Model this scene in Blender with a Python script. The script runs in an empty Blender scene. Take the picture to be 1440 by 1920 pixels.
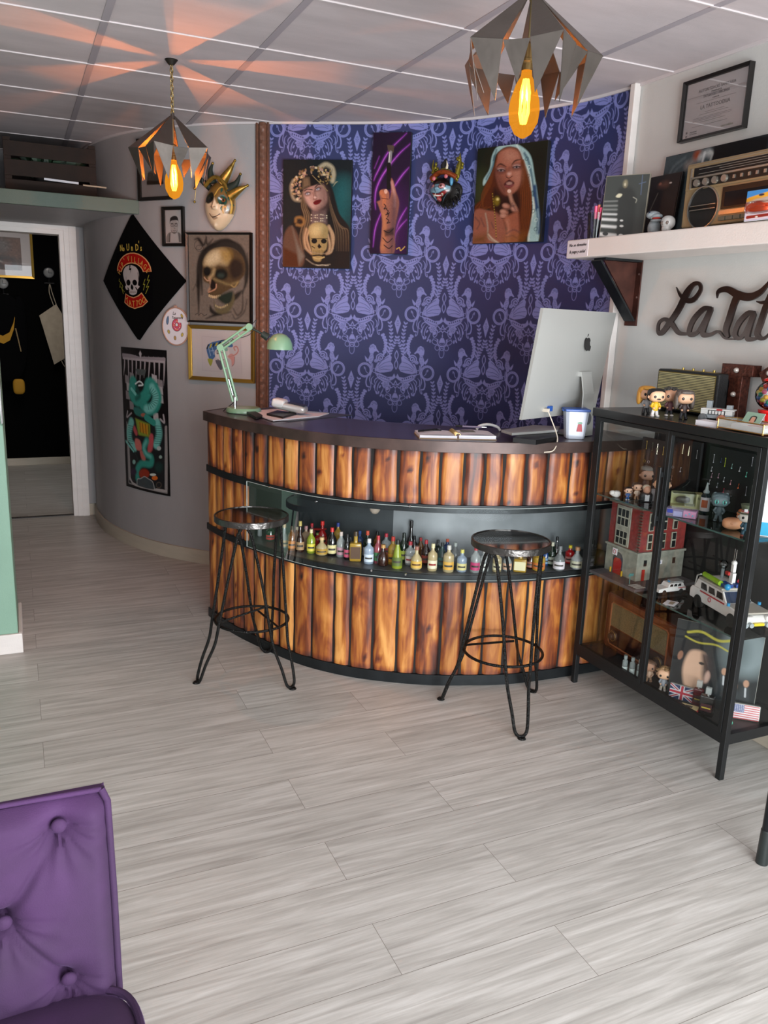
import bpy, numpy as np, random, math
from math import sin, cos, pi, radians, degrees, sqrt, hypot, atan2, exp
from mathutils import Vector, Matrix, Euler
random.seed(7); np.random.seed(7)
scene = bpy.context.scene
COL = scene.collection
PI = pi
# ------------------------------------------------------------------ camera
FPX, PITCH, ROLL, YAW, CAMH = 1513.7, .23311, -.0363, .42777, 1.56
HC = CAMH + 1.0456            # suspended ceiling height
def _axes():
    fw = np.array([sin(YAW)*cos(PITCH), cos(YAW)*cos(PITCH), -sin(PITCH)])
    r = np.array([cos(YAW), -sin(YAW), 0.]); d = np.cross(fw, r)
    c, s = cos(ROLL), sin(ROLL)
    return np.array([c*r+s*d, -s*r+c*d, fw])
RC = _axes()
cam_data = bpy.data.cameras.new('camera'); cam = bpy.data.objects.new('camera', cam_data); COL.objects.link(cam)
cam_data.sensor_fit = 'VERTICAL'; cam_data.sensor_height = 36.0; cam_data.lens = FPX/1920*36
cam_data.clip_start = .05; cam_data.clip_end = 60
cm = Matrix((( RC[0][0], -RC[1][0], -RC[2][0], 0), (RC[0][1], -RC[1][1], -RC[2][1], 0), (RC[0][2], -RC[1][2], -RC[2][2], CAMH), (0,0,0,1)))
cam.matrix_world = cm
scene.camera = cam
# measuring helpers: where a sight line of the photograph meets a real plane of the room
def ray(u, v): return RC.T @ np.array([u-720., v-960., FPX])
def onz(u, v, z):
    r = ray(u, v); t = (z-CAMH)/r[2]; return r[0]*t, r[1]*t
def onx(u, v, x):
    r = ray(u, v); t = x/r[0]; return r[1]*t, CAMH+r[2]*t
def ony(u, v, y):
    r = ray(u, v); t = y/r[1]; return r[0]*t, CAMH+r[2]*t
def zat(u, v, x, y):
    r = ray(u, v); t = hypot(x, y)/hypot(r[0], r[1]); return CAMH+r[2]*t
# ------------------------------------------------------------------ view, world, daylight, added fill lights
scene.view_settings.view_transform = 'Standard'; scene.view_settings.look = 'None'
scene.view_settings.gamma = 1.0; scene.view_settings.exposure = 0.0
scene.view_settings.use_curve_mapping = False
world = bpy.data.worlds.new('world'); scene.world = world; world.use_nodes = True
world.node_tree.nodes['Background'].inputs[0].default_value = (.80, .88, 1, 1)
world.node_tree.nodes['Background'].inputs[1].default_value = .9
def area(name, loc, target, sx, sy, power, col):
    l = bpy.data.lights.new(name, 'AREA'); l.shape = 'RECTANGLE'; l.size = sx; l.size_y = sy; l.energy = power; l.color = col
    o = bpy.data.objects.new(name, l); COL.objects.link(o); o.location = loc
    o.rotation_euler = (Vector(target)-Vector(loc)).to_track_quat('-Z', 'Y').to_euler(); return o
area('shop_window_daylight', (1.15, -1.42, 1.30), (1.15, 3.0, 1.0), 2.6, 2.2, 180, (.90, .96, 1.0))
area('left_fill_light', (-2.9, .4, 1.5), (1.5, 1.6, .9), 1.8, 1.7, 30, (.93, .97, 1.0))  # added fill to lift the upper left walls; no window is built here
area('ceiling_fill_light', (.9, -1.40, .35), (.7, 2.4, HC), 2.8, .5, 115, (.98, .97, 1.0))  # added fill near the floor, aimed up to brighten the ceiling
# hallway ceiling lamp beyond the door
area('hall_ceiling_lamp', (.2, 7.6, 2.55), (.2, 7.6, 0), .5, .5, 11, (1, .93, .86))
# ------------------------------------------------------------------ colour + material helpers
def lin(c):
    if isinstance(c, str): c = [int(c[i:i+2], 16) for i in (0, 2, 4)]
    c = np.asarray(c, float)/255.
    return np.where(c <= .04045, c/12.92, ((c+.055)/1.055)**2.4)
def L4(c): l = lin(c); return (float(l[0]), float(l[1]), float(l[2]), 1.)
MATS = {}
def nodes_of(name):
    m = bpy.data.materials.new(name); m.use_nodes = True
    nt = m.node_tree; return m, nt, nt.nodes['Principled BSDF']
def mat(name, col='808080', rough=.5, metal=0., bump=0., bscale=80., var=0., vscale=8., coat=0., spec=None, emis=None, estr=0.):
    if name in MATS: return MATS[name]
    m, nt, b = nodes_of(name)
    b.inputs['Base Color'].default_value = L4(col); b.inputs['Roughness'].default_value = rough; b.inputs['Metallic'].default_value = metal
    if coat: b.inputs['Coat Weight'].default_value = coat; b.inputs['Coat Roughness'].default_value = .12
    if spec is not None: b.inputs['Specular IOR Level'].default_value = spec
    if emis: b.inputs['Emission Color'].default_value = L4(emis); b.inputs['Emission Strength'].default_value = estr
    if var or bump:
        tc = nt.nodes.new('ShaderNodeTexCoord'); n = nt.nodes.new('ShaderNodeTexNoise'); n.inputs['Scale'].default_value = vscale if var else bscale
        n.inputs['Detail'].default_value = 5; nt.links.new(tc.outputs['Object'], n.inputs['Vector'])
        if var:
            r = nt.nodes.new('ShaderNodeMapRange'); r.inputs[1].default_value = .3; r.inputs[2].default_value = .7; r.inputs[3].default_value = 1-var; r.inputs[4].default_value = 1+var
            nt.links.new(n.outputs[0], r.inputs[0])
            h = nt.nodes.new('ShaderNodeVectorMath'); h.operation = 'SCALE'; h.inputs[0].default_value = L4(col)[:3]; nt.links.new(r.outputs[0], h.inputs['Scale'])
            nt.links.new(h.outputs[0], b.inputs['Base Color'])
        if bump:
            n2 = nt.nodes.new('ShaderNodeTexNoise'); n2.inputs['Scale'].default_value = bscale; nt.links.new(tc.outputs['Object'], n2.inputs['Vector'])
            bp = nt.nodes.new('ShaderNodeBump'); bp.inputs['Strength'].default_value = bump; bp.inputs['Distance'].default_value = .01
            nt.links.new(n2.outputs[0], bp.inputs['Height']); nt.links.new(bp.outputs[0], b.inputs['Normal'])
    MATS[name] = m; return m
def vmat(name, rough=.6, coat=0., bump=0.):
    if name in MATS: return MATS[name]
    m, nt, b = nodes_of(name); b.inputs['Roughness'].default_value = rough
    a = nt.nodes.new('ShaderNodeVertexColor'); a.layer_name = 'Col'; nt.links.new(a.outputs[0], b.inputs['Base Color'])
    if coat: b.inputs['Coat Weight'].default_value = coat; b.inputs['Coat Roughness'].default_value = .1
    if bump:
        tc = nt.nodes.new('ShaderNodeTexCoord'); n = nt.nodes.new('ShaderNodeTexNoise'); n.inputs['Scale'].default_value = 300; nt.links.new(tc.outputs['Object'], n.inputs['Vector'])
        bp = nt.nodes.new('ShaderNodeBump'); bp.inputs['Strength'].default_value = bump; bp.inputs['Distance'].default_value = .003
        nt.links.new(n.outputs[0], bp.inputs['Height']); nt.links.new(bp.outputs[0], b.inputs['Normal'])
    MATS[name] = m; return m
def glass(name, tint='ffffff', refl=1., rough=.0):
    """thin sheet glass: clear sheet with a fresnel reflection"""
    if name in MATS: return MATS[name]
    m = bpy.data.materials.new(name); m.use_nodes = True; nt = m.node_tree; nt.nodes.clear()
    o = nt.nodes.new('ShaderNodeOutputMaterial'); t = nt.nodes.new('ShaderNodeBsdfTransparent'); t.inputs[0].default_value = L4(tint)
    g = nt.nodes.new('ShaderNodeBsdfGlossy'); g.inputs['Roughness'].default_value = rough
    f = nt.nodes.new('ShaderNodeFresnel'); f.inputs[0].default_value = 1.45
    mu = nt.nodes.new('ShaderNodeMath'); mu.operation = 'MULTIPLY'; mu.inputs[1].default_value = refl; mu.use_clamp = True
    mx = nt.nodes.new('ShaderNodeMixShader'); nt.links.new(f.outputs[0], mu.inputs[0]); nt.links.new(mu.outputs[0], mx.inputs[0])
    nt.links.new(t.outputs[0], mx.inputs[1]); nt.links.new(g.outputs[0], mx.inputs[2]); nt.links.new(mx.outputs[0], o.inputs[0])
    MATS[name] = m; return m
def tinted(name, col, alpha=.5, rough=.08):
    """coloured glass or clear plastic: part body colour, part see-through"""
    if name in MATS: return MATS[name]
    m, nt, b = nodes_of(name); b.inputs['Base Color'].default_value = L4(col); b.inputs['Roughness'].default_value = rough
    b.inputs['Alpha'].default_value = alpha; b.inputs['Specular IOR Level'].default_value = .8
    MATS[name] = m; return m
# ------------------------------------------------------------------ mesh builder
class MB:
    def __init__(s, M=None): s.v = []; s.f = []; s.sm = []; s.M = M or Matrix.Identity(4)
    def add(s, vs, fs, smooth=False, M=None):
        o = len(s.v); T = s.M @ M if M is not None else s.M
        s.v += [tuple(T @ Vector(p)) for p in vs]; s.f += [tuple(o+i for i in f) for f in fs]; s.sm += [smooth]*len(fs); return s
    def box(s, x0, x1, y0, y1, z0, z1, M=None):
        return s.add([(x0,y0,z0),(x1,y0,z0),(x1,y1,z0),(x0,y1,z0),(x0,y0,z1),(x1,y0,z1),(x1,y1,z1),(x0,y1,z1)],
                     [(0,3,2,1),(4,5,6,7),(0,1,5,4),(1,2,6,5),(2,3,7,6),(3,0,4,7)], False, M)
    def cbox(s, c, d, M=None):
        return s.box(c[0]-d[0]/2, c[0]+d[0]/2, c[1]-d[1]/2, c[1]+d[1]/2, c[2]-d[2]/2, c[2]+d[2]/2, M)
    def lathe(s, prof, n=24, M=None, smooth=True, caps=True):
        vs = []; fs = []; k = len(prof)
        for i in range(n):
            a = 2*PI*i/n
            for r, z in prof: vs.append((r*cos(a), r*sin(a), z))
        for i in range(n):
            j = (i+1) % n
            for q in range(k-1): fs.append((i*k+q, j*k+q, j*k+q+1, i*k+q+1))
        if caps:
            if prof[0][0] > 1e-6: fs.append(tuple(i*k for i in range(n))[::-1])
            if prof[-1][0] > 1e-6: fs.append(tuple(i*k+k-1 for i in range(n)))
        return s.add(vs, fs, smooth, M)
    def cyl(s, p0, p1, r0, r1=None, n=16, smooth=True):
        r1 = r0 if r1 is None else r1; p0 = Vector(p0); p1 = Vector(p1); d = p1-p0
        q = d.to_track_quat('Z', 'Y').to_matrix().to_4x4()
        return s.lathe([(r0, 0), (r1, d.length)], n, Matrix.Translation(p0) @ q, smooth)
    def tube(s, pts, r, n=8, closed=False, caps=True):
        P = [Vector(p) for p in pts]; m = len(P); R = r if hasattr(r, '__len__') else [r]*m
        vs = []; fs = []; up = None
        for i in range(m):
            if closed: t = P[(i+1) % m]-P[i-1]
            else: t = P[min(i+1, m-1)]-P[max(i-1, 0)]
            t.normalize()
            if up is None: up = Vector((0, 0, 1)) if abs(t.z) < .9 else Vector((1, 0, 0))
            a = t.cross(up)
            if a.length < 1e-5: a = t.orthogonal()
            a.normalize(); b = a.cross(t); up = b
            for k in range(n):
                w = 2*PI*k/n; vs.append(P[i]+(a*cos(w)+b*sin(w))*R[i])
        for i in range(m if closed else m-1):
            j = (i+1) % m
            for k in range(n): fs.append((i*n+k, i*n+(k+1) % n, j*n+(k+1) % n, j*n+k))
        if caps and not closed: fs.append(tuple(range(n))[::-1]); fs.append(tuple((m-1)*n+k for k in range(n)))
        return s.add(vs, fs, True)
    def sell(s, c, r, e=1., e2=None, nu=20, nv=12, M=None):
        """superellipsoid, e<1 squarer"""
        e2 = e if e2 is None else e2
        f = lambda w, m: math.copysign(abs(w)**m, w)
        vs = [(c[0], c[1], c[2]-r[2])]; fs = []
        for j in range(1, nv):
            p = -PI/2+PI*j/nv
            for i in range(nu):
                a = 2*PI*i/nu
                vs.append((c[0]+r[0]*f(cos(p), e2)*f(cos(a), e), c[1]+r[1]*f(cos(p), e2)*f(sin(a), e), c[2]+r[2]*f(sin(p), e2)))
        vs.append((c[0], c[1], c[2]+r[2])); T = len(vs)-1
        for i in range(nu):
            j = (i+1) % nu; fs.append((0, 1+j, 1+i)); fs.append((T, 1+(nv-2)*nu+i, 1+(nv-2)*nu+j))
            for q in range(nv-2): a = 1+q*nu; fs.append((a+i, a+j, a+nu+j, a+nu+i))
        return s.add(vs, fs, True, M)
    def prism(s, pts, h0, h1, M=None, smooth=False):
        """polygon in x,z extruded along y from h0 to h1"""
        n = len(pts); vs = [(x, h0, z) for x, z in pts]+[(x, h1, z) for x, z in pts]
        fs = [tuple(range(n)), tuple(range(2*n-1, n-1, -1))]+[(i, n+i, n+(i+1) % n, (i+1) % n) for i in range(n)]
        return s.add(vs, fs, smooth, M)
    def grid(s, P, smooth=True):
        n = len(P); m = len(P[0]); vs = [p for row in P for p in row]
        return s.add(vs, [(i*m+j, i*m+j+1, (i+1)*m+j+1, (i+1)*m+j) for i in range(n-1) for j in range(m-1)], smooth)
    def build(s, name, material, parent=None, bevel=0., sharp=None, seg=2, sub=0):
        me = bpy.data.meshes.new(name); me.from_pydata(s.v, [], s.f); me.polygons.foreach_set('use_smooth', s.sm)
        for m in (material if isinstance(material, (list, tuple)) else [material]): me.materials.append(m)
        me.validate(); me.update()
        o = bpy.data.objects.new(name, me); COL.objects.link(o); o.parent = parent
        if any(s.sm):
            me.set_sharp_from_angle(angle=radians(sharp or 40))
        if bevel:
            md = o.modifiers.new('bevel', 'BEVEL'); md.width = bevel; md.segments = seg; md.limit_method = 'ANGLE'; md.angle_limit = radians(35)
        if sub:
            md = o.modifiers.new('sub', 'SUBSURF'); md.levels = sub; md.render_levels = sub
        return o
def T3(x, y, z): return Matrix.Translation((x, y, z))
def RX(a): return Matrix.Rotation(a, 4, 'X')
def RY(a): return Matrix.Rotation(a, 4, 'Y')
def RZ(a): return Matrix.Rotation(a, 4, 'Z')
def SC(x, y=None, z=None):
    y = x if y is None else y; z = x if z is None else z
    return Matrix.Diagonal((x, y, z, 1))
def thing(name, label, cat, loc=(0, 0, 0), rz=0., group=None, rot=None):
    o = bpy.data.objects.new(name, None); COL.objects.link(o); o.empty_display_size = .05
    o.location = loc; o.rotation_euler = rot if rot is not None else (0, 0, rz); o['label'] = label; o['category'] = cat
    if group: o['group'] = group
    return o
def tag(o, label, cat, group=None):
    o['label'] = label; o['category'] = cat
    if group: o['group'] = group
    return o
def struct(o): o['kind'] = 'structure'; return o
def dup(root, loc, rz=0., label=None, group=None):
    r = root.copy(); COL.objects.link(r); r.location = loc; r.rotation_euler = (0, 0, rz)
    if label: r['label'] = label
    if group: r['group'] = group
    for ch in list(root.children):
        c = ch.copy(); COL.objects.link(c); c.parent = r
        for g in ch.children:
            d = g.copy(); COL.objects.link(d); d.parent = c
    return r
def catmull(P, n=10, closed=False):
    P = [np.array(p, float) for p in P]
    Q = [P[-1]]+P+[P[0], P[1]] if closed else [2*P[0]-P[1]]+P+[2*P[-1]-P[-2]]
    out = []
    for i in range(1, len(Q)-2):
        a, b, c, d = Q[i-1:i+3]
        for k in range(n):
            t = k/n; out.append(.5*((2*b)+(-a+c)*t+(2*a-5*b+4*c-d)*t*t+(-a+3*b-3*c+d)*t**3))
    if not closed: out.append(Q[-2])
    return np.array(out)
class Curve:
    """a wall or counter line on the floor plan, measured by arc length"""
    def __init__(s, pts, n=10):
        s.P = catmull(pts, n); s.S = np.concatenate([[0], np.cumsum(np.hypot(*np.diff(s.P, axis=0).T))]); s.L = s.S[-1]
    def at(s, q): return np.array([np.interp(q, s.S, s.P[:, 0]), np.interp(q, s.S, s.P[:, 1])])
    def tan(s, q):
        t = s.at(min(q+.03, s.L))-s.at(max(q-.03, 0)); return t/np.linalg.norm(t)
    def nrm(s, q): t = s.tan(q); return np.array([t[1], -t[0]])       # towards the room
    def off(s, q, d): return s.at(q)+s.nrm(q)*d
    def hit(s, u, v):
        r = ray(u, v)
        for i in range(len(s.P)-1):
            a, b = s.P[i], s.P[i+1]; d = b-a
            t, k = np.linalg.solve(np.array([[r[0], -d[0]], [r[1], -d[1]]]), a)
            if t > 0 and -1e-6 <= k <= 1+1e-6: return s.S[i]+k*(s.S[i+1]-s.S[i]), CAMH+r[2]*t
        return None
    def ang(s, q): t = s.tan(q); return atan2(t[1], t[0])
# ------------------------------------------------------------------ painting surfaces (vertex colours computed here)
def homog(src, dst):
    A = []; 
    for (x, y), (u, v) in zip(src, dst):
        A.append([x, y, 1, 0, 0, 0, -u*x, -u*y, -u]); A.append([0, 0, 0, x, y, 1, -v*x, -v*y, -v])
    return np.linalg.svd(np.array(A, float))[2][-1].reshape(3, 3)
class Ras:
    """small raster; pts are given in the coordinates of quad (tl,tr,br,bl)"""
    def __init__(s, w, h, quad, bg):
        s.w, s.h = w, h; s.a = np.zeros((h, w, 3)); s.a[:] = lin(bg)
        if len(quad) == 2: (x0, y0), (x1, y1) = quad; quad = [(x0, y0), (x1, y0), (x1, y1), (x0, y1)]
        s.H = homog(quad, [(0, 0), (w-1, 0), (w-1, h-1), (0, h-1)])
        q = np.array(quad, float); s.k = .5*((w)/(np.linalg.norm(q[1]-q[0]))+h/np.linalg.norm(q[3]-q[0]))
        s.Y, s.X = np.mgrid[0:h, 0:w].astype(float)
    def t(s, P):
        P = np.atleast_2d(np.array(P, float)); q = np.c_[P, np.ones(len(P))] @ s.H.T; return q[:, :2]/q[:, 2:]
    def _mix(s, sl, m, col, al): s.a[sl] = s.a[sl]*(1-(m*al)[..., None])+lin(col)*(m*al)[..., None]
    def _box(s, Q, pad):
        x0 = max(int(Q[:, 0].min()-pad), 0); x1 = min(int(Q[:, 0].max()+pad)+2, s.w); y0 = max(int(Q[:, 1].min()-pad), 0); y1 = min(int(Q[:, 1].max()+pad)+2, s.h)
        return (slice(y0, y1), slice(x0, x1)) if x1 > x0 and y1 > y0 else None
    def _dist(s, Q, sl, closed, wd=None):
        X, Y = s.X[sl], s.Y[sl]; D = np.full(X.shape, 1e9); n = len(Q)
        for i in range(n if closed else n-1):
            a, b = Q[i], Q[(i+1) % n]; d = b-a; l = d@d+1e-12
            t = np.clip(((X-a[0])*d[0]+(Y-a[1])*d[1])/l, 0, 1); e = np.hypot(X-a[0]-t*d[0], Y-a[1]-t*d[1])
            if wd is not None: e = e-(wd[i]+(wd[min(i+1, n-1)]-wd[i])*t)
            D = np.minimum(D, e)
        return D
    def poly(s, P, col, al=1., soft=.7, sm=False):
        if sm: P = catmull(P, 5, True)
        Q = s.t(P); sl = s._box(Q, soft+1)
        if sl is None: return s
        X, Y = s.X[sl], s.Y[sl]; ins = np.zeros(X.shape, bool); n = len(Q)
        for i in range(n):
            (x1, y1), (x2, y2) = Q[i], Q[i-1]
            if y1 != y2: ins ^= ((y1 > Y) != (y2 > Y)) & (X < (x2-x1)*(Y-y1)/(y2-y1)+x1)
        D = s._dist(Q, sl, True); D = np.where(ins, -D, D); s._mix(sl, np.clip(.5-D/(2*soft), 0, 1), col, al); return s
    def line(s, P, wd, col, al=1., soft=.6, sm=True, closed=False, taper=False):
        if sm and len(P) > 2: P = catmull(P, 6, closed)
        Q = s.t(P); w = wd*s.k/2; W = np.full(len(Q), w)
        if taper: W = w*np.sin(np.linspace(.15, PI-.1, len(Q)))
        sl = s._box(Q, w+soft+1)
        if sl is None: return s
        D = s._dist(Q, sl, closed, W); s._mix(sl, np.clip(.5-D/(2*soft), 0, 1), col, al); return s
    def ell(s, cx, cy, rx, ry, col, al=1., rot=0., soft=.7, ring=0.):
        a = np.linspace(0, 2*PI, 25)[:-1]; c, q = cos(rot), sin(rot)
        P = [(cx+rx*cos(t)*c-ry*sin(t)*q, cy+rx*cos(t)*q+ry*sin(t)*c) for t in a]
        return s.line(P, ring, col, al, soft, False, True) if ring else s.poly(P, col, al, soft)
    def noise(s, amt, n=1, sx=1, sy=1):
        for k in range(n):
            hh, ww = s.h//sy+2, s.w//sx+2; g = np.random.randn(hh, ww)*amt
            yi = np.clip((s.Y/sy), 0, hh-1.01); xi = np.clip((s.X/sx), 0, ww-1.01); y0 = yi.astype(int); x0 = xi.astype(int); fy = yi-y0; fx = xi-x0
            f = g[y0, x0]*(1-fy)*(1-fx)+g[y0+1, x0]*fy*(1-fx)+g[y0, x0+1]*(1-fy)*fx+g[y0+1, x0+1]*fy*fx
            s.a *= (1+f)[..., None]
        return s
def patch(name, ras, fn, material, parent=None):
    """surface carrying a painting: fn(u,v) with u right, v down in 0..1 gives points (arrays)"""
    h, w = ras.h, ras.w; v, u = np.mgrid[0:1:h*1j, 0:1:w*1j]; X, Y, Z = fn(u, v)
    co = np.stack([np.broadcast_to(X, u.shape), np.broadcast_to(Y, u.shape), np.broadcast_to(Z, u.shape)], -1).reshape(-1, 3)
    i, j = np.mgrid[0:h-1, 0:w-1]; a = (i*w+j).ravel(); F = np.stack([a, a+w, a+w+1, a+1], 1).astype(np.int32)
    me = bpy.data.meshes.new(name); me.vertices.add(len(co)); me.vertices.foreach_set('co', co.astype(np.float32).ravel())
    me.loops.add(F.size); me.polygons.add(len(F)); me.polygons.foreach_set('loop_start', np.arange(0, F.size, 4, dtype=np.int32)); me.loops.foreach_set('vertex_index', F.ravel())
    me.update(calc_edges=True); me.polygons.foreach_set('use_smooth', np.ones(len(F), bool))
    ca = me.color_attributes.new('Col', 'FLOAT_COLOR', 'POINT'); c = np.ones((len(co), 4), np.float32); c[:, :3] = np.clip(ras.a.reshape(-1, 3), 0, 1); ca.data.foreach_set('color', c.ravel())
    me.materials.append(material); o = bpy.data.objects.new(name, me); COL.objects.link(o); o.parent = parent; return o
def flat(W, H, y=0., x0=None, z0=None):
    """upright rectangle in local x,z centred on the origin"""
    return lambda u, v: ((u-.5)*W if x0 is None else x0+u*W, y, (.5-v)*H if z0 is None else z0-v*H)
def text(body, size, material, parent, M, name='lettering', ext=.0005, shear=0., wid=1., align='CENTER', bold=0., space=1.):
    c = bpy.data.curves.new('t', 'FONT'); c.body = body; c.size = size; c.align_x = align; c.align_y = 'CENTER'; c.extrude = ext; c.shear = shear; c.offset = bold; c.resolution_u = 2; c.space_character = space
    o = bpy.data.objects.new('t', c); COL.objects.link(o); dg = bpy.context.evaluated_depsgraph_get(); dg.update()
    me = bpy.data.meshes.new_from_object(o.evaluated_get(dg)); bpy.data.objects.remove(o); bpy.data.curves.remove(c)
    me.transform(M @ SC(wid, 1, 1)); me.materials.clear(); me.materials.append(material); me.name = name
    q = bpy.data.objects.new(name, me); COL.objects.link(q); q.parent = parent; return q
UP = RX(PI/2)      # text lying in x,y turned upright, facing local -y
# ================================================================== ROOM
WALL = Curve([(.50, 6.53), (.495, 6.25), (.52, 5.97), (.59, 5.69), (.695, 5.43), (.82, 5.22), (.98, 5.03), (1.14, 4.87), (1.30, 4.75), (1.53, 4.60), (1.756, 4.455), (1.93, 4.33), (2.086, 4.205), (2.20, 4.09), (2.29, 3.96), (2.38, 3.80), (2.45, 3.64), (2.51, 3.48), (2.55, 3.3), (2.572, 3.12)])
XR = 2.57                      # right wall plane
YD = 6.53                      # wall with the doorway
def painted(name, col, var=.05, rough=.55, sc=(3, 3, 1.2), bump=.15):
    m, nt, b = nodes_of(name); b.inputs['Roughness'].default_value = rough
    tc = nt.nodes.new('ShaderNodeTexCoord'); mp = nt.nodes.new('ShaderNodeMapping'); mp.inputs['Scale'].default_value = sc
    n = nt.nodes.new('ShaderNodeTexNoise'); n.inputs['Scale'].default_value = 1.6; n.inputs['Detail'].default_value = 7; n.inputs['Roughness'].default_value = .6
    nt.links.new(tc.outputs['Object'], mp.inputs[0]); nt.links.new(mp.outputs[0], n.inputs['Vector'])
    r = nt.nodes.new('ShaderNodeMapRange'); r.inputs[1].default_value = .3; r.inputs[2].default_value = .7; r.inputs[3].default_value = 1-var; r.inputs[4].default_value = 1+var
    nt.links.new(n.outputs[0], r.inputs[0]); h = nt.nodes.new('ShaderNodeVectorMath'); h.operation = 'SCALE'; h.inputs[0].default_value = L4(col)[:3]
    nt.links.new(r.outputs[0], h.inputs['Scale']); nt.links.new(h.outputs[0], b.inputs['Base Color'])
    n2 = nt.nodes.new('ShaderNodeTexNoise'); n2.inputs['Scale'].default_value = 160; nt.links.new(tc.outputs['Object'], n2.inputs['Vector'])
    bp = nt.nodes.new('ShaderNodeBump'); bp.inputs['Strength'].default_value = bump; bp.inputs['Distance'].default_value = .003
    nt.links.new(n2.outputs[0], bp.inputs['Height']); nt.links.new(bp.outputs[0], b.inputs['Normal']); return m
M_GREY = painted('grey_wall_paint', '9a9797', .05)
M_GREYR = painted('light_grey_wall_paint', 'bfbeba', .04)
M_CEIL = painted('ceiling_tile_paint', 'bfb5b6', .09, .8, (1.5, 5, 1))
M_BLACKW = mat('black_wall_paint', '020202', .9, spec=.08)
M_GREEN = painted('sage_green_paint', '7d9f8b', .05, .5)
M_DGREEN = painted('dark_sage_paint', '405144', .06, .5)
M_WHITEP = painted('white_gloss_paint', 'd6d0cb', .05, .4, (3, 3, 12))
M_SKIRT = painted('limed_wood_skirting', 'b3a998', .07, .5, (3, 3, 20)); M_TBAR = mat('ceiling_bar_paint', 'a29a9f', .6); M_TBARW = mat('ceiling_bar_white', 'c6bebe', .5)
# --- floor: grey oak vinyl planks laid along x
m, nt, b = nodes_of('grey_oak_planks'); N = nt.nodes.new; K = nt.links.new
tc = N('ShaderNodeTexCoord')
bk = N('ShaderNodeTexBrick'); bk.offset = .37; bk.offset_frequency = 2; bk.inputs['Scale'].default_value = 1; bk.inputs['Brick Width'].default_value = 1.22; bk.inputs['Row Height'].default_value = .185
bk.inputs['Mortar Size'].default_value = .0008; bk.inputs['Mortar Smooth'].default_value = .2; bk.inputs['Color1'].default_value = (0, 0, 0, 1); bk.inputs['Color2'].default_value = (1, 1, 1, 1); bk.inputs['Mortar'].default_value = (.5, .5, .5, 1)
K(tc.outputs['Object'], bk.inputs['Vector'])
mp = N('ShaderNodeMapping'); mp.inputs['Scale'].default_value = (1.6, 26, 1)
vm = N('ShaderNodeVectorMath'); vm.operation = 'MULTIPLY_ADD'; vm.inputs[1].default_value = (7.3, 13.1, 3.); K(bk.outputs['Color'], vm.inputs[0]); K(tc.outputs['Object'], vm.inputs[2]); K(vm.outputs[0], mp.inputs[0])
n1 = N('ShaderNodeTexNoise'); n1.inputs['Scale'].default_value = 1.5; n1.inputs['Detail'].default_value = 8; n1.inputs['Roughness'].default_value = .62; n1.inputs['Distortion'].default_value = .6; K(mp.outputs[0], n1.inputs['Vector'])
mp2 = N('ShaderNodeMapping'); mp2.inputs['Scale'].default_value = (.55, 5.5, 1); K(vm.outputs[0], mp2.inputs[0])
wv = N('ShaderNodeTexNoise'); wv.inputs['Scale'].default_value = 1.7; wv.inputs['Detail'].default_value = 2; wv.inputs['Distortion'].default_value = 1.2; K(mp2.outputs[0], wv.inputs['Vector'])
rg = N('ShaderNodeMath'); rg.operation = 'MULTIPLY'; rg.inputs[1].default_value = 26; K(wv.outputs[0], rg.inputs[0])
sn = N('ShaderNodeMath'); sn.operation = 'SINE'; K(rg.outputs[0], sn.inputs[0])
mp3 = N('ShaderNodeMapping'); mp3.inputs['Scale'].default_value = (6, 130, 1); K(vm.outputs[0], mp3.inputs[0])
n3 = N('ShaderNodeTexNoise'); n3.inputs['Scale'].default_value = 1.4; n3.inputs['Detail'].default_value = 3; K(mp3.outputs[0], n3.inputs['Vector'])
a1 = N('ShaderNodeMath'); a1.operation = 'MULTIPLY_ADD'; a1.inputs[1].default_value = .022; K(sn.outputs[0], a1.inputs[0]); K(n1.outputs[0], a1.inputs[2])
a2 = N('ShaderNodeMath'); a2.operation = 'MULTIPLY_ADD'; a2.inputs[1].default_value = .26; K(n3.outputs[0], a2.inputs[0]); K(a1.outputs[0], a2.inputs[2])
rp = N('ShaderNodeValToRGB'); e = rp.color_ramp.elements; e[0].position = .40; e[0].color = L4('96938d'); e[1].position = .90; e[1].color = L4('c9c7c2'); x = e.new(.62); x.color = L4('aeaba5'); K(a2.outputs[0], rp.inputs[0])
mr = N('ShaderNodeMapRange'); mr.inputs[3].default_value = .93; mr.inputs[4].default_value = 1.05; K(bk.outputs['Color'], mr.inputs[0])
sc = N('ShaderNodeVectorMath'); sc.operation = 'SCALE'; K(rp.outputs[0], sc.inputs[0]); K(mr.outputs[0], sc.inputs['Scale'])
mx = N('ShaderNodeMixRGB'); mx.inputs[2].default_value = L4('6d675f'); K(bk.outputs['Fac'], mx.inputs[0]); K(sc.outputs[0], mx.inputs[1]); K(mx.outputs[0], b.inputs['Base Color'])
b.inputs['Roughness'].default_value = .42; b.inputs['Specular IOR Level'].default_value = .5
bp = N('ShaderNodeBump'); bp.inputs['Strength'].default_value = .25; bp.inputs['Distance'].default_value = .002; K(a2.outputs[0], bp.inputs['Height']); K(bp.outputs[0], b.inputs['Normal'])
M_FLOOR = m
struct(MB().box(-3.2, XR+.1, -2.6, 8.95, -.06, 0).build('floor', M_FLOOR))
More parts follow.
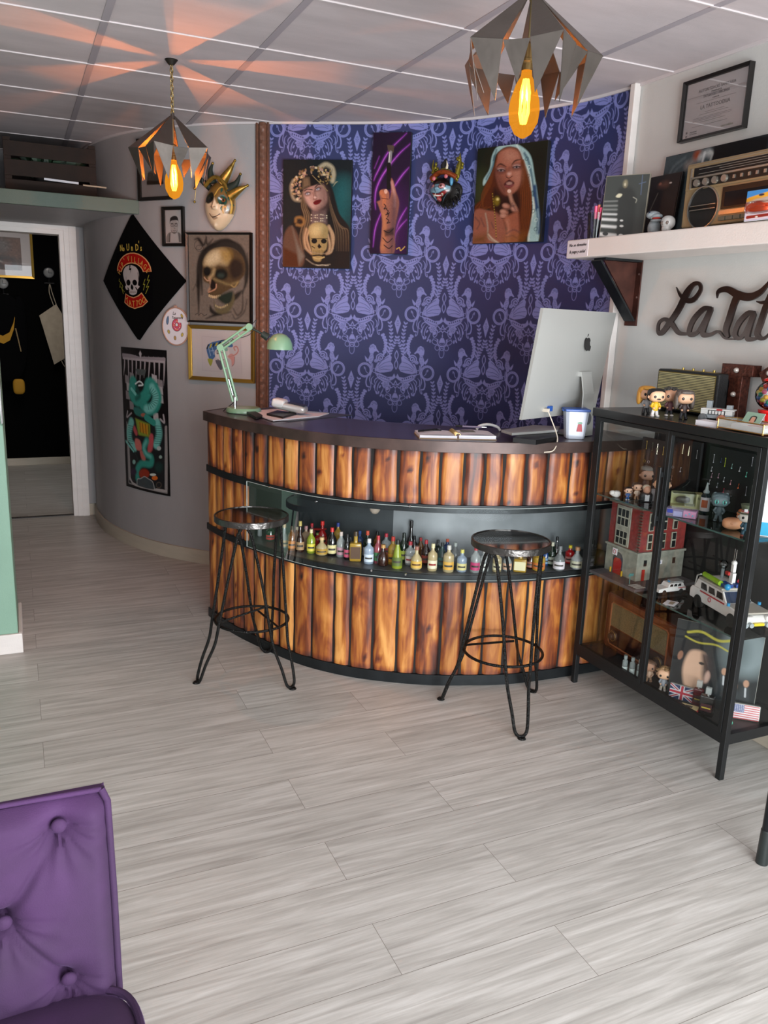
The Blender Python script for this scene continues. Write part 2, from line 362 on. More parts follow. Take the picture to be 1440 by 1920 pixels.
# --- ceiling with its grid of bars
struct(MB().box(-3.2, XR+.1, -2.6, 9.0, HC, HC+.05).build('ceiling', M_CEIL))
g = MB(); g2 = MB()
for k in range(-6, 4):
    x = .378+.6*k; g.box(x-.014, x+.014, -2.5, 6.5 if x < .45 else 5.6, HC-.003, HC+.001)
for k in range(-9, 6):
    y = 3.486+.6*k; g2.box(-3.1, XR, y-.004, y+.004, HC-.005, HC+.001)
struct(g.build('ceiling_grid_bar', M_TBAR)); struct(g2.build('ceiling_grid_strip', M_TBARW))
# --- walls
def strip(curve, s0, s1, z0, z1, off, name, material, n=None, thick=.06):
    n = n or max(3, int((s1-s0)/.05)); F = []; B = []
    for q in np.linspace(s0, s1, n):
        p = curve.off(q, off); r = curve.off(q, off-thick); F.append(p); B.append(r)
    m = MB(); m.grid([[(p[0], p[1], z) for z in (z0, z1)] for p in F]); m.grid([[(p[0], p[1], z) for z in (z1, z0)] for p in B])
    m.grid([[(F[i][0], F[i][1], z1), (B[i][0], B[i][1], z1)] for i in range(n)]); m.grid([[(B[i][0], B[i][1], z0), (F[i][0], F[i][1], z0)] for i in range(n)])
    for i in (0, n-1): m.add([(F[i][0], F[i][1], z0), (B[i][0], B[i][1], z0), (B[i][0], B[i][1], z1), (F[i][0], F[i][1], z1)], [(0, 1, 2, 3)])
    return m.build(name, material)
SW = 2.13      # where the wallpaper starts along the wall
struct(strip(WALL, 0, WALL.L, 0, HC, 0, 'wall_back', M_GREY, 90))
struct(MB().box(XR, XR+.1, -2.6, 3.16, 0, HC).build('wall_right', M_GREYR))
# doorway wall: opening x -.47...334, z 0...2.075
d = MB(); d.box(-1.2, -.50, YD, YD+.12, 0, HC); d.box(.36, .56, YD, YD+.12, 0, HC); d.box(-.50, .36, YD, YD+.12, 2.11, HC)
struct(d.build('wall_door', M_GREY))
c = MB()
for x0, x1 in ((.334, .446), (-.59, -.478)):
    c.box(x0, x1, YD-.018, YD, 0, 2.19); c.box(x0+(.03 if x0 > 0 else .0), x1-(.0 if x0 > 0 else .03), YD-.028, YD-.018, 0, 2.2)
    c.box(x0+(.065 if x0 > 0 else 0), x1-(0 if x0 > 0 else .065), YD-.034, YD-.028, 0, 2.205)
    c.box(x0-.002 if x0 > 0 else x1-.02, x0+.02 if x0 > 0 else x1+.002, YD-.012, YD+.13, 0, 2.09)
c.box(-.589, .445, YD-.0183, YD, 2.076, 2.189); c.box(-.589, .445, YD-.0283, YD-.018, 2.105, 2.199); c.box(-.589, .445, YD-.0343, YD-.028, 2.14, 2.204); c.box(-.48, .336, YD-.012, YD+.13, 2.075, 2.095)
struct(c.build('door_1', M_WHITEP))
struct(MB().box(-.478, .334, YD+.0, YD+.035, 0, .006).build('trim_1', mat('dark_threshold', '2a2522', .5)))
# room beyond the doorway
struct(MB().box(-1.6, 1.6, 8.85, 8.95, 0, HC).build('wall_hall', M_BLACKW))
w = MB(); w.box(-1.7, -1.6, 6.65, 8.95, 0, HC); w.box(1.6, 1.7, 6.65, 8.95, 0, HC); struct(w.build('wall_hall_side', M_BLACKW))
struct(MB().box(-1.6, 1.6, 8.835, 8.85, 0, .075).build('baseboard_hall', M_SKIRT, bevel=.003))
# soffit shelf over the doorway
s = MB(); pl = [(-1.2, 5.37), (.76, 5.37), (.745, 5.40), (.70, 5.45), (.61, 5.66), (.53, 5.97), (.51, 6.25), (.51, YD), (-1.2, YD)]
n = len(pl); s.add([(x, y, 2.135) for x, y in pl]+[(x, y, 2.155) for x, y in pl], [tuple(range(n))[::-1], tuple(range(n, 2*n))]+[(i, (i+1) % n, n+(i+1) % n, n+i) for i in range(n)])
struct(s.build('trim_soffit', M_GREY))
struct(MB().box(-1.2, .735, 5.352, 5.376, 2.133, 2.213).box(-1.2, .72, 5.376, 6.5, 2.156, 2.20).build('trim_shelf', M_DGREEN, bevel=.002))
# green partition at the left edge and its skirting
struct(MB().box(-3.2, -.072, 3.87, 4.30, 0, HC).build('wall_left', [M_GREEN], bevel=.004))
struct(MB().box(-3.2, -.055, 3.852, 3.87, 0, .095).box(-.072, -.055, 3.87, 4.30, 0, .095).build('baseboard_left', M_WHITEP, bevel=.004))
w = MB(); w.box(-1.3, -1.2, 4.30, 6.6, 0, HC); struct(w.build('wall_hallway', M_GREY))
w = MB(); w.box(-3.3, -3.2, -2.6, 3.9, 0, HC); struct(w.build('wall_far_left', M_GREY))
w = MB(); w.box(-3.2, -.9, -1.62, -1.52, 0, HC); w.box(2.4, XR+.1, -1.62, -1.52, 0, HC); w.box(-.9, 2.4, -1.62, -1.52, 2.56, HC); w.box(-.9, 2.4, -1.62, -1.52, 0, .2)
struct(w.build('wall_front', M_GREYR))
# skirting boards
struct(strip(WALL, .02, WALL.L, 0, .088, .014, 'baseboard_back', M_SKIRT, 90, .014))
struct(MB().box(.446, .50, YD-.014, YD, 0, .088).build('baseboard_door', M_SKIRT))
struct(MB().box(XR-.014, XR, -2.5, 3.1, 0, .088).build('baseboard_right', M_SKIRT, bevel=.003))
# white cornice strip on top of the curved wall, corner trim, carved brown moulding
struct(strip(WALL, .15, WALL.L, HC-.012, HC, .012, 'trim_cornice', M_TBARW, 80, .012))
struct(MB().box(XR-.01, XR, -2.5, 3.1, HC-.012, HC).build('trim_cornice_right', M_TBARW))
p = WALL.at(WALL.L-.012)
struct(MB().box(XR-.035, XR+.0, 3.085, 3.118, 0, HC).build('trim_corner', M_WHITEP, bevel=.004))
mould = MB(); s0, s1 = 2.05, 2.128
prof = [(0, .0), (0, .012), (.12, .018), (.2, .010), (.3, .022), (.42, .030), (.6, .030), (.72, .022), (.8, .011), (.9, .02), (1, .022), (1, 0)]
rows = []
for k, z in enumerate(np.arange(.0, HC, .010)):
    w = .004*sin(z*2*PI/.045)
    rows.append([(lambda P: (P[0], P[1], z))(WALL.off(s0+(s1-s0)*a, d+(w if .35 < a < .68 else 0))) for a, d in prof])
mould.grid(rows); struct(mould.build('trim_moulding', mat('carved_brown_moulding', '6e4a3a', .45, var=.25, vscale=60), sharp=30))
# --- wallpaper: dark blue damask with seahorses
TW, TH = .532, .648
R = Ras(532, 648, [(-.266, 0), (.266, .648)], '212a59')
C1 = '757bb6'
def both(fn):
    for sg in (1, -1): fn(sg)
def wl(P, w, col=C1, sm=True, taper=False, closed=False):
    both(lambda g: R.line([(g*x, y) for x, y in P], w, col, 1, .8, sm, closed, taper))
def wp(P, col=C1, sm=False): both(lambda g: R.poly([(g*x, y) for x, y in P], col, 1, .8, sm))
def we(x, y, rx, ry, rot=0, ring=0, col=C1): both(lambda g: R.ell(g*x, y, rx, ry, col, 1, g*rot, .8, ring))
O = .045  # tile offset of the motif top
def motif():
    y = lambda v: v+O
    R.poly([(0, y(0)), (.019, y(.047)), (.0, y(.108)), (-.019, y(.047))], C1)
    R.line([(-.009, y(.045)), (0, y(.051)), (.009, y(.045))], .0018, '212a59'); R.line([(-.007, y(.056)), (0, y(.061)), (.007, y(.056))], .0018, '212a59'); R.ell(0, y(.036), .004, .004, '212a59', ring=.0015)
    # laurel branches
    def branch(P, n, ln, wd):
        Q = catmull(P, 12); d = np.cumsum(np.r_[0, np.hypot(*np.diff(Q, axis=0).T)]); wl(P, .0022)
        for k in range(n):
            q = d[-1]*(k+.3)/n; x = np.interp(q, d, Q[:, 0]); yy = np.interp(q, d, Q[:, 1]); x2 = np.interp(q-.006, d, Q[:, 0]); y2 = np.interp(q-.006, d, Q[:, 1])
            a = atan2(y2-yy, x2-x)
            for sg in (-.75, .75): we(x+cos(a+sg)*ln*.55, yy+sin(a+sg)*ln*.55, ln*.55, wd, a+sg)
    branch([(.046, y(.045)), (.036, y(.10)), (.038, y(.16)), (.055, y(.225))], 9, .016, .0042)
    branch([(.004, y(.125)), (.012, y(.155)), (.034, y(.20)), (.040, y(.235))], 7, .014, .0038)
    branch([(.085, y(.115)), (.068, y(.15)), (.066, y(.19)), (.078, y(.225))], 7, .013, .0075)
    wl([(.085, y(.115)), (.068, y(.15)), (.066, y(.19)), (.076, y(.225))], .011)
    for k in range(6): wl([(.063+.002*k, y(.135+.015*k)), (.072+.001*k, y(.132+.015*k))], .0016, '212a59', False)
    # rope
    P = [(.010*sin(t*PI*2.0), y(.20+.105*t)) for t in np.linspace(0, 1, 24)]; R.line(P, .0045, C1, 1, .8, False); R.line([(-a, b) for a, b in P], .0045, C1, 1, .8, False)
    # seahorse
    wp([(.103, y(.212)), (.118, y(.195)), (.125, y(.178)), (.140, y(.168)), (.156, y(.175)), (.164, y(.192)), (.162, y(.212)), (.156, y(.228)), (.163, y(.245)), (.168, y(.262)), (.160, y(.280)), (.146, y(.278)), (.138, y(.262)), (.134, y(.246)), (.138, y(.225)), (.132, y(.212)), (.120, y(.208)), (.108, y(.216))], C1, False)
    for k in range(7): a = -.3-.32*k; wl([(.143+.010*cos(a), y(.195)+.010*sin(a)), (.143+.020*cos(a), y(.195)+.020*sin(a))], .0014, '212a59', False)
    for k in range(6): wl([(.140, y(.225+.009*k)), (.158, y(.222+.009*k))], .0014, '212a59', False)
    we(.132, y(.192), .0022, .0022, col='212a59'); wp([(.164, y(.262)), (.176, y(.248)), (.188, y(.236)), (.184, y(.256)), (.174, y(.272))])
    # tail ring and scroll
    we(.186, y(.318), .036, .037, 0, .0125); we(.186, y(.318), .036, .037, 0, .0012, '212a59')
    wl([(.150, y(.278)), (.146, y(.30)), (.152, y(.33)), (.168, y(.355)), (.176, y(.385)), (.170, y(.41)), (.155, y(.415))], .007); wl([(.140, y(.28)), (.138, y(.31)), (.150, y(.345)), (.155, y(.375)), (.146, y(.40)), (.150, y(.43)), (.160, y(.438)), (.158, y(.425))], .004)
    wl([(.168, y(.335)), (.178, y(.325)), (.182, y(.308)), (.190, y(.30)), (.188, y(.312))], .0035)
    # spiral
    Q = [(.092+.019*(1-t*.75)*cos(-t*9+2.6), y(.246)+.019*(1-t*.75)*sin(-t*9+2.6)) for t in np.linspace(0, 1, 26)]; wl(Q, .0065, C1, False); wl([(.074, y(.236)), (.092, y(.222)), (.114, y(.232)), (.118, y(.25)), (.108, y(.262))], .006)
    we(.120, y(.262), .012, .010, .4); we(.120, y(.262), .007, .005, .4, .0012, '212a59')
    # shell wing
    wp([(.128, y(.318)), (.112, y(.275)), (.085, y(.262)), (.060, y(.235)), (.040, y(.222)), (.028, y(.238)), (.032, y(.265)), (.020, y(.280)), (.016, y(.300)), (.028, y(.318)), (.060, y(.326)), (.095, y(.330))], C1, False)
    for a, bq in (((.108, .292), (.048, .238)), ((.104, .300), (.036, .262)), ((.102, .308), (.026, .288)), ((.102, .316), (.030, .312)), ((.104, .286), (.07, .252))): wl([(a[0], y(a[1])), ((a[0]+bq[0])/2+.004, y((a[1]+bq[1])/2-.006)), (bq[0], y(bq[1]))], .0022, '212a59')
    for k in range(5): we(.112+.001*k, y(.280+.009*k), .0016, .0016, col='212a59')
    we(.130, y(.318), .010, .012, 0, .003)
    # swag
    wp([(.0, y(.352)), (.010, y(.33)), (.020, y(.348)), (.05, y(.352)), (.09, y(.335)), (.128, y(.328)), (.105, y(.362)), (.07, y(.384)), (.035, y(.378)), (.012, y(.362))], C1, False)
    for k in range(6): we(.040+.012*k, y(.362-.0035*k), .0035, .0045, .4, col='212a59')
    wl([(.02, y(.368)), (.05, y(.375)), (.09, y(.36)), (.12, y(.338))], .002, '212a59')
    # mask shaped bow
    wl([(0, y(.372)), (.012, y(.392)), (.034, y(.378)), (.040, y(.392)), (.026, y(.412)), (.010, y(.404)), (0, y(.414))], .0045); wl([(0, y(.395)), (.02, y(.395))], .004)
    # peony, leaves
    we(.058, y(.398), .021, .020); [we(.058+.010*cos(a), y(.398)+.010*sin(a), .006, .005, a, .0013, '212a59') for a in (0, 1.3, 2.6, 3.9, 5.2)]
    we(.048, y(.42), .012, .008, .5); wl([(.03, y(.40)), (.035, y(.43)), (.05, y(.44)), (.056, y(.43))], .004)
    for P in ([(.085, y(.365)), (.108, y(.36)), (.125, y(.375)), (.122, y(.40))], [(.085, y(.375)), (.10, y(.395)), (.108, y(.425)), (.102, y(.44))], [(.10, y(.365)), (.118, y(.392)), (.122, y(.425)), (.115, y(.448))], [(.07, y(.415)), (.08, y(.44)), (.09, y(.452))], [(.13, y(.35)), (.144, y(.368)), (.142, y(.392)), (.13, y(.40))]): wl(P, .005, C1, True, True)
    for x, yy, a in ((.112, .445, 1.8), (.10, .445, 1.2), (.085, .458, 1.), (.072, .462, 1.6), (.125, .41, 1.4), (.092, .41, 1.), (.078, .388, .6)): we(x, y(yy), .010, .0045, a)
    # pendant drop and loops
    R.line([(.028*cos(a), y(.462)+.028*sin(a)) for a in np.linspace(-.1, PI+.1, 20)], .005, C1, 1, .8, False); R.line([(.020*cos(a), y(.462)+.020*sin(a)) for a in np.linspace(0, PI, 16)], .002, C1, 1, .8, False)
    for x, r in ((0, 0), (.011, -.5), (-.011, .5)): R.poly([(x*.4, y(.440)), (x+.006, y(.462)), (x, y(.472)), (x-.006, y(.462))], C1, 1, .8, True)
    R.ell(0, y(.432), .004, .004, C1); we(.028, y(.455), .005, .005)
    we(.044, y(.468), .018, .011, -.5, .003); we(.028, y(.498), .013, .014, .3, .003); R.ell(0, y(.500), .013, .012, C1, ring=.003); R.ell(0, y(.526), .015, .027, C1, ring=.003); wl([(.058, y(.46)), (.050, y(.445)), (.030, y(.45))], .002)
    R.line([(0, y(.42)), (0, y(.44))], .0025, C1, sm=False)
motif()
TILE = R.a
class Big: pass
def paper(s0, s1, z0, z1, step):
    w = int((s1-s0)/step); h = int((z1-z0)/step); B = Big(); B.w, B.h = w, h
    v, u = np.mgrid[0:1:h*1j, 0:1:w*1j]; S = s0+u*(s1-s0)-WC0; Z = (z1-v*(z1-z0))-ZC0
    Y = -Z            # down from the diamond tip
    def samp(S, Y):
        X = np.mod(S+TW/2, TW)/TW*531; Q = np.mod(Y+O, TH)/TH*647
        x0 = X.astype(int); y0 = Q.astype(int); x1 = np.minimum(x0+1, 531); y1 = np.minimum(y0+1, 647); fx = (X-x0)[..., None]; fy = (Q-y0)[..., None]
        return (TILE[y0, x0]*(1-fy)*(1-fx)+TILE[y0, x1]*(1-fy)*fx+TILE[y1, x0]*fy*(1-fx)+TILE[y1, x1]*fy*fx)
    B.a = np.maximum(samp(S, Y), samp(S+TW/2, Y+TH/2)); return B
WC0, ZC0 = 2.358, 1.593
PAPER = paper(SW, WALL.L-.02, .62, HC-.01, .0026)
def wall_fn(s0, s1, z0, z1, off):
    qs = np.linspace(0, WALL.L, 300); OF = np.array([WALL.off(q, off) for q in qs])
    def fn(u, v):
        S = s0+u*(s1-s0); return np.interp(S, qs, OF[:, 0]), np.interp(S, qs, OF[:, 1]), z1-v*(z1-z0)
    return fn
struct(patch('wall_wallpaper', PAPER, wall_fn(SW, WALL.L-.02, .62, HC-.01, .002), vmat('damask_wallpaper', .55)))
# ================================================================== RECEPTION COUNTER
FR = Curve([(.868, 4.06), (.880, 3.98), (.92, 3.80), (.985, 3.615), (1.11, 3.337), (1.235, 3.17), (1.37, 3.05), (1.574, 2.925), (1.75, 2.86), (1.90, 2.815), (2.10, 2.795), (2.36, 2.79), (2.55, 2.80)])
BKP = [(1.00, 4.20), (1.12, 4.19), (1.24, 4.07), (1.33, 3.89), (1.42, 3.74), (1.55, 3.58), (1.69, 3.46), (1.88, 3.32), (2.10, 3.22), (2.35, 3.16), (2.55, 3.14)]
BK = Curve(BKP)
ZT = 1.085
M_IRON = mat('blackened_iron', '24282a', .42, .6, var=.3, vscale=12)
M_RUST = mat('aged_iron_edge', '453530', .4, .35, var=.35, vscale=9)
m, nt, b = nodes_of('varnished_pine'); N = nt.nodes.new; K = nt.links.new
at = N('ShaderNodeVertexColor'); at.layer_name = 'Col'; sp = N('ShaderNodeSeparateColor'); K(at.outputs[0], sp.inputs[0])
tc = N('ShaderNodeTexCoord')
cb = N('ShaderNodeCombineXYZ'); K(sp.outputs[0], cb.inputs[0]); K(sp.outputs[2], cb.inputs[1]); sx = N('ShaderNodeSeparateXYZ'); K(tc.outputs['Object'], sx.inputs[0]); K(sx.outputs[2], cb.inputs[2])
mp = N('ShaderNodeMapping'); mp.inputs['Scale'].default_value = (1.1, 37, 2.3); K(cb.outputs[0], mp.inputs[0])
n1 = N('ShaderNodeTexNoise'); n1.inputs['Scale'].default_value = 1.6; n1.inputs['Detail'].default_value = 3; n1.inputs['Distortion'].default_value = .8; K(mp.outputs[0], n1.inputs['Vector'])
mp2 = N('ShaderNodeMapping'); mp2.inputs['Scale'].default_value = (7, 37, 4.); K(cb.outputs[0], mp2.inputs[0])
n2 = N('ShaderNodeTexNoise'); n2.inputs['Scale'].default_value = 1.5; n2.inputs['Detail'].default_value = 6; n2.inputs['Roughness'].default_value = .6; K(mp2.outputs[0], n2.inputs['Vector'])
ad = N('ShaderNodeMath'); ad.operation = 'MULTIPLY_ADD'; ad.inputs[1].default_value = .30; K(n2.outputs[0], ad.inputs[0]); K(n1.outputs[0], ad.inputs[2])
rn = N('ShaderNodeMath'); rn.operation = 'MULTIPLY_ADD'; rn.inputs[1].default_value = .16; K(sp.outputs[2], rn.inputs[0]); K(ad.outputs[0], rn.inputs[2])
sb = N('ShaderNodeMath'); sb.operation = 'MULTIPLY_ADD'; sb.inputs[1].default_value = -.34; K(sp.outputs[1], sb.inputs[0]); K(rn.outputs[0], sb.inputs[2])
rp = N('ShaderNodeValToRGB'); e = rp.color_ramp.elements; e[0].position = .34; e[0].color = L4('1f0b08'); e[1].position = .98; e[1].color = L4('d39650')
for p_, c_ in ((.52, '5e2a14'), (.64, '85441c'), (.77, 'a8672a')): q_ = e.new(p_); q_.color = L4(c_)
K(sb.outputs[0], rp.inputs[0]); K(rp.outputs[0], b.inputs['Base Color'])
b.inputs['Roughness'].default_value = .48; b.inputs['Coat Weight'].default_value = .18; b.inputs['Coat Roughness'].default_value = .3
bp = N('ShaderNodeBump'); bp.inputs['Strength'].default_value = .35; bp.inputs['Distance'].default_value = .003; K(ad.outputs[0], bp.inputs['Height']); K(bp.outputs[0], b.inputs['Normal'])
M_PINE = m
counter = thing('reception_counter', 'curved reception counter clad in varnished live-edge pine planks with a lit bottle recess', 'counter', (1.6, 3.3, 0))
CL = T3(-1.6, -3.3, 0)
def ribbon(o0, o1, z0, z1, s0=0, s1=None, curve=FR, n=60):
    """solid band following the counter front; o = distance in front of the front line"""
    s1 = curve.L if s1 is None else s1; m = MB(CL); A = []
    for q in np.linspace(s0, s1, n):
        a = curve.off(q, o0); c = curve.off(q, o1); A.append([(a[0], a[1], z0), (c[0], c[1], z0), (c[0], c[1], z1), (a[0], a[1], z1), (a[0], a[1], z0)])
    m.grid(A); m.add([A[0][i] for i in range(4)], [(3, 2, 1, 0)]); m.add([A[-1][i] for i in range(4)], [(0, 1, 2, 3)]); return m
def planks(name, z0, z1, s0, s1):
    vs = []; fs = []; col = []; s = s0; rr = random.Random(int(z0*1000))
    while s < s1-.02:
        w = min(rr.uniform(.078, .112), s1-s); rnd = rr.random(); nz = 16; nx = 9; base = len(vs)
        ph = rr.random()*9; am = .0035 if rr.random() < .5 else .0012
        kn = [(rr.uniform(.2, .8), rr.uniform(z0, z1), rr.uniform(.05, .14)) for _ in range(rr.choice((0, 0, 1, 1, 2)))]
        dl, dr = rr.choice((0, .25, .5, 1)), rr.choice((0, .2, .4, 1))
        for k in range(nz+1):
            z = z0+.002+(z1-z0-.004)*k/nz
            e0 = .0015+am*(.5+.5*sin(z*31+ph)); e1 = .0015+am*(.5+.5*sin(z*24+ph*2))
            for i in range(nx):
                u = i/(nx-1); q = s+e0+(w-e0-e1)*u; ed = 0 if 0 < i < nx-1 else 1
                o = .016-(.006 if ed else 0)+(.0035*sin(u*PI))
                p = FR.off(min(q, FR.L), o if not ed else o-.004)
                vs.append((p[0], p[1], z)); dk = max(0, 1-u/.16)*dl+max(0, 1-(1-u)/.2)*dr+max(0, 1-min(z-z0, z1-z)/.03)*.55
                wob = max(0, 1-abs(u-.2-.2*sin(z*7+ph))/.12)*.35*(rnd < .4)
                dk += wob+sum(max(0, 1-hypot((u-a)*w, (z-b_))/(r*.09+.006))*1.3 for a, b_, r in kn)
                col.append((u, min(dk, 1.2), rnd, 1))
        for k in range(nz):
            for i in range(nx-1): a = base+k*nx+i; fs.append((a, a+1, a+nx+1, a+nx))
        s += w+.0015
    m = MB(CL); m.add(vs, fs, True); o = m.build(name, M_PINE, counter, sharp=50)
    ca = o.data.color_attributes.new('Col', 'FLOAT_COLOR', 'POINT'); ca.data.foreach_set('color', np.array(col, np.float32).ravel()); return o
SG = FR.hit(472, 950)[0]         # left end of the glazed recess
ribbon(-.02, .008, .04, .50).build('carcass', mat('dark_gap', '120c09', .8), counter)
ribbon(-.02, .008, .80, 1.05).build('carcass', MATS['dark_gap'], counter)
ribbon(-.02, .008, .50, .80, 0, SG-.005, n=20).build('carcass', MATS['dark_gap'], counter)
planks('plank_cladding', .815, 1.042, 0, FR.L); planks('plank_cladding', .048, .482, 0, FR.L); planks('plank_cladding', .50, .79, 0, SG-.008)
ribbon(-.02, .021, .782, .816).build('iron_band', M_IRON, counter, bevel=.001); ribbon(-.02, .023, .478, .511).build('iron_band', M_IRON, counter, bevel=.001)
ribbon(-.02, .022, 0, .048).build('plinth', M_IRON, counter, bevel=.001)
# worktop
t = MB(CL); n = 50; F = [FR.off(q, .024) for q in np.linspace(0, FR.L, n)]; Bk = [BK.at(q) for q in np.linspace(0, BK.L, n)]
for z, fl in ((ZT, 1), (1.043, 0)):
    t.grid([[(F[i][0], F[i][1], z), (Bk[i][0], Bk[i][1], z)][::(1 if fl else -1)] for i in range(n)], False)
t.grid([[(p[0], p[1], z) for z in (1.043, ZT)] for p in Bk[::-1]], False); t.grid([[(a*F[0][0]+(1-a)*Bk[0][0], a*F[0][1]+(1-a)*Bk[0][1], z) for z in (1.043, ZT)] for a in (0, 1)], False)
t.build('worktop', mat('dark_wood_worktop', '372c36', .33, .0, var=.25, vscale=5, coat=.15), counter)
ribbon(.012, .030, 1.040, ZT+.0015).build('worktop_edge', M_RUST, counter, bevel=.001)
e = MB(CL); p0, p1 = F[0], Bk[0]; d = np.array(p1)-np.array(p0); d /= np.linalg.norm(d); nn = np.array([-d[1], d[0]])
e.add([(p0[0], p0[1], 1.04), (p1[0], p1[1], 1.04), (p1[0], p1[1], ZT+.001), (p0[0], p0[1], ZT+.001)]+[(p0[0]+nn[0]*.012, p0[1]+nn[1]*.012, 1.04), (p1[0]+nn[0]*.012, p1[1]+nn[1]*.012, 1.04), (p1[0]+nn[0]*.012, p1[1]+nn[1]*.012, ZT+.001), (p0[0]+nn[0]*.012, p0[1]+nn[1]*.012, ZT+.001)], [(0, 1, 2, 3), (7, 6, 5, 4), (0, 4, 5, 1), (1, 5, 6, 2), (2, 6, 7, 3), (3, 7, 4, 0)])
e.build('worktop_edge', M_RUST, counter)
sd = MB(CL); a = FR.at(0.0); sd.add([(a[0], a[1]+.0, 0), (a[0]+.13, a[1]+.12, 0), (a[0]+.13, a[1]+.12, 1.04), (a[0], a[1], 1.04)], [(0, 1, 2, 3)]); sd.build('side_panel', MATS['dark_gap'], counter)
# recess: floor, roof, back, left end
RD = .24
ribbon(-RD, .012, .500, .5125, .02).build('recess_shelf', mat('recess_grey_metal', '4c4e50', .38, .35, var=.2, vscale=6), counter)
ribbon(-RD, .0, .785, .80, .02).build('recess_roof', MATS['recess_grey_metal'], counter)
SB = FR.hit(694, 960)[0]+.06
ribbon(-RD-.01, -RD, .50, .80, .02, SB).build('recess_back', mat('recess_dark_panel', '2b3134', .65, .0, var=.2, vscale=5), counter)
ribbon(-RD-.011, -RD-.001, .50, .80, SB).build('recess_back', mat('recess_zinc_panel', '7a7f82', .45, .25, var=.22, vscale=5), counter)
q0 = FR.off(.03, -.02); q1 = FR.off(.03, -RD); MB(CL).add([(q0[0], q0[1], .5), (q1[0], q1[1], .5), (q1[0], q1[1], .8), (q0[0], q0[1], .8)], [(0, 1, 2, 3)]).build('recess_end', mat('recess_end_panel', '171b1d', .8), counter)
M_GLASS = glass('clear_glass', 'fafcfb', .22)
m_ = MB(CL); m_.grid([[(lambda p: (p[0], p[1], z))(FR.off(q, .028)) for z in (.489, .806)] for q in np.linspace(SG, FR.L, 50)]); m_.build('recess_glass', M_GLASS, counter)
e = MB(CL); a = FR.off(SG, .028); e.cyl((a[0], a[1], .489), (a[0], a[1], .806), .0022, n=8); e.tube([(*FR.off(q, .028), .806) for q in np.linspace(SG, FR.L, 40)], .0014, 6)
e.tube([(*FR.off(q, .028), .489) for q in np.linspace(SG, FR.L, 40)], .0014, 6); e.build('glass_edge', mat('glass_edge', 'b8c4c0', .15, .3), counter)
for u, v in ((762, 1073), (770, 946), (515, 912), (600, 938), (455, 1014), (700, 1066)):
    s, z = FR.hit(u, v); p = FR.off(s, .026); pp = FR.off(s, .036); MB(CL).cyl((p[0], p[1], z), (pp[0], pp[1], z), .005, .004, 12).build('glass_clip', mat('chrome', 'c8c8c8', .15, 1.), counter)
# globe bulb hanging inside the recess
s_, z_ = FR.hit(692, 955)
gl = thing('globe_bulb', 'small round clear globe bulb under the roof of the bottle recess', 'bulb', (*FR.off(s_, -.10), .785))
MB().lathe([(.0, -.055), (.012, -.052), (.022, -.04), (.0245, -.028), (.021, -.014), (.010, -.004)], 20).build('globe', tinted('smoked_globe', 'c9b9a8', .45, .05), gl)
MB().cyl((0, 0, -.012), (0, 0, 0), .011, n=16).build('socket', mat('chrome', 'c8c8c8', .15, 1.), gl)
# ================================================================== STOOLS
M_BAR = mat('black_rebar', '1c1c1b', .34, .75, bump=.6, bscale=220)
def stool(cx, cy, feet, label, top_mat):
    t = thing('bar_stool', label, 'bar stool', (cx, cy, 0), 0, 'rebar bar stools at the counter')
    zs = .735; R_ = .158
    MB().lathe([(.0, zs-.028), (R_-.004, zs-.028), (R_, zs-.026), (R_, zs-.002), (R_-.003, zs), (R_-.007, zs), (R_-.007, zs-.004)], 48, caps=False).build('seat_rim', mat('hammered_steel_rim', '5a5856', .3, .9, bump=.4, bscale=40), t, sharp=30)
    MB().lathe([(0, zs-.020), (R_-.0075, zs-.020), (R_-.0075, zs-.003), (0, zs-.003)], 48, caps=False).build('seat', top_mat, t, sharp=30)
    A = [atan2(y-cy, x-cx) for x, y in feet]; Rf = [hypot(y-cy, x-cx) for x, y in feet]
    for i, (a, rf) in enumerate(zip(A, Rf)):
        for sg in (-1, 1):
            P = []
            for r, w, z in ((rf-.006, .000, .0065), (rf-.008, .014, .010), (rf-.014, .026, .03), (rf*.86, .034, .095), (rf*.72, .044, .18), (rf*.655, .052, .26), (.128, .066, .45), (.09, .088, .655), (.075, .10, .70)):
                P.append((r*cos(a)-sg*w*sin(a), r*sin(a)+sg*w*cos(a), z))
            MB().tube(catmull(P, 6), .0066, 8).build('leg', M_BAR, t)
        MB().cyl((rf*cos(a), rf*sin(a), 0), (rf*cos(a), rf*sin(a), .006), .017, .013, 14).build('foot', M_BAR, t)
    rr = .160; MB().tube([(rr*cos(w), rr*sin(w), .262) for w in np.linspace(0, 2*PI, 41)[:-1]], .006, 8, True).build('foot_ring', M_BAR, t)
    for i, j in ((0, 1), (1, 2)):
        a, c = A[i], A[j]; MB().cyl((.155*cos(a), .155*sin(a), .262), (.10*cos(c), .10*sin(c), .262 if i else .345), .0048, n=8).build('brace', M_BAR, t)
    return t
M_SEATD = mat('lacquered_seat_dark', '1a0f0b', .06, 0, var=.4, vscale=6, coat=1.)
stool(.874, 3.278, [(.625, 3.268), (.998, 3.072), (1.003, 3.490)], 'round seated rebar bar stool standing at the left end of the counter', M_SEATD)
stool(1.743, 2.600, [(1.558, 2.765), (1.697, 2.358), (1.975, 2.690)], 'round seated rebar bar stool standing nearer the glass cabinet', M_SEATD)
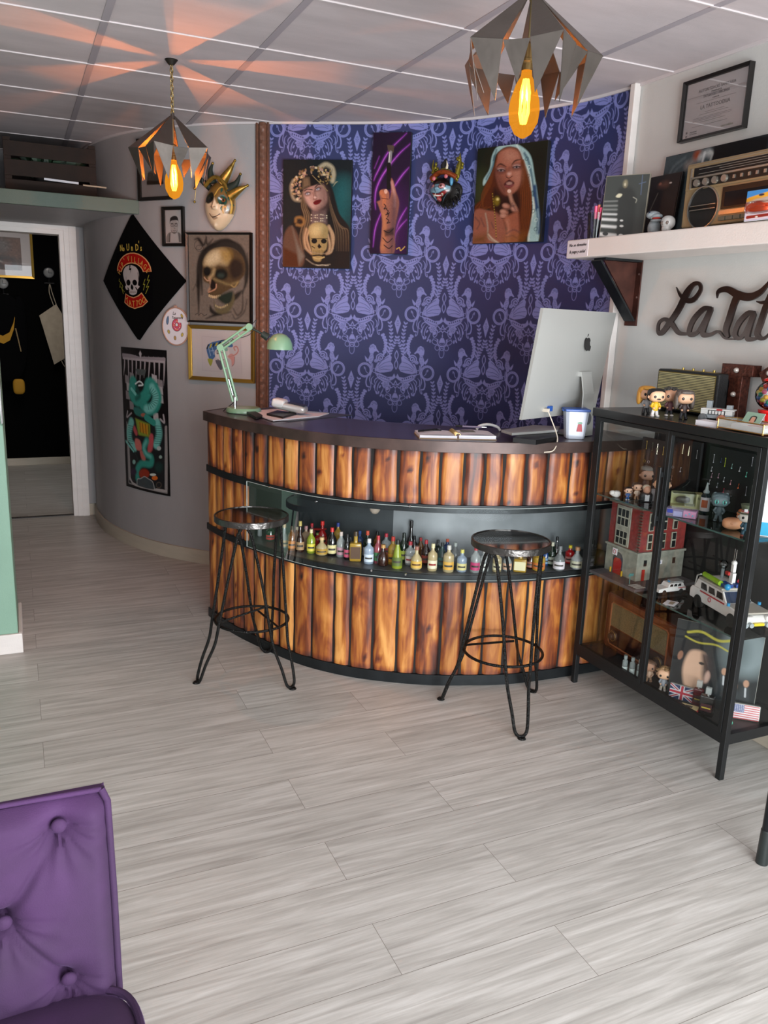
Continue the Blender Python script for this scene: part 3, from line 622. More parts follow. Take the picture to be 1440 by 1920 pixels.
# ================================================================== PENDANT LAMPS
M_SHADE = mat('raw_steel_sheet', '5a544f', .52, .8, var=.12, vscale=14, bump=.15, bscale=30)
m_amb = bpy.data.materials.new('amber_bulb_glass'); m_amb.use_nodes = True; nt = m_amb.node_tree; nt.nodes.clear()
o_ = nt.nodes.new('ShaderNodeOutputMaterial'); t_ = nt.nodes.new('ShaderNodeBsdfTransparent'); t_.inputs[0].default_value = (1, .62, .2, 1); e_ = nt.nodes.new('ShaderNodeEmission'); e_.inputs[0].default_value = (1, .42, .03, 1); e_.inputs[1].default_value = 1.1
x_ = nt.nodes.new('ShaderNodeMixShader'); x_.inputs[0].default_value = .42; nt.links.new(t_.outputs[0], x_.inputs[1]); nt.links.new(e_.outputs[0], x_.inputs[2]); nt.links.new(x_.outputs[0], o_.inputs[0])
M_FIL = mat('glowing_filament', 'ffd080', .5, emis='ffd860', estr=16)
def pendant(x, y, za, label, rz, power):
    """za: height of the shade's apex"""
    t = thing('pendant_lamp', label, 'pendant lamp', (x, y, za), rz, 'faceted metal pendant lamps')
    M_BR = mat('aged_brass', '8a7348', .4, .8)
    MB().cyl((0, 0, HC-za-.02), (0, 0, HC-za), .012, .028, 20).build('ceiling_rose', mat('dark_metal', '2a2622', .5, .5), t)
    if HC-za-.03 > .02:
        c = MB(); z = .005; k = 0
        while z < HC-za-.03:
            L = .011; Mx = RZ(PI/2*(k % 2)) @ T3(0, 0, 0)
            c.tube([Mx @ Vector((.0065*cos(w), 0, z+L*.75+L*1.0*sin(w))) for w in np.linspace(0, 2*PI, 13)[:-1]], .0022, 6, True); z += .0165; k += 1
        c.build('chain', M_BR, t)
        MB().tube([(.004*sin(q*40), .004*cos(q*40), q) for q in np.linspace(-.02, HC-za-.02, 60)], .0022, 6).build('cable', mat('twisted_cable', '8d8058', .8), t)
    MB().cyl((0, 0, -.012), (0, 0, .012), .011, .007, 12).build('cap', M_SHADE, t)
    Re = .190; ze = -.142; zt = -.262; NP = 5; th = .0016
    def sheet(name, P):
        P = [Vector(p) for p in P]; n = (P[1]-P[0]).cross(P[2]-P[0]).normalized()*th; k = len(P)
        MB().add([p-n/2 for p in P]+[p+n/2 for p in P], [tuple(range(k))[::-1], tuple(range(k, 2*k))]+[(i, (i+1) % k, k+(i+1) % k, k+i) for i in range(k)]).build(name, M_SHADE, t)
    for k in range(NP):
        a = 2*PI*k/NP; w = .41
        E0 = (Re*cos(a), Re*sin(a), ze+.004)
        for sg in (-1, 1):
            b = a+sg*w; E1 = (Re*.80*cos(b), Re*.80*sin(b), ze-.004)
            sheet('shade_panel', [(.008*cos(b), .008*sin(b), 0), (.014*cos(a), .014*sin(a), -.002), E0, E1])
            d = a+sg*w*.62; D = (Re*.70*cos(d), Re*.70*sin(d), zt-(.014 if sg > 0 else 0))
            sheet('shade_fin', [E0, E1, D])
        b0 = a+w; b1 = a+2*PI/NP-w; c_ = (b0+b1)/2
        sheet('shade_fin', [(Re*.80*cos(b0), Re*.80*sin(b0), ze-.006), (Re*.80*cos(b1), Re*.80*sin(b1), ze-.006), (Re*.56*cos(c_), Re*.56*sin(c_), zt+.03)])
    MB().cyl((0, 0, -.01), (0, 0, -.115), .0025, n=8).build('inner_cable', mat('twisted_cable', '8d8058', .8), t)
    MB().lathe([(.007, -.112), (.014, -.118), (.015, -.15), (.018, -.152), (.018, -.158), (.014, -.162), (.014, -.178)], 20).build('socket', M_BR, t, sharp=30)
    z0 = -.178
    bu = MB().lathe([(.013, z0), (.014, z0-.012), (.026, z0-.034), (.037, z0-.068), (.040, z0-.092), (.037, z0-.122), (.022, z0-.150), (.005, z0-.160)], 28).build('bulb', m_amb, t)
    f = MB()
    for k in range(6):
        w = 2*PI*k/6; f.tube([(.005*cos(w), .005*sin(w), z0-.02), (.011*cos(w), .011*sin(w), z0-.05), (.012*cos(w+.3), .012*sin(w+.3), z0-.10), (.005*cos(w+.5), .005*sin(w+.5), z0-.125)], .0036, 6)
    f.build('filament', M_FIL, bu)
    l = bpy.data.lights.new('bulb_light', 'POINT'); l.energy = power; l.color = (1, .40, .13); l.shadow_soft_size = .009
    lo = bpy.data.objects.new('bulb_light', l); COL.objects.link(lo); lo.parent = t; lo.location = (0, 0, z0-.06)
    return t
pendant(.681, 3.843, 2.385, 'faceted steel pendant lamp with amber bulb hanging above the door side of the curved wall', .35, 85)
pendant(1.24, 1.937, 2.372, 'larger looking faceted steel pendant lamp hanging in front of the blue wallpaper', .80, 9)
# ================================================================== GLASS CABINET
CX0, CX1, CY0, CY1, CZ = 2.20, 2.55, 1.852, 2.722, 1.236
M_BLK = mat('black_powder_coat', '17191a', .45, .2)
cab = thing('display_cabinet', 'black metal and glass display cabinet full of collectibles against the right wall', 'cabinet', ((CX0+CX1)/2, (CY0+CY1)/2, 0))
CC = T3(-(CX0+CX1)/2, -(CY0+CY1)/2, 0); P_ = .022
MB(CC).box(CX0-.012, CX1, CY0-.010, CY1+.010, CZ-.034, CZ).build('top', mat('black_cabinet_top', '1c1d1e', .25, .1), cab, bevel=.002)
for x in (CX0, CX1-P_):
    for y in (CY0, CY1-P_): MB(CC).box(x, x+P_, y, y+P_, 0, CZ-.034).build('leg', M_BLK, cab, bevel=.0015)
fr = MB(CC)
for z in (.150,):
    fr.box(CX0, CX0+P_, CY0+P_, CY1-P_, z-.012, z+.028); fr.box(CX1-P_, CX1, CY0+P_, CY1-P_, z-.012, z+.028)
    for y in (CY0, CY1-P_): fr.box(CX0+P_, CX1-P_, y, y+P_, z-.012, z+.028)
fr.build('bottom_rail', M_BLK, cab, bevel=.001)
MB(CC).box(CX0+P_, CX1-.004, CY0+P_, CY1-P_, .160, .168).build('bottom_panel', mat('dark_grey_shelf', '2c2d2f', .4, .2), cab)
MB(CC).box(CX1-.006, CX1-.001, CY0+P_, CY1-P_, .168, CZ-.034).build('back_panel', mat('black_back_panel', '111213', .55), cab)
M_CG = glass('cabinet_glass', 'fbfcfb', .07)
YM = 2.292
for y0, y1, hy in ((CY0+P_, YM, YM-.022), (YM, CY1-P_, YM+.022)):
    dr = MB(CC); w = .016; x0, x1 = CX0-.002, CX0+.014; z0, z1 = .178, CZ-.037
    dr.box(x0, x1, y0+.001, y0+w, z0, z1); dr.box(x0, x1, y1-w, y1-.001, z0, z1); dr.box(x0, x1, y0+w, y1-w, z0, z0+w); dr.box(x0, x1, y0+w, y1-w, z1-w, z1)
    do = dr.build('door', M_BLK, cab, bevel=.001)
    MB(CC).box(CX0+.004, CX0+.007, y0+w, y1-w, z0+w, z1-w).build('door_glass', M_CG, do)
    if hy > YM: MB(CC).box(CX0-.020, CX0-.010, YM+.004, YM+.020, .83, 1.06).box(CX0-.012, CX0, YM+.006, YM+.018, .85, .87).box(CX0-.012, CX0, YM+.006, YM+.018, 1.02, 1.04).build('handle', M_BLK, do, bevel=.002)
for y in (CY0+.009, CY1-.012):
    MB(CC).box(CX0+P_, CX1-P_, y, y+.003, .178, CZ-.034).build('side_glass', M_CG, cab)
for z in (.5265, .873):
    sh = MB(CC).box(CX0+.022, CX1-.008, CY0+.02, CY1-.02, z-.003, z+.003).build('glass_shelf', glass('shelf_glass', 'edf3f1', 1.2), cab)
    MB(CC).box(CX0+.020, CX0+.022, CY0+.02, CY1-.02, z-.003, z+.003).build('shelf_edge', mat('green_glass_edge', '3d5450', .2, .1), sh)
# ================================================================== VELVET CHAIR, TABLE LEG
M_VEL = mat('purple_velvet', '35193f', .85, var=.38, vscale=5, bump=.12, bscale=500); v_ = M_VEL.node_tree.nodes['Principled BSDF']; v_.inputs['Sheen Weight'].default_value = .22; v_.inputs['Sheen Roughness'].default_value = .22; v_.inputs['Sheen Tint'].default_value = L4('b58fd6')
chair = thing('velvet_chair', 'purple velvet button-tufted chair cut off by the lower left corner', 'chair', (-.16, 1.0, 0), 0)
cw0, cw1 = -.36, .250       # local x range of the back
BT = [(.175, .742), (-.01, .742), (-.195, .742), (.085, .60), (-.10, .60), (-.285, .60), (.175, .475), (-.01, .475), (-.195, .475)]
def tuft(x, z):
    d = 0
    for bx, bz in BT:
        r = hypot(x-bx, z-bz); d += .024*exp(-(r/.028)**2)+.010*exp(-(r/.075)**2)
        if abs(x-bx) < .09 and bz-.13 < z < bz: a = atan2(x-bx, bz-z); d += .0045*exp(-(r/.07)**2)*sin(a*14)
    for (ax, az) in BT:
        for (bx, bz) in BT:
            if 0 < hypot(ax-bx, az-bz) < .2 and abs(az-bz) > .05 and (ax, az) < (bx, bz):
                dx, dz = bx-ax, bz-az; l = dx*dx+dz*dz; tt = ((x-ax)*dx+(z-az)*dz)/l
                if 0 < tt < 1: e_ = abs((x-ax)*dz-(z-az)*dx)/sqrt(l); d += .011*exp(-(e_/.008)**2)
    return d
rows = []
for z in np.linspace(.40, .782, 90):
    y = .238+.045*(z-.45)/.35
    top = max(0, (z-.752)/.03); r = []
    for x in np.linspace(cw0, cw1, 120):
        ed = max(0, 1-(cw1-x)/.03, 1-(x-cw0)/.03)
        r.append((x, y-.035+tuft(x, z)+.03*ed**2.5+.032*top**2, z-.004*ed*top))
    rows.append(r)
b_ = MB(); b_.grid(rows); b_.grid([[(x, .24+.045+.0, z) for x, z in ((cw1, .40), (cw1, .775))], [(x, .32, z) for x, z in ((cw1, .40), (cw1, .77))]]); 
b_.box(cw0, cw1, .262, .32, .30, .40); b_.grid([[(x, y, .782 if y < .31 else .77) for y in (.277, .29, .31, .32)] for x in np.linspace(cw0, cw1, 4)]); b_.grid([[(x, .32, z) for z in (.77, .55, .30)] for x in (cw0, cw1)])
bo = b_.build('backrest', M_VEL, chair, sharp=70)
for bx, bz in BT:
    y = .238+.045*(bz-.45)/.35-.035+.026; MB().sell((bx, y-.004, bz), (.0125, .008, .0125), nu=16, nv=10).build('button', M_VEL, bo)
MB().tube([(cw1+.004, .232, .40), (cw1+.004, .25, .60), (cw1+.002, .272, .765), (cw1-.006, .279, .784)], .006, 10).tube([(cw1-.006, .279, .784), (.1, .281, .786), (cw0, .281, .786)], .0045, 10).build('piping', M_VEL, bo)
st = MB(); st.sell((-.055, -.03, .385), (.335, .265, .078), .28, .35, 48, 16); st.build('seat', M_VEL, chair, sharp=80)
pp = [(-.055+.332*math.copysign(abs(cos(a))**.28, cos(a)), -.03+.262*math.copysign(abs(sin(a))**.28, sin(a)), .444) for a in np.linspace(0, 2*PI, 61)[:-1]]
MB().tube(pp, .0065, 8, True).build('piping', M_VEL, chair)
for x in (-.30, .19):
    for y in (-.22, .18): MB().cyl((x, y, 0), (x, y, .32), .012, .018, 12).build('leg', M_BLK, chair)
tb = thing('side_table', 'black round metal table leg with rubber sleeve at the right edge', 'table', (2.24, 1.25, 0))
for x, y in ((-.273, .212), (.27, .212), (-.27, -.3), (.27, -.3)):
    lg = MB().cyl((x, y, .10), (x, y, .72), .0145, n=24).build('leg', mat('glossy_black_tube', '111418', .22, .3), tb)
    MB().cyl((x, y, .0), (x, y, .115), .0185, .0165, n=24).build('sleeve', mat('rubber_sleeve', '1d2423', .35), lg, bevel=.002)
MB().box(-.30, .31, -.33, .235, .72, .745).build('tabletop', MATS['black_cabinet_top'], tb, bevel=.003)
# ================================================================== THINGS ON THE WALLS
def on_wall(name, label, cat, s, z, off=.003, group=None):
    p = WALL.off(s, off); return thing(name, label, cat, (p[0], p[1], z), WALL.ang(s), group)
M_ART = vmat('painted_canvas', .6, bump=.1); M_ART.node_tree.nodes['Principled BSDF'].inputs['Specular IOR Level'].default_value = .2; M_PRINT = vmat('printed_sheet', .35)
M_PAPER = mat('white_mount_paper', 'cfc6c4', .7)
def framed(t, W, H, fw, dp, fmat, ras=None, mount=0., artw=None, arth=None, gl=True, ay=0.):
    """frame, mount, picture and glass as children of t; local origin = centre on the wall"""
    f = MB()
    for a in (0, 1, 2, 3):
        w, h = (W, H) if a % 2 == 0 else (H, W)
        P = [(-w/2, h/2), (w/2, h/2), (w/2-fw, h/2-fw), (-w/2+fw, h/2-fw)]
        f.add([(x, 0, z) for x, z in P]+[(x, -dp, z) for x, z in P[:2]]+[(x, -dp*.75, z) for x, z in P[2:]], [(0, 1, 2, 3), (7, 6, 5, 4), (0, 4, 5, 1), (1, 5, 6, 2), (2, 6, 7, 3), (3, 7, 4, 0)], False, RY(a*PI/2))
    f.build('frame', fmat, t, bevel=.001)
    if mount: MB().box(-W/2+fw*.8, W/2-fw*.8, -dp*.35, -.001, -H/2+fw*.8, H/2-fw*.8).build('mount', M_PAPER, t)
    if ras is not None: patch('picture', ras, lambda u, v: ((u-.5)*(artw or W-2*fw), -dp*.38, (.5-v)*(arth or H-2*fw)+ay), M_PRINT, t)
    if gl: MB().box(-W/2+fw*.9, W/2-fw*.9, -dp*.55, -dp*.5, -H/2+fw*.9, H/2-fw*.9).build('glazing', glass('picture_glass', 'f8f8f8', .5), t)
M_BF = mat('black_picture_frame', '14110f', .35); M_GF = mat('gold_picture_frame', 'b08a3e', .3, .8)
def skull(R, cx, cy, k, base='b0a78f', dark='1b1512', shade='6b5b45', jaw=True, lean=0.):
    q = lambda P: [(cx+x*k+lean*y*k, cy+y*k) for x, y in P]
    R.poly(q([(-.95, -.3), (-.85, -1.1), (-.4, -1.6), (.15, -1.68), (.7, -1.4), (1., -.8), (.98, -.15), (.8, .25), (.85, .6), (.55, .75), (.45, 1.2), (.1, 1.45), (-.3, 1.4), (-.5, 1.15), (-.55, .8), (-.85, .6), (-.8, .2)]), base, 1, 1, True)
    R.poly(q([(.5, -1.4), (.95, -.8), (.95, -.1), (.75, .1), (.6, -.4)]), shade, .6, 2, True)
    for sx in (-1, 1): R.ell(cx+sx*.42*k+.02*k, cy+.12*k, .30*k, .27*k, dark); R.line(q([(sx*.85, .5), (sx*.62, .66), (sx*.4, .62)]), .09*k, shade)
    R.poly(q([(.02, .42), (.16, .82), (.02, .9), (-.14, .82)]), dark)
    R.line(q([(-.38, 1.08), (0, 1.16), (.38, 1.08)]), .05*k, dark)
    for i in range(7): R.line(q([(-.33+.11*i, 1.0), (-.33+.11*i, 1.22)]), .025*k, dark)
# --- small sketch in black frame behind the lamp
t = on_wall('framed_drawing', 'black framed landscape sketch with white mount hanging behind the left pendant lamp', 'picture', 1.378, 2.376)
R = Ras(60, 76, [(420, 150), (600, 465)], 'cfc8c4')
R.poly([(420, 400), (440, 330), (500, 310), (560, 340), (600, 300), (600, 465), (420, 465)], '6d6458', .9, 2); R.line([(430, 440), (600, 450)], 30, '3a332b'); [R.line([(440+i*16, 450), (442+i*16, 340+(i*37) % 50)], 3, '1f1b18') for i in range(10)]
framed(t, .262, .345, .020, .022, M_BF, R, 1, .135, .17)
# --- portrait drawing
t = on_wall('framed_portrait', 'small black framed pencil portrait of a person with glasses and short hair', 'picture', 1.511, 2.053)
R = Ras(64, 96, [(570, 70), (705, 335)], 'd9d2cf')
R.poly([(573, 335), (580, 270), (615, 245), (665, 245), (700, 270), (705, 335)], '9c9490', 1, 1, True); R.poly([(612, 250), (640, 262), (670, 250), (680, 335), (605, 335)], 'd5ccc8'); R.line([(600, 262), (596, 335)], 5, '4a4340'); R.line([(683, 262), (690, 335)], 5, '4a4340')
R.ell(642, 200, 34, 55, 'c9beb9'); R.poly([(606, 180), (610, 130), (640, 112), (672, 122), (682, 180), (672, 150), (618, 152)], '3b3432', 1, 1, True)
for x in (626, 660): R.ell(x, 190, 13, 11, '4b4340', ring=3); R.ell(x, 190, 3, 3, '26201e'); R.line([(x-12, 176), (x+10, 174)], 4, '3b3432')
R.line([(643, 190), (641, 215), (650, 218)], 3, '6b605b'); R.line([(630, 234), (655, 234)], 3, '4b3b38'); R.ell(642, 250, 12, 5, '8d827d'); R.line([(613, 230), (630, 256), (655, 256), (670, 230)], 3, '5d534f')
framed(t, .158, .222, .018, .02, M_BF, R, 1, .115, .175)
# --- skull painting
SKL, SKW, SKH = 1.825, .425, .510
t = on_wall('skull_painting', 'dark charcoal style painting of an open-jawed skull in a thin black frame', 'painting', SKL, 1.763)
R = Ras(170, 215, [(25, 58), (783, 58), (800, 1170), (55, 1150)], '6b5f55')
for P, w in (([(160, 1050), (155, 760), (160, 430), (230, 250), (420, 150)], 60), ([(200, 820), (190, 500), (260, 260), (450, 170), (640, 220), (730, 420), (740, 640), (700, 800)], 90), ([(140, 640), (90, 760)], 16), ([(150, 560), (150, 700), (120, 700)], 30), ([(100, 120), (150, 110), (210, 190), (250, 90)], 40), ([(240, 70), (260, 180), (330, 110)], 26), ([(350, 140), (500, 120), (600, 160)], 34), ([(750, 290), (760, 500), (750, 660)], 10), ([(250, 1130), (420, 1060), (560, 1040)], 40), ([(700, 780), (700, 1000), (640, 1080), (590, 1000)], 14), ([(755, 880), (720, 1040), (620, 1130), (580, 1070)], 9), ([(560, 900), (620, 840), (700, 760)], 60), ([(300, 960), (330, 1040), (440, 1080)], 50)): R.line(P, w, '15100e', .9, 3, True, False, True)
R.ell(150, 190, 50, 60, '1a1411', ring=5); R.ell(165, 230, 46, 40, '1a1411', ring=4)
R.poly([(205, 480), (225, 360), (300, 260), (420, 215), (560, 225), (680, 310), (725, 430), (720, 560), (660, 640), (640, 700), (540, 750), (430, 820), (350, 870), (280, 820), (300, 700), (215, 640)], '4f3c26', 1, 2, True)
R.poly([(225, 450), (240, 350), (320, 265), (420, 235), (500, 260), (540, 350), (500, 440), (400, 430), (330, 460)], 'a58f6a', 1, 6, True); R.poly([(250, 400), (290, 310), (370, 270), (420, 300), (400, 380), (320, 430)], 'c3b08c', .8, 8, True); R.poly([(420, 250), (540, 260), (560, 330), (520, 420), (450, 380)], '92712f', .7, 8, True)
R.poly([(540, 420), (620, 360), (700, 440), (690, 560), (600, 620), (545, 560)], '241713', .9, 6, True)
R.ell(258, 525, 46, 62, '15110f', soft=3); R.ell(435, 560, 82, 75, '15130f', soft=4, rot=.3); R.ell(430, 575, 40, 30, '37413a', .7, soft=4)
R.line([(345, 500), (330, 560), (290, 610)], 34, '96805a', 1, 4); R.line([(290, 610), (310, 700), (280, 770)], 22, 'a07c62', 1, 3); R.line([(225, 600), (260, 640), (290, 640)], 16, 'a07c62'); R.line([(350, 620), (440, 660), (540, 690), (650, 655)], 18, '7d6a45', 1, 4); R.line([(560, 700), (600, 720), (640, 660)], 18, '8d7448')
R.poly([(320, 630), (365, 680), (350, 750), (300, 730)], '1a0f0d', 1, 2, True); R.line([(375, 690), (370, 740), (330, 770), (280, 790)], 16, 'a5785f')
for i in range(7): R.ell(290+i*22, 835+12*sin(i*.6)+i*1.5, 10, 20, 'b9a07a'); 
R.poly([(390, 860), (480, 800), (580, 780), (560, 920), (480, 940)], '20281f', 1, 4, True); R.poly([(345, 900), (380, 990), (470, 990), (560, 900), (590, 800), (600, 900), (540, 1030), (440, 1065), (370, 1030)], '5c5238', 1, 3, True)
for i in range(8): R.ell(372+i*20, 985-abs(i-3)**1.6*4, 8, 14, 'a08f66')
R.line([(120, 1080), (150, 1060), (160, 1090), (190, 1060), (230, 1090), (260, 1075)], 6, '1a1411'); R.noise(.05, 2, 3, 3)
framed(t, SKW, SKH, .012, .026, M_BF, R, 0, gl=False)
# --- gold framed drawing
t = on_wall('gold_framed_drawing', 'gold framed colour drawing of a half face half octopus under the skull painting', 'picture', 1.832, 1.330)
R = Ras(190, 150, [(170, 1300), (740, 1760)], 'cdc3c3')
R.line([(180, 1320), (180, 1750), (735, 1765)], 2, 'a9a0a0', sm=False); R.line([(180, 1320), (720, 1345), (735, 1765)], 2, 'a9a0a0', sm=False)
R.poly([(245, 1460), (300, 1400), (420, 1365), (520, 1350), (600, 1390), (600, 1440), (420, 1440), (370, 1560), (300, 1620), (255, 1540)], '4d6f9c', 1, 1, True)
for i in range(9): R.line([(250+i*42, 1470-i*14+(i > 5)*i*3), (270+i*42, 1425-i*9+(i > 5)*i*3)], 18, ('1e1e22', 'c9b42f')[i % 2])
for P in ([(270, 1450), (300, 1560)], [(320, 1440), (345, 1540)], [(300, 1500), (350, 1490)]): R.line(P, 9, '9fb6cf')
R.poly([(260, 1600), (330, 1610), (300, 1690), (270, 1650)], 'a9a94a', 1, 1, True); R.poly([(380, 1480), (520, 1440), (560, 1480), (560, 1560), (500, 1610), (400, 1600), (360, 1540)], 'ddd4d0', 1, 1, True)
R.ell(400, 1510, 24, 20, '39343a', ring=5); R.ell(460, 1490, 30, 24, '39343a', ring=5); R.ell(520, 1470, 28, 24, '8fb5a8'); R.line([(400, 1600), (440, 1620), (490, 1600)], 7, '39343a')
R.poly([(370, 1610), (480, 1640), (450, 1735), (400, 1690)], '6a6570', 1, 1, True); R.poly([(540, 1560), (600, 1520), (640, 1560), (630, 1640), (600, 1680), (590, 1600)], 'd59a93', 1, 1, True)
R.line([(560, 1560), (650, 1530), (690, 1480), (670, 1430), (630, 1440), (645, 1475)], 22, 'd9a49d'); R.line([(560, 1560), (650, 1530), (690, 1480), (670, 1430), (630, 1440), (645, 1475)], 3, '5a3634', closed=False); R.line([(640, 1560), (635, 1640), (600, 1680)], 4, '3a2a2c')
framed(t, .440, .325, .022, .02, M_GF, R, 1, .27, .215)
# --- embroidery hoop
t = on_wall('embroidery_hoop', 'round embroidery hoop with a stitched pink doughnut beside the pennant', 'embroidery', 1.511, 1.478, .004)
R = Ras(120, 120, [(535, 915), (760, 1210)], 'd9d3d8')
R.ell(655, 1050, 42, 52, '2a1a20'); R.ell(655, 1050, 38, 48, 'c9465c'); R.ell(655, 1048, 13, 15, '2a1a20'); R.ell(655, 1048, 10, 12, 'd9d3d8'); R.poly([(665, 1000), (690, 985), (705, 1020), (690, 1030), (668, 1028)], 'd9d3d8')
for i in range(12): a = i*.52; R.line([(655+26*cos(a), 1050+32*sin(a)), (655+26*cos(a)+4, 1050+32*sin(a)+5)], 4, ('e9d36a', 'f2e9e9', '7fa3d0')[i % 3])
for x, y, c_ in ((575, 1010, '5c7391'), (583, 1110, 'b9a24a'), (637, 1155, 'b08a50'), (703, 1130, 'c0a94c'), (707, 970, 'c0a94c')): R.ell(x, y, 12, 18 if y > 1050 or x > 700 else 40, '3b3436'); R.ell(x, y, 9, 15 if y > 1050 or x > 700 else 36, c_)
patch('fabric', R, lambda u, v: ((u-.5)*.186, -.008, (.5-v)*.206), vmat('stitched_cloth', .8), t)
M_DK = mat('black_lettering', '15131a', .5)
text('La', .026, M_DK, t, T3(-.01, -.009, .077) @ UP, shear=.3); text('Tattooeria', .022, M_DK, t, T3(.012, -.009, .052) @ UP, shear=.3, wid=.9)
hp = MB(); pts = [(.1005*cos(a), -.007, .111*sin(a)) for a in np.linspace(0, 2*PI, 49)[:-1]]; hp.tube(pts, .0045, 8, True); hp.cbox((0, -.008, .118), (.016, .012, .012)); hp.build('hoop', mat('pale_wood_hoop', 'b08a78', .5), t)
# corners of the square cloth are trimmed by the hoop
fab = [c_ for c_ in t.children if c_.name.startswith('fabric')][0]
me = fab.data; co = np.empty(len(me.vertices)*3, np.float32); me.vertices.foreach_get('co', co); co = co.reshape(-1, 3)
x = co[:, 0]/.093; z = co[:, 2]/.103; X = x*np.sqrt(np.clip(1-z*z/2, 0, 1)); Z = z*np.sqrt(np.clip(1-x*x/2, 0, 1)); co[:, 0] = X*.100; co[:, 2] = Z*.110; me.vertices.foreach_set('co', co.ravel()); me.update()
# --- black pennant with skull badge: cloth following the wall
def wallM(s, z, off): p = WALL.off(s, off); return T3(p[0], p[1], z) @ RZ(WALL.ang(s))
S0, Z0 = 1.17, 1.74
pen = on_wall('diamond_pennant', 'black diamond shaped cloth pennant with white skull and red TATTOO banners', 'pennant', S0, Z0, 0)
INV = (T3(*pen.location) @ RZ(pen.rotation_euler[2])).inverted()
R = Ras(230, 300, [(85, 330), (1020, 1800)], '060507')
arc = lambda cx, cy, rx, ry, a0, a1, n=14: [(cx+rx*cos(a), cy+ry*sin(a)) for a in np.linspace(a0, a1, n)]
def banner(out, inn): R.poly(out+inn[::-1], 'd9a070'); 
R.poly(arc(545, 850, 470, 505, PI*1.03, PI*1.99)+arc(520, 900, 300, 280, PI*1.93, PI*1.08), 'd39a68'); R.poly(arc(545, 858, 448, 488, PI*1.035, PI*1.98)+arc(520, 893, 322, 298, PI*1.93, PI*1.08), '9c1410')
R.poly([(325, 1390), (420, 1450), (550, 1490), (670, 1440), (765, 1360), (910, 1590), (780, 1720), (570, 1790), (400, 1730), (278, 1630)], 'd39a68', 1, 1); R.poly([(335, 1415), (430, 1475), (550, 1512), (680, 1462), (760, 1392), (885, 1588), (770, 1700), (570, 1765), (410, 1708), (300, 1620)], '9c1410')
R.poly([(275, 850), (330, 730), (440, 670), (540, 670), (650, 730), (710, 860), (705, 1000), (680, 1170), (720, 1210), (660, 1290), (630, 1390), (540, 1430), (450, 1400), (420, 1300), (350, 1290), (320, 1210), (350, 1170), (290, 1000)], 'b3a9a6', 1, 1, True)
R.ell(420, 1110, 58, 78, '0b090a'); R.ell(595, 1110, 62, 75, '0b090a', rot=-.2); R.poly([(510, 1150), (555, 1230), (525, 1300), (480, 1240)], '0b090a', 1, 1, True)
R.poly([(470, 660), (500, 660), (480, 740), (520, 740), (480, 880), (490, 790), (450, 790)], '0b090a'); R.line([(355, 960), (350, 1150)], 10, '4c4340'); R.line([(690, 860), (700, 1050)], 18, '3b3331'); R.line([(400, 1250), (430, 1310)], 30, '2b2322'); R.line([(620, 1240), (650, 1290)], 30, '2b2322')
for i in range(6): R.line([(465+i*28, 1330), (468+i*28, 1380)], 6, '4c3b34')
R.line([(450, 1355), (620, 1355)], 8, '6d4c3c')
for P in ([(950, 920), (910, 1050), (960, 1040), (880, 1230), (940, 1200), (860, 1390)], [(860, 1020), (810, 1160), (850, 1150), (810, 1300)], [(145, 1010), (135, 1070), (180, 1100), (150, 1230), (200, 1220), (255, 1400)], [(200, 1120), (250, 1210), (220, 1260), (290, 1350)]): R.line(P, 9, 'a8a53c', sm=False)
def pen_fn(s0, s1, z0, z1, off):
    f = wall_fn(s0, s1, z0, z1, off)
    def g_(u, v):
        X, Y, Z = f(u, v); sh = X.shape; P = np.stack([X.ravel(), Y.ravel(), Z.ravel(), np.ones(X.size)]); Q = np.array(INV) @ P; return Q[0].reshape(sh), Q[1].reshape(sh), Q[2].reshape(sh)
    return g_
def crop_sz(cx, cy):   # badge crop coordinates -> wall s,z
    u, v = 215+cx/13.71, 450+cy/13.71; return WALL.hit(u, v)
(sa, za), (sb, zb) = crop_sz(85, 330), crop_sz(1020, 1800)
patch('badge_print', R, pen_fn(sa, sb, zb, za, .0105), vmat('printed_cloth', .95), pen); MATS['printed_cloth'].node_tree.nodes['Principled BSDF'].inputs['Specular IOR Level'].default_value = .05
cl = MB(); Nn = 34; rows = []
for i in range(Nn+1):
    q = i/Nn; s = .745+q*(1.594-.745); top = 2.143-abs(s-1.16)/(.415 if s < 1.16 else .434)*(.397); bot = 1.375+abs(s-1.185)/(.44 if s < 1.185 else .41)*.371
    row = []
    for k in range(25):
        z = bot+(top-bot)*k/24 if top > bot else bot; o = .007+.0012*sin(s*40+z*9)*(z < 1.5); p = WALL.off(s, o); row.append(INV @ Vector((p[0], p[1], z)))
    rows.append(row)
cl.grid(rows); cl.build('cloth', mat('black_pennant_cloth', '030303', .95, spec=.1), pen)
M_YEL = mat('yellow_stitching', 'c2a545', .6); M_ORG = mat('gold_stitching', 'c08a3c', .6)
def letter(ch, cx, cy, size, rot, m_, bold=.0):
    s, z = crop_sz(cx, cy); text(ch, size, m_, pen, INV @ wallM(s, z, .0125) @ RY(rot) @ UP, bold=bold, wid=.8, ext=.0003)
for ch, x, y, w in (('N', 215, 215, .052), ('o', 275, 230, .046), ('U', 385, 200, .058), ('n', 490, 210, .052), ('D', 615, 205, .055), ("'", 665, 120, .05), ('s', 720, 215, .05)): letter(ch, x, y, w, 0, M_YEL, .0008)
for ch, x, y, r in (('H', 170, 830, -1.1), ('I', 205, 720, -.95), ('P', 245, 640, -.8), ("'", 300, 540, -.6), ('V', 395, 490, -.15), ('I', 480, 500, 0), ('L', 565, 520, .1), ('L', 665, 550, .3), ('A', 735, 610, .55), ('G', 820, 690, .8), ('E', 885, 790, 1.05)): letter(ch, x, y, .046, r, M_ORG, .0006)
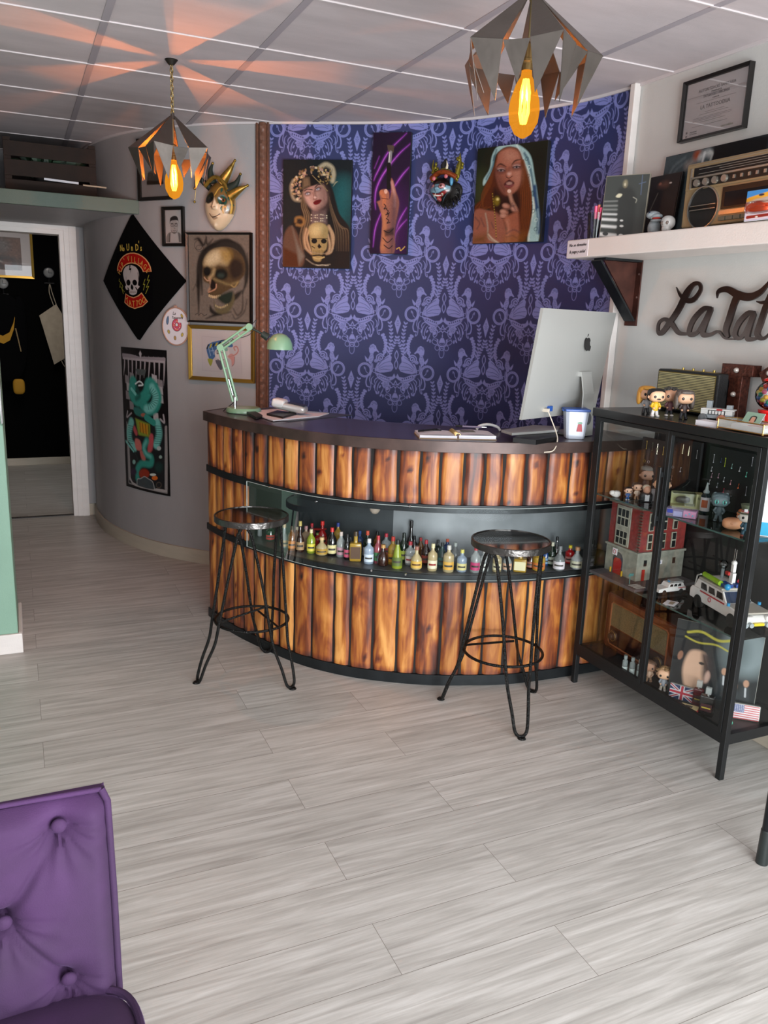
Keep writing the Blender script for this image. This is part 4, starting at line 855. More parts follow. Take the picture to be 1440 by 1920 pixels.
for ch, x, y, r in (('T', 370, 1570, -.25), ('A', 440, 1630, -.12), ('T', 530, 1650, 0), ('T', 620, 1640, .12), ('O', 700, 1605, .25), ('O', 790, 1550, .4)): letter(ch, x, y, .052, r, M_ORG, .0006)
# --- tall dragon-tattoo banner poster
ban = on_wall('tall_poster', 'tall narrow poster of a coiled green serpent in silver ornament on the curved wall', 'poster', 1.195, .87, 0)
INV = (T3(*ban.location) @ RZ(ban.rotation_euler[2])).inverted()
R = Ras(150, 300, [(100, 62), (618, 102), (682, 1855), (172, 1737)], '0c0d0f')
R.poly([(120, 880), (640, 960), (660, 1790), (190, 1690)], '1a1d20', 1, 2)
for P, w in (([(178, 960), (205, 1700), (650, 1815), (640, 1000)], 10), ([(190, 1000), (222, 1650)], 30), ([(630, 1020), (640, 1760)], 34)): R.line(P, w, '8e8a88', sm=False)
R.line([(222, 1640), (300, 1720), (640, 1790)], 22, 'a29d9a')
for i in range(10):
    x = 140+i*50; R.line([(x, 150+i*4), (x+10, 250), (x-5+((i*37) % 20), 400+(i*53) % 120)], 18, 'a39b9e', 1, 1, True, False, True)
R.line([(125, 160), (250, 175), (330, 200), (600, 210)], 34, '8c8488', sm=False); R.line([(130, 195), (600, 240)], 20, 'a39b9e'); R.poly([(330, 140), (345, 105), (362, 145), (350, 200)], 'b3acae')
for x, y, a in ((180, 430, 1.9), (240, 400, 1.7), (200, 520, 2.2), (190, 620, 2.5), (500, 420, 1.2), (560, 480, .9), (560, 560, .6), (565, 660, .2), (240, 740, 3.3), (520, 870, 2.6)):
    R.poly([(x-20, y+60), (x-26, y-40), (x+26, y-20), (x+34, y+70)], ('a9a3a5', '817b7d')[int(a*10) % 2], 1, 1)
R.poly([(290, 320), (415, 330), (400, 400), (310, 390)], '4d5352')
R.line([(190, 830), (180, 900), (240, 850)], 16, '9c9698'); R.line([(600, 870), (610, 960), (570, 920)], 18, '9c9698')
T1, T2, T0 = '2f8a7c', '6fb8ae', '174a44'
R.line([(260, 480), (250, 620), (330, 700), (420, 620), (450, 500), (500, 540), (535, 660), (500, 780), (430, 800), (380, 740)], 110, T1, 1, 3); R.line([(480, 540), (520, 660), (480, 780), (420, 800)], 70, T2, 1, 3)
for i in range(12): a = -1.2+i*.24; R.line([(430+50*cos(a), 670+60*sin(a)), (430+118*cos(a), 670+135*sin(a))], 5, T0)
R.line([(300, 540), (340, 640), (300, 680)], 40, T0, .8, 3); R.line([(290, 500), (340, 470), (380, 510), (330, 520)], 14, 'c9d2d0'); R.line([(240, 560), (290, 620)], 30, T2)
R.poly([(270, 780), (360, 800), (430, 870), (380, 900), (290, 860)], '2b6d64', 1, 2, True); R.ell(385, 870, 28, 22, '9a5a4a')
R.line([(240, 960), (210, 1080), (230, 1200), (280, 1260)], 80, T2, 1, 3); R.line([(540, 960), (560, 1100), (530, 1230)], 70, T2, 1, 3); R.line([(420, 900), (500, 960)], 60, T1)
for i in range(9): R.line([(200, 1000+i*26), (262, 1010+i*26)], 5, T0); R.line([(515, 1000+i*26), (580, 1004+i*26)], 5, T0)
R.poly([(290, 910), (460, 980), (470, 1140), (330, 1110)], '7c8f2f', 1, 2); R.poly([(335, 955), (440, 990), (440, 1110), (350, 1070)], 'b5801f', 1, 2); [R.line([(345+i*33, 960+i*10), (355+i*33, 1080+i*10)], 8, '5a2f14') for i in range(4)]
R.poly([(280, 1000), (320, 1090), (300, 1120), (265, 1050)], 'b04a4c', 1, 2, True); R.poly([(460, 1110), (500, 1120), (490, 1290), (440, 1310)], 'b34d52', 1, 2, True); R.poly([(290, 1160), (350, 1180), (370, 1290), (300, 1280)], 'c06a62', 1, 2, True); R.poly([(350, 1300), (410, 1330), (410, 1430), (370, 1400)], 'b05f56', 1, 2, True)
R.line([(430, 1180), (400, 1260), (420, 1340), (480, 1380), (470, 1460), (370, 1460), (320, 1530), (320, 1640)], 62, T1, 1, 3); R.line([(420, 1190), (395, 1260), (420, 1330), (470, 1370)], 26, T2, .8, 3); R.line([(200, 1200), (290, 1330), (330, 1430)], 16, '24302e'); R.line([(165, 1190), (270, 1310)], 22, T2, .9)
R.ell(400, 1580, 62, 60, '8e2f1c', soft=2); R.ell(520, 1630, 32, 26, 'd0661f'); R.ell(500, 1590, 34, 16, 'c9d2c8'); R.ell(560, 1270, 22, 26, 'a9b5b0'); R.ell(578, 1375, 16, 20, '8fa8a0'); R.ell(270, 1560, 40, 40, '32233a', soft=3); R.ell(560, 1500, 40, 60, '1d3a36', soft=4); R.ell(275, 1440, 20, 28, '7aa39c')
R.poly([(315, 1720), (320, 1650), (360, 1640), (405, 1610), (450, 1640), (500, 1680), (520, 1770)], '3d4649', 1, 1, True); R.line([(315, 1720), (320, 1650), (360, 1640), (405, 1615), (450, 1640), (500, 1680), (520, 1770)], 7, 'a9a9a5'); R.ell(565, 1715, 26, 34, '5b5044', ring=7)
R.line([(108, 75), (612, 112), (672, 1840), (180, 1725)], 12, '07080a', sm=False, closed=True); R.noise(.06, 1)
patch('poster_sheet', R, pen_fn(.967, 1.427, .410, 1.332, .005), M_PRINT, ban); 
bk_ = MB(); bk_.grid([[INV @ Vector((*WALL.off(s, .003), z)) for z in (.410, 1.332)] for s in np.linspace(.967, 1.427, 12)]); bk_.build('poster_backing', mat('poster_back', '15161a', .7), ban)
# --- carnival mask
t = on_wall('carnival_mask', 'cream and gold carnival jester mask with green diamonds and pointed horns', 'mask', 1.835, 2.235, .012)
carn = t
def relief(name, R_, W, H, hf, parent, material, z0=0, x0=0, clip=None):
    def fn(u, v):
        x = (u-.5)*2; z = (.5-v)*2
        X = x*np.sqrt(np.clip(1-z*z/2, 0, 1)); Z = z*np.sqrt(np.clip(1-x*x/2, 0, 1))
        return X*W/2*(1-.28*np.clip(-Z, 0, 1)**1.6)+x0, -hf(X, Z), Z*H/2+z0
    return patch(name, R_, fn, material, parent)
def face_h(X, Z):
    r2 = X**2+Z**2; h = .055*np.sqrt(np.clip(1-r2, 0, 1))
    h = h+.022*np.exp(-((X+.05)/.13)**2)*np.clip((.42-Z)/.6, 0, 1)*(Z > -.22)*np.clip((Z+.22)/.08, 0, 1)
    for sx in (-.42, .34): h = h-.012*np.exp(-((X-sx)/.2)**2-((Z-.22)/.14)**2)
    return h+.008*np.exp(-(X/.25)**2-((Z+.45)/.06)**2)+.01*np.exp(-(X/.22)**2-((Z+.85)/.12)**2)
R = Ras(110, 150, [(-1, -1), (1, 1)], 'c9b596')
R.poly([(-1, -1), (1, -1), (1, .35), (.62, .3), (.5, -.1), (.1, -.05), (-.1, -.3), (-.5, -.12), (-1, .05)], '6f5527', 1, 2); R.poly([(-.9, -.2), (-.5, -.5), (-.2, -.35), (-.3, -.1), (-.6, 0)], '1c1d14', 1, 2, True)
R.ell(.38, -.25, .3, .2, '12352a'); R.ell(.38, -.25, .17, .08, '8c4a1c'); R.ell(.38, -.25, .07, .06, '1b120c'); R.ell(-.45, -.2, .14, .08, '0e0c0a')
for i in range(5):
    for j in range(4):
        if (i+j) % 2 == 0: x, y = .25+i*.16, -.62+j*.24; R.poly([(x, y-.12), (x+.09, y), (x, y+.12), (x-.09, y)], '15483a')
R.line([(-.15, -.35), (.1, -.7), (.5, -.72), (.85, -.3), (.9, .3)], .06, 'c5a24a'); R.line([(.55, .3), (.45, .1), (.6, 0), (.7, .12)], .05, 'b08a3a')
R.line([(-.42, .40), (-.2, .50), (.1, .46), (.35, .34)], .05, '3f2a1f'); R.line([(-.35, .42), (-.1, .56), (.2, .5)], .06, '8b6a52', .8); R.line([(-.3, .1), (-.1, .14), (.05, .08)], .04, '6d543c', .8)
relief('face', R, .165, .235, face_h, t, vmat('glazed_mask', .3, .5), -.062, .012)
M_GLD = mat('antique_gold', '8d7433', .35, .7, var=.4, vscale=60); M_DKG = mat('dark_green_velvet', '0d2019', .7)
for i, (P, r, mm) in enumerate((([(-.055, .02, .01), (-.09, -.01, .035), (-.125, -.012, .05), (-.135, -.012, .0)], .018, M_DKG), ([(-.03, -.03, .035), (-.045, -.035, .085), (-.04, -.03, .125)], .022, M_DKG), ([(.02, -.03, .045), (.055, -.035, .10), (.078, -.03, .152)], .028, M_GLD), ([(.06, -.03, .02), (.10, -.035, .05), (.115, -.03, .095)], .024, M_DKG), ([(.075, -.03, -.01), (.12, -.03, .025), (.155, -.02, .05)], .026, M_GLD))):
    Q = catmull(P, 6); MB().tube(Q, list(np.linspace(r, .004, len(Q))), 10).build('horn', mm, t); a = P[-1]; MB().sell((a[0], a[1], a[2]), (.007, .007, .007), nu=12, nv=8).build('bell', M_GLD, t)
tr = MB(); tr.tube([(-.06+.125*k, -.045-.01*sin(k*PI), .015+.048*sin(k*PI)) for k in np.linspace(0, 1, 14)], .010, 8); tr.build('braid', M_GLD, t); MB().tube([(-.128, -.012, -.005), (-.128, -.012, -.055)], .0012, 5).build('bell_cord', M_GLD, t); MB().sell((-.128, -.012, -.062), (.006, .006, .007), nu=12, nv=8).build('bell', M_GLD, t)
# --- canvases on the wallpaper
def canvas(label, s0, s1, z0, z1, R_, dp=.03, tilt=0., off=.004, cat='painting', name='canvas_painting'):
    a, c = WALL.off(s0, off), WALL.off(s1, off); m_ = (a+c)/2; sm_ = (s0+s1)/2
    # stand clear of the concave wall: both vertical edges touch it
    t = thing(name, label, cat, (m_[0], m_[1], (z0+z1)/2), atan2(c[1]-a[1], c[0]-a[0])); W = np.linalg.norm(c-a); H = z1-z0
    MB().box(-W/2, W/2, -dp, 0, -H/2, H/2).build('canvas', mat('canvas_edge', '16161c', .7), t, bevel=.002)
    R_.a = R_.a**1.22
    patch('painted_front', R_, lambda u, v: ((u-.5)*(W-.003), -dp-.0012, (.5-v)*(H-.003)), M_ART, t); return t
# 1: horned woman holding a skull
R = Ras(180, 270, [(62, 65), (1220, 65), (1205, 1890), (85, 1890)], '20262a')
R.ell(1050, 800, 210, 420, '27696a', .8, soft=26); R.ell(1120, 560, 120, 200, '3a6f70', .5, soft=20); R.ell(150, 700, 120, 500, '262b2b', .6, soft=20)
H1, H2, H3 = '4d3a2c', '8c7257', '2a1f1a'
R.poly([(500, 330), (780, 380), (900, 560), (960, 760), (1030, 980), (1180, 1180), (1210, 1400), (1210, 1890), (90, 1890), (80, 1380), (210, 1180), (290, 1050), (370, 1000), (360, 640)], H3, 1, 2, True)
R.poly([(90, 1380), (230, 1190), (400, 1500), (450, 1750), (380, 1890), (85, 1890)], '6d5040', 1, 3, True); R.poly([(90, 1560), (330, 1680), (360, 1890), (85, 1890)], '5f3517', 1, 4); R.poly([(230, 1200), (330, 1500), (450, 1700), (360, 1850), (300, 1500)], '8a8074', .7, 4)
for i in range(16):
    x = 820+i*22; R.line([(830+i*6, 620+i*22), (870+i*12, 900+i*20), (960+i*14, 1250), (980+i*14, 1600)], 12, (H2, H1, '6b543f')[i % 3], .75, 1, True, False, True)
for i in range(10): R.line([(385+i*5, 600), (380+i*10, 850), (430+i*12, 1050), (360+i*14, 1350), (400+i*10, 1600)], 13, (H2, '9b8262', H1)[i % 3], .8, 1, True, False, True)
R.line([(290, 1120), (300, 1060), (380, 1050), (430, 1110), (390, 1180), (310, 1170)], 46, '9a7446', 1, 3); R.line([(330, 1130), (380, 1100), (400, 1140)], 16, '4a2c17')
R.poly([(560, 900), (800, 900), (820, 1150), (540, 1170)], '7b625e', 1, 4)   # neck
for i in range(26): R.ell(555+(i % 9)*32, 1000+(i//9)*52+8*sin(i), 11, 11, ('cbb9a2', '8f7f78', 'd9cbb0')[i % 3])
F1, F2, F3 = 'b58d80', 'd3b0a2', '7a564e'
R.poly([(415, 580), (540, 500), (720, 470), (800, 600), (815, 760), (760, 860), (650, 925), (560, 890), (470, 780)], F1, 1, 3, True); R.poly([(430, 640), (520, 620), (560, 760), (600, 870), (540, 860), (450, 740)], F2, .6, 8, True); R.poly([(720, 500), (800, 600), (810, 780), (740, 860), (740, 700)], F3, .75, 12, True)
R.poly([(630, 900), (760, 850), (830, 780), (830, 900), (700, 960)], '5d423c', .7, 8)
R.poly([(380, 350), (500, 330), (690, 350), (730, 440), (640, 480), (520, 520), (400, 560)], '1b1413', 1, 2, True); R.poly([(400, 360), (500, 370), (520, 500), (400, 560)], '9c8468', .85, 4); [R.line([(410+i*14, 370), (415+i*14, 550-i*4)], 5, '4d3c2e') for i in range(7)]
R.line([(425, 598), (475, 566), (560, 572)], 14, '2a1a18'); R.line([(608, 532), (660, 484), (724, 478)], 15, '241614')
for x, y, rr_ in ((485, 640, -.25), (655, 560, -.35)): R.ell(x, y, 56, 34, '6b4a46', .9, rr_, 4); R.ell(x, y, 36, 19, 'bcaeae', 1, rr_); R.ell(x-6, y, 14, 16, '8a8690'); R.line([(x-40, y+6), (x-5, y-22), (x+40, y-14)], 9, '1c100f')
R.line([(570, 620), (590, 700), (580, 735), (620, 740), (640, 720)], 9, '8a5f54'); R.line([(600, 600), (620, 690)], 16, '4c322e', .7, 3); R.ell(610, 700, 22, 18, 'dbb8aa', .8)
R.poly([(580, 790), (640, 745), (720, 740), (690, 800), (620, 830)], '7a1518', 1, 1, True); R.line([(585, 792), (640, 780), (712, 748)], 6, '3a0a0d')
# wreath + horn
R.line([(690, 190), (780, 140), (880, 190), (915, 300), (900, 420)], 74, 'b3a68c', 1, 3); [R.line([(700+i*24, 150+abs(i-4)*14), (730+i*20, 220+abs(i-3)*10)], 5, '5d5142') for i in range(9)]
R.line([(240, 420), (200, 520), (215, 650), (260, 740), (350, 760)], 50, 'a3937c', 1, 3)
rr = random.Random(3)
for i in range(95):
    if i < 60: a = rr.random(); x = 240+a*600+rr.uniform(-30, 30); y = 430-220*sin(min(1, a*1.35)*PI*.62)+rr.uniform(-50, 60)+(a > .75)*120*(a-.7)*3
    else: x = rr.uniform(215, 370); y = rr.uniform(430, 740)
    c_ = rr.choice(('a98c72', 'c7ab87', '7d6253', 'b38f84', '94784c', 'd3c2a4', '5c4837')); R.ell(x, y, rr.uniform(14, 32), rr.uniform(10, 24), c_, .95, rr.random()*3)
for i in range(25): x = rr.uniform(660, 880); y = rr.uniform(230, 470); R.ell(x, y, rr.uniform(10, 26), rr.uniform(8, 18), rr.choice(('a98c5c', '8b7148', 'c7ab77', '4b3a29')), .95, rr.random()*3)
R.line([(560, 330), (680, 450), (820, 590)], 12, 'a08862'); R.line([(910, 510), (960, 440), (990, 430)], 14, 'b3a98a', 1, 1, True, False, True)
# skull and hands
for P in ([(470, 1240), (440, 1400), (470, 1560), (560, 1650)], [(520, 1260), (480, 1400), (540, 1600)], [(850, 1180), (930, 1360), (900, 1600), (820, 1650)], [(830, 1330), (870, 1500), (850, 1640)], [(840, 1200), (890, 1300), (920, 1480)]): R.line(P, 44, 'b08c6c', 1, 2); R.line([(x+8, y) for x, y in P], 12, 'd0b08c', .7, 2)
R.poly([(520, 1300), (520, 1200), (620, 1130), (760, 1140), (840, 1230), (830, 1400), (820, 1560), (760, 1640), (720, 1780), (600, 1760), (570, 1600), (540, 1480)], 'a98f62', 1, 2, True); R.poly([(540, 1290), (560, 1200), (650, 1160), (740, 1200), (700, 1330), (600, 1360)], 'd3bc8c', .8, 8, True)
R.ell(610, 1440, 48, 44, '1a110c'); R.ell(770, 1440, 48, 40, '1a110c'); R.poly([(690, 1480), (735, 1540), (690, 1570), (665, 1530)], '1a110c'); R.line([(560, 1400), (690, 1400), (830, 1395)], 10, '4a3820'); R.line([(570, 1530), (620, 1560)], 14, '4a3820')
for i in range(8): R.line([(605+i*24, 1600+6*sin(i)), (607+i*24, 1670)], 7, '6d5836')
R.line([(590, 1690), (690, 1680), (790, 1690)], 22, '2b1d12'); R.line([(600, 1720), (690, 1740), (780, 1710)], 24, 'bfa574'); R.line([(450, 1570), (560, 1620), (700, 1650), (850, 1640), (940, 1560)], 8, '9b8a78'); R.line([(480, 1750), (600, 1830), (720, 1850), (880, 1830)], 14, '9c8c7a', 1, 2); [R.ell(650+i*22, 1845+5*sin(i), 7, 8, 'c9bda8') for i in range(10)]
R.noise(.05, 1, 2, 2)
canvas('painting of a horned woman in a flower wreath holding a skull', 2.216, 2.606, 1.835, 2.407, R)
# 2: hand with a brush
R = Ras(110, 290, [(972, 140), (1292, 140), (1250, 1165), (945, 1140)], '2c1138')
R.ell(1150, 900, 120, 320, '4d1a5e', .7, soft=26); R.ell(1040, 300, 70, 200, '1c0c2c', .7, soft=22)
for P, w in (([(1250, 150), (1100, 300), (1000, 480), (975, 540)], 13), ([(1280, 240), (1180, 330), (1060, 480), (1000, 600), (985, 700), (990, 780)], 16), ([(1270, 440), (1200, 520), (1120, 640)], 14), ([(1050, 780), (990, 930), (970, 1090)], 12), ([(1250, 780), (1190, 880), (1150, 1000)], 14), ([(1250, 880), (1200, 930), (1160, 990), (1150, 1060)], 12), ([(1020, 340), (980, 440)], 8)): R.line(P, w*1.3, '7d3596', 1, 4, True, False, True); R.line(P, w*.6, 'b262c6', 1, 1, True, False, True)
R.poly([(1085, 245), (1145, 250), (1140, 310), (1095, 305)], '5c4f45'); R.line([(1115, 310), (1105, 410)], 30, '8d8a8c', sm=False); R.line([(1108, 310), (1100, 410)], 6, 'd3d0d0', sm=False); R.line([(1100, 415), (1100, 600)], 40, '1c0f16', 1, 1, False)
R.poly([(1120, 530), (1140, 560), (1160, 640), (1185, 720), (1180, 800), (1150, 960), (1145, 1150), (1035, 1150), (1040, 980), (1045, 860), (1010, 740), (1000, 720), (1030, 700), (1020, 640), (1060, 615), (1100, 640), (1105, 700), (1120, 640)], 'a5705c', 1, 2, True)
R.line([(1040, 640), (1060, 680), (1060, 740)], 36, 'bd7a58'); R.line([(1125, 560), (1150, 680), (1150, 760)], 20, 'c49a92', .8, 3); R.ell(1075, 635, 14, 20, 'd9b09c'); R.line([(1040, 690), (1095, 700)], 5, '5c2f26'); R.line([(1060, 820), (1065, 950), (1050, 1100)], 26, 'c98a5c', .7, 6); R.poly([(1120, 700), (1180, 740), (1150, 1140), (1100, 1140)], '5a4652', .7, 10, True)
for P in ([(1060, 740), (1075, 760), (1060, 780), (1085, 775)], [(1080, 785), (1095, 800), (1085, 820), (1105, 815)], [(1075, 830), (1100, 825), (1090, 850)], [(1080, 860), (1100, 880), (1085, 900), (1110, 895)], [(1060, 960), (1100, 980), (1140, 950)], [(1050, 1020), (1090, 1060), (1130, 1030)], [(1060, 1080), (1100, 1110), (1130, 1090)]): R.line(P, 7, '1d1620')
R.poly([(1060, 960), (1140, 940), (1140, 1000), (1070, 1010)], '1f1a20', .7, 3); R.line([(1165, 1120), (1190, 1110), (1200, 1135), (1235, 1105)], 8, 'c9a85c')
R.noise(.05, 1, 2, 2)
canvas('narrow purple painting of a tattooed hand raising a paint brush', 2.722, 2.934, 1.920, 2.546, R)
# 3: hooded red-haired woman
R = Ras(190, 250, [(145, 190), (1380, 80), (1215, 1850), (60, 1850)], '26281b')
R.ell(180, 900, 140, 300, '434a2b', .8, soft=26); R.ell(1200, 500, 140, 300, '1a1a12', .8, soft=26)
R.poly([(480, 170), (640, 120), (830, 130), (1010, 260), (1090, 420), (1130, 700), (1180, 1050), (1200, 1400), (1180, 1850), (1000, 1850), (1080, 1400), (1070, 1000), (960, 560), (860, 250), (700, 170), (540, 230), (450, 330), (400, 560), (300, 780), (240, 850), (245, 740), (350, 560), (390, 330)], '9db7b5', 1, 2, True)
for P, w, c_ in (([(960, 300), (1030, 450), (1080, 700), (1110, 1000), (1150, 1300)], 30, '2d4f63'), ([(1130, 900), (1150, 1150), (1190, 1400), (1180, 1700)], 60, '23466e'), ([(430, 330), (400, 520), (290, 740)], 24, '3c6272'), ([(470, 220), (420, 400)], 16, '24414c'), ([(1100, 1100), (1110, 1300), (1030, 1600), (1010, 1840)], 22, 'd5d9cc'), ([(830, 150), (950, 470), (1040, 700), (1080, 950)], 18, 'd5e0da'), ([(1180, 1300), (1190, 1500), (1150, 1840)], 10, 'a9c3c4')): R.line(P, w, c_, .9, 3)
for i in range(9): R.ell(1000+i*18+20*sin(i*2), 400+i*155, 26, 34, ('2a4a55', 'c9d8d2')[i % 2], .8, .5, ring=9)
HA, HB_, HC_ = '5c2e14', '8f5526', '381a0e'
R.poly([(600, 190), (760, 180), (880, 260), (980, 600), (1060, 1000), (1080, 1300), (1010, 1700), (850, 1850), (560, 1500), (330, 1260), (90, 1300), (110, 1180), (250, 1050), (280, 850), (420, 600), (470, 330)], HA, 1, 2, True)
for i in range(14): R.line([(560-i*8, 250+i*14), (440-i*6, 560+i*10), (360-i*12, 860+i*12), (200+i*4, 1130+i*10), (110+i*22, 1230)], 12, (HB_, HC_, '74401c')[i % 3], .7, 2, True, False, True)
for i in range(16): R.line([(890+i*4, 420), (920+i*8, 750), (890+i*12, 1050), (900+i*9, 1400), (870+i*8, 1750)], 13, (HB_, HC_, '74401c')[i % 3], .7, 2, True, False, True)
SK, SL, SD = '9a6552', 'c59a86', '53302a'
R.poly([(90, 1300), (330, 1290), (560, 1400), (600, 1850), (60, 1850)], '93604e', 1, 3, True); R.poly([(430, 900), (600, 1040), (830, 980), (860, 1300), (600, 1400), (420, 1250)], '2c1713', .9, 6, True)
R.poly([(480, 400), (520, 270), (700, 200), (840, 260), (890, 400), (895, 700), (860, 880), (770, 1000), (640, 1040), (540, 950), (470, 760), (450, 580)], SK, 1, 3, True); R.poly([(620, 260), (760, 240), (860, 340), (800, 420), (700, 440), (620, 380)], SL, .45, 16, True); R.poly([(750, 600), (880, 580), (890, 760), (800, 900), (760, 760)], SL, .35, 14, True); R.poly([(450, 560), (520, 700), (640, 900), (620, 1030), (520, 940), (460, 740)], SD, .75, 14, True)
R.line([(480, 520), (540, 480), (640, 530)], 22, '27130f', 1, 2, True, False, True); R.line([(740, 490), (800, 430), (890, 410)], 22, '27130f', 1, 2, True, False, True)
for x, y, rr_ in ((550, 590, .1), (820, 540, -.05)): R.ell(x, y, 88, 52, '4c2a27', .85, rr_, 6); R.ell(x, y-22, 62, 20, 'b79790', .8, rr_, 3); R.ell(x, y+6, 48, 16, '8f7f80', 1, rr_, 2); R.ell(x, y+6, 16, 14, '16100f'); R.line([(x-60, y+4), (x, y-16), (x+62, y)], 11, '0f0908')
R.line([(690, 560), (680, 640), (640, 690)], 20, '6b3f34', .8, 4); R.ell(690, 660, 30, 26, 'd8b3a4', .8, soft=4); R.line([(640, 715), (690, 735), (745, 700)], 10, '2b1411')
R.poly([(605, 830), (680, 765), (720, 775), (775, 820), (750, 880), (680, 915), (620, 880)], '4a1517', 1, 2, True); R.poly([(640, 820), (690, 800), (740, 815), (730, 850), (660, 855)], 'a58378', 1, 2, True); R.line([(630, 870), (690, 890), (750, 860)], 22, '9b5a58', .9, 3)
R.line([(690, 970), (710, 1060), (740, 1160), (790, 1260)], 62, 'a8806c', 1, 3); R.ell(690, 965, 34, 32, 'd3b6a6')
for x, y, a in ((640, 1230, .4), (600, 1330, .3), (600, 1400, .2), (780, 1290, .6)): R.ell(x, y, 74, 48, '9c6e5c', 1, a, 3); R.ell(x-20, y-14, 40, 22, 'c29a88', .7, a, 4); R.line([(x-50, y+36), (x+50, y+40)], 8, '4d2d26', .8)
R.poly([(600, 1440), (800, 1340), (850, 1400), (830, 1850), (600, 1850), (650, 1600)], '97604a', 1, 4, True); R.line([(650, 1480), (670, 1650), (660, 1820)], 30, 'c0907a', .6, 8)
for P in ([(640, 1700), (760, 1640), (880, 1700)], [(640, 1760), (740, 1740), (820, 1790)], [(700, 1250), (780, 1220)], [(740, 1180), (790, 1300)], [(100, 1400), (180, 1500), (140, 1600)], [(200, 1420), (260, 1560)], [(380, 1500), (420, 1600)]): R.line(P, 12, '4c3a40', .7, 3)
R.line([(280, 1340), (320, 1560), (330, 1760), (480, 1850)], 26, '9c8878', 1, 2); R.line([(330, 1700), (400, 1780), (500, 1850)], 22, 'b9a894', 1, 2)
for i in range(34): v = i/33; R.ell(400+60*v**1.5+20*sin(v*3), 1000+760*v, 9, 9, ('a88f3c', '5c4a1c')[i % 2])
R.ell(475, 1130, 52, 82, '7c6a1f', 1, 0, 4); R.ell(490, 1100, 20, 20, 'e2cf8c', 1, 0, 3); R.poly([(60, 1740), (300, 1700), (280, 1850), (60, 1850)], '6d4c22', .7, 10); R.poly([(620, 1760), (950, 1700), (960, 1850), (620, 1850)], '8a5d28', .6, 14)
R.noise(.05, 1, 2, 2)
canvas('painting of a hooded red-haired woman holding one finger to her lips', 3.328, 3.742, 1.972, 2.445, R)
# --- Balinese mask
t = thing('temple_mask', 'blue faced carved mask with gold crown and fangs between the paintings', 'mask', (*WALL.off(3.155, .034), 2.290), WALL.ang(3.155)-.12)
R = Ras(110, 120, [(-1, -1), (1, 1)], '17120f')
R.poly([(-.75, -.3), (-.3, -.62), (.3, -.66), (.7, -.4), (.72, .1), (.5, .55), (.2, .9), (-.3, .85), (-.6, .4)], '6d93a3', 1, 2, True); R.poly([(-.75, -.1), (-.5, -.62), (.5, -.72), (.8, -.2), (.3, -.3), (-.3, -.28)], '120d0b', 1, 2, True)
for x, y, r in ((-.42, -.16, .2), (.28, -.18, .23)): R.ell(x, y, r, r, '1a1010'); R.ell(x, y, r*.82, r*.82, 'b77a78'); R.ell(x-.02, y, r*.35, r*.35, '4a1210')
R.poly([(-.62, .12), (-.3, -.08), (.05, .1), (.5, -.02), (.3, .22), (-.3, .24)], '86aab8', 1, 2, True); R.line([(-.12, -.1), (-.2, .2)], .05, '1a1010')
R.poly([(-.6, .26), (0, .28), (.62, .02), (.72, .2), (.45, .62), (.2, .92), (-.22, .9), (-.35, .5)], '100b0a', 1, 2, True); R.poly([(-.5, .32), (0, .34), (.55, .12), (.55, .3), (.1, .6), (-.3, .5)], '8c1f22', 1, 2, True); R.ell(-.05, .72, .24, .15, 'a03b40'); R.ell(-.05, .72, .14, .07, 'c77a7a')
R.line([(-.32, .44), (.15, .44)], .07, 'e2ddd5')
def bh(X, Z): return .075*np.sqrt(np.clip(1-(X**2+Z**2), 0, 1))+.018*np.exp(-((X+.1)/.25)**2-((Z-.0)/.14)**2)+.010*np.exp(-((X+.42)/.16)**2-((Z-.16)/.16)**2)+.012*np.exp(-((X-.28)/.18)**2-((Z-.18)/.18)**2)-.014*np.exp(-((X)/.3)**2-((Z+.45)/.2)**2)
relief('face', R, .165, .145, bh, t, vmat('lacquer_mask', .3, .5), -.042, -.018)
hr = MB(); rr = random.Random(5)
for i in range(90):
    a = rr.uniform(-.35, PI*.95+.5); x = .058*cos(-a)+.012; z = -.05+.055*sin(-a); hr.tube([(x*.8, -.02, z*.9), (x*1.15+rr.uniform(-.01, .02), -.028+rr.uniform(-.02, .01), z-.012), (x*1.15+rr.uniform(-.01, .02), -.018, z-.035)], [.005, .004, .001], 5)
hr.sell((.050, -.016, -.050), (.050, .024, .045), nu=16, nv=10); hr.build('hair', mat('black_hair', '14110f', .6), t)
cr = MB(); cr.tube([(-.075+.15*k, -.05-.015*sin(k*PI), .012+.028*sin(k*PI)) for k in np.linspace(0, 1, 16)], .013, 10); cr.build('crown', mat('red_gold_crown', '8c3f1a', .35, .4, var=.5, vscale=80), t)
g_ = MB()
for i in range(46):
    k = i/45; side = 1 if i % 3 else -1; x = (.055+.03*rr.random())*side; z = .0+.115*rr.random()*(1 if side > 0 else .8); g_.sell((x+(.01 if z > .06 else 0), -.035+.02*rr.random(), z), (.008, .008, .011), nu=8, nv=6)
for P, r in (([(.07, -.03, .03), (.082, -.03, .085), (.078, -.025, .135)], .015), ([(-.065, -.03, .02), (-.078, -.03, .07), (-.08, -.025, .11)], .012), ([(-.045, -.04, .045), (0, -.05, .058), (.045, -.04, .045)], .008)): Q = catmull(P, 5); g_.tube(Q, list(np.linspace(r, .002, len(Q))), 8)
g_.build('gold_ornament', mat('olive_gold', '8f8332', .3, .75), t)
tk = MB(); tk.tube([(-.005, -.035, .05), (-.012, -.035, .08), (.0, -.03, .112)], [.018, .015, .004], 8); tk.build('topknot', MATS['black_hair'], t); MB().tube([(.012, -.045, .055), (.016, -.045, .075), (.008, -.04, .1)], [.008, .006, .001], 8).build('tusk', mat('ivory', 'd9cdb4', .3), t)
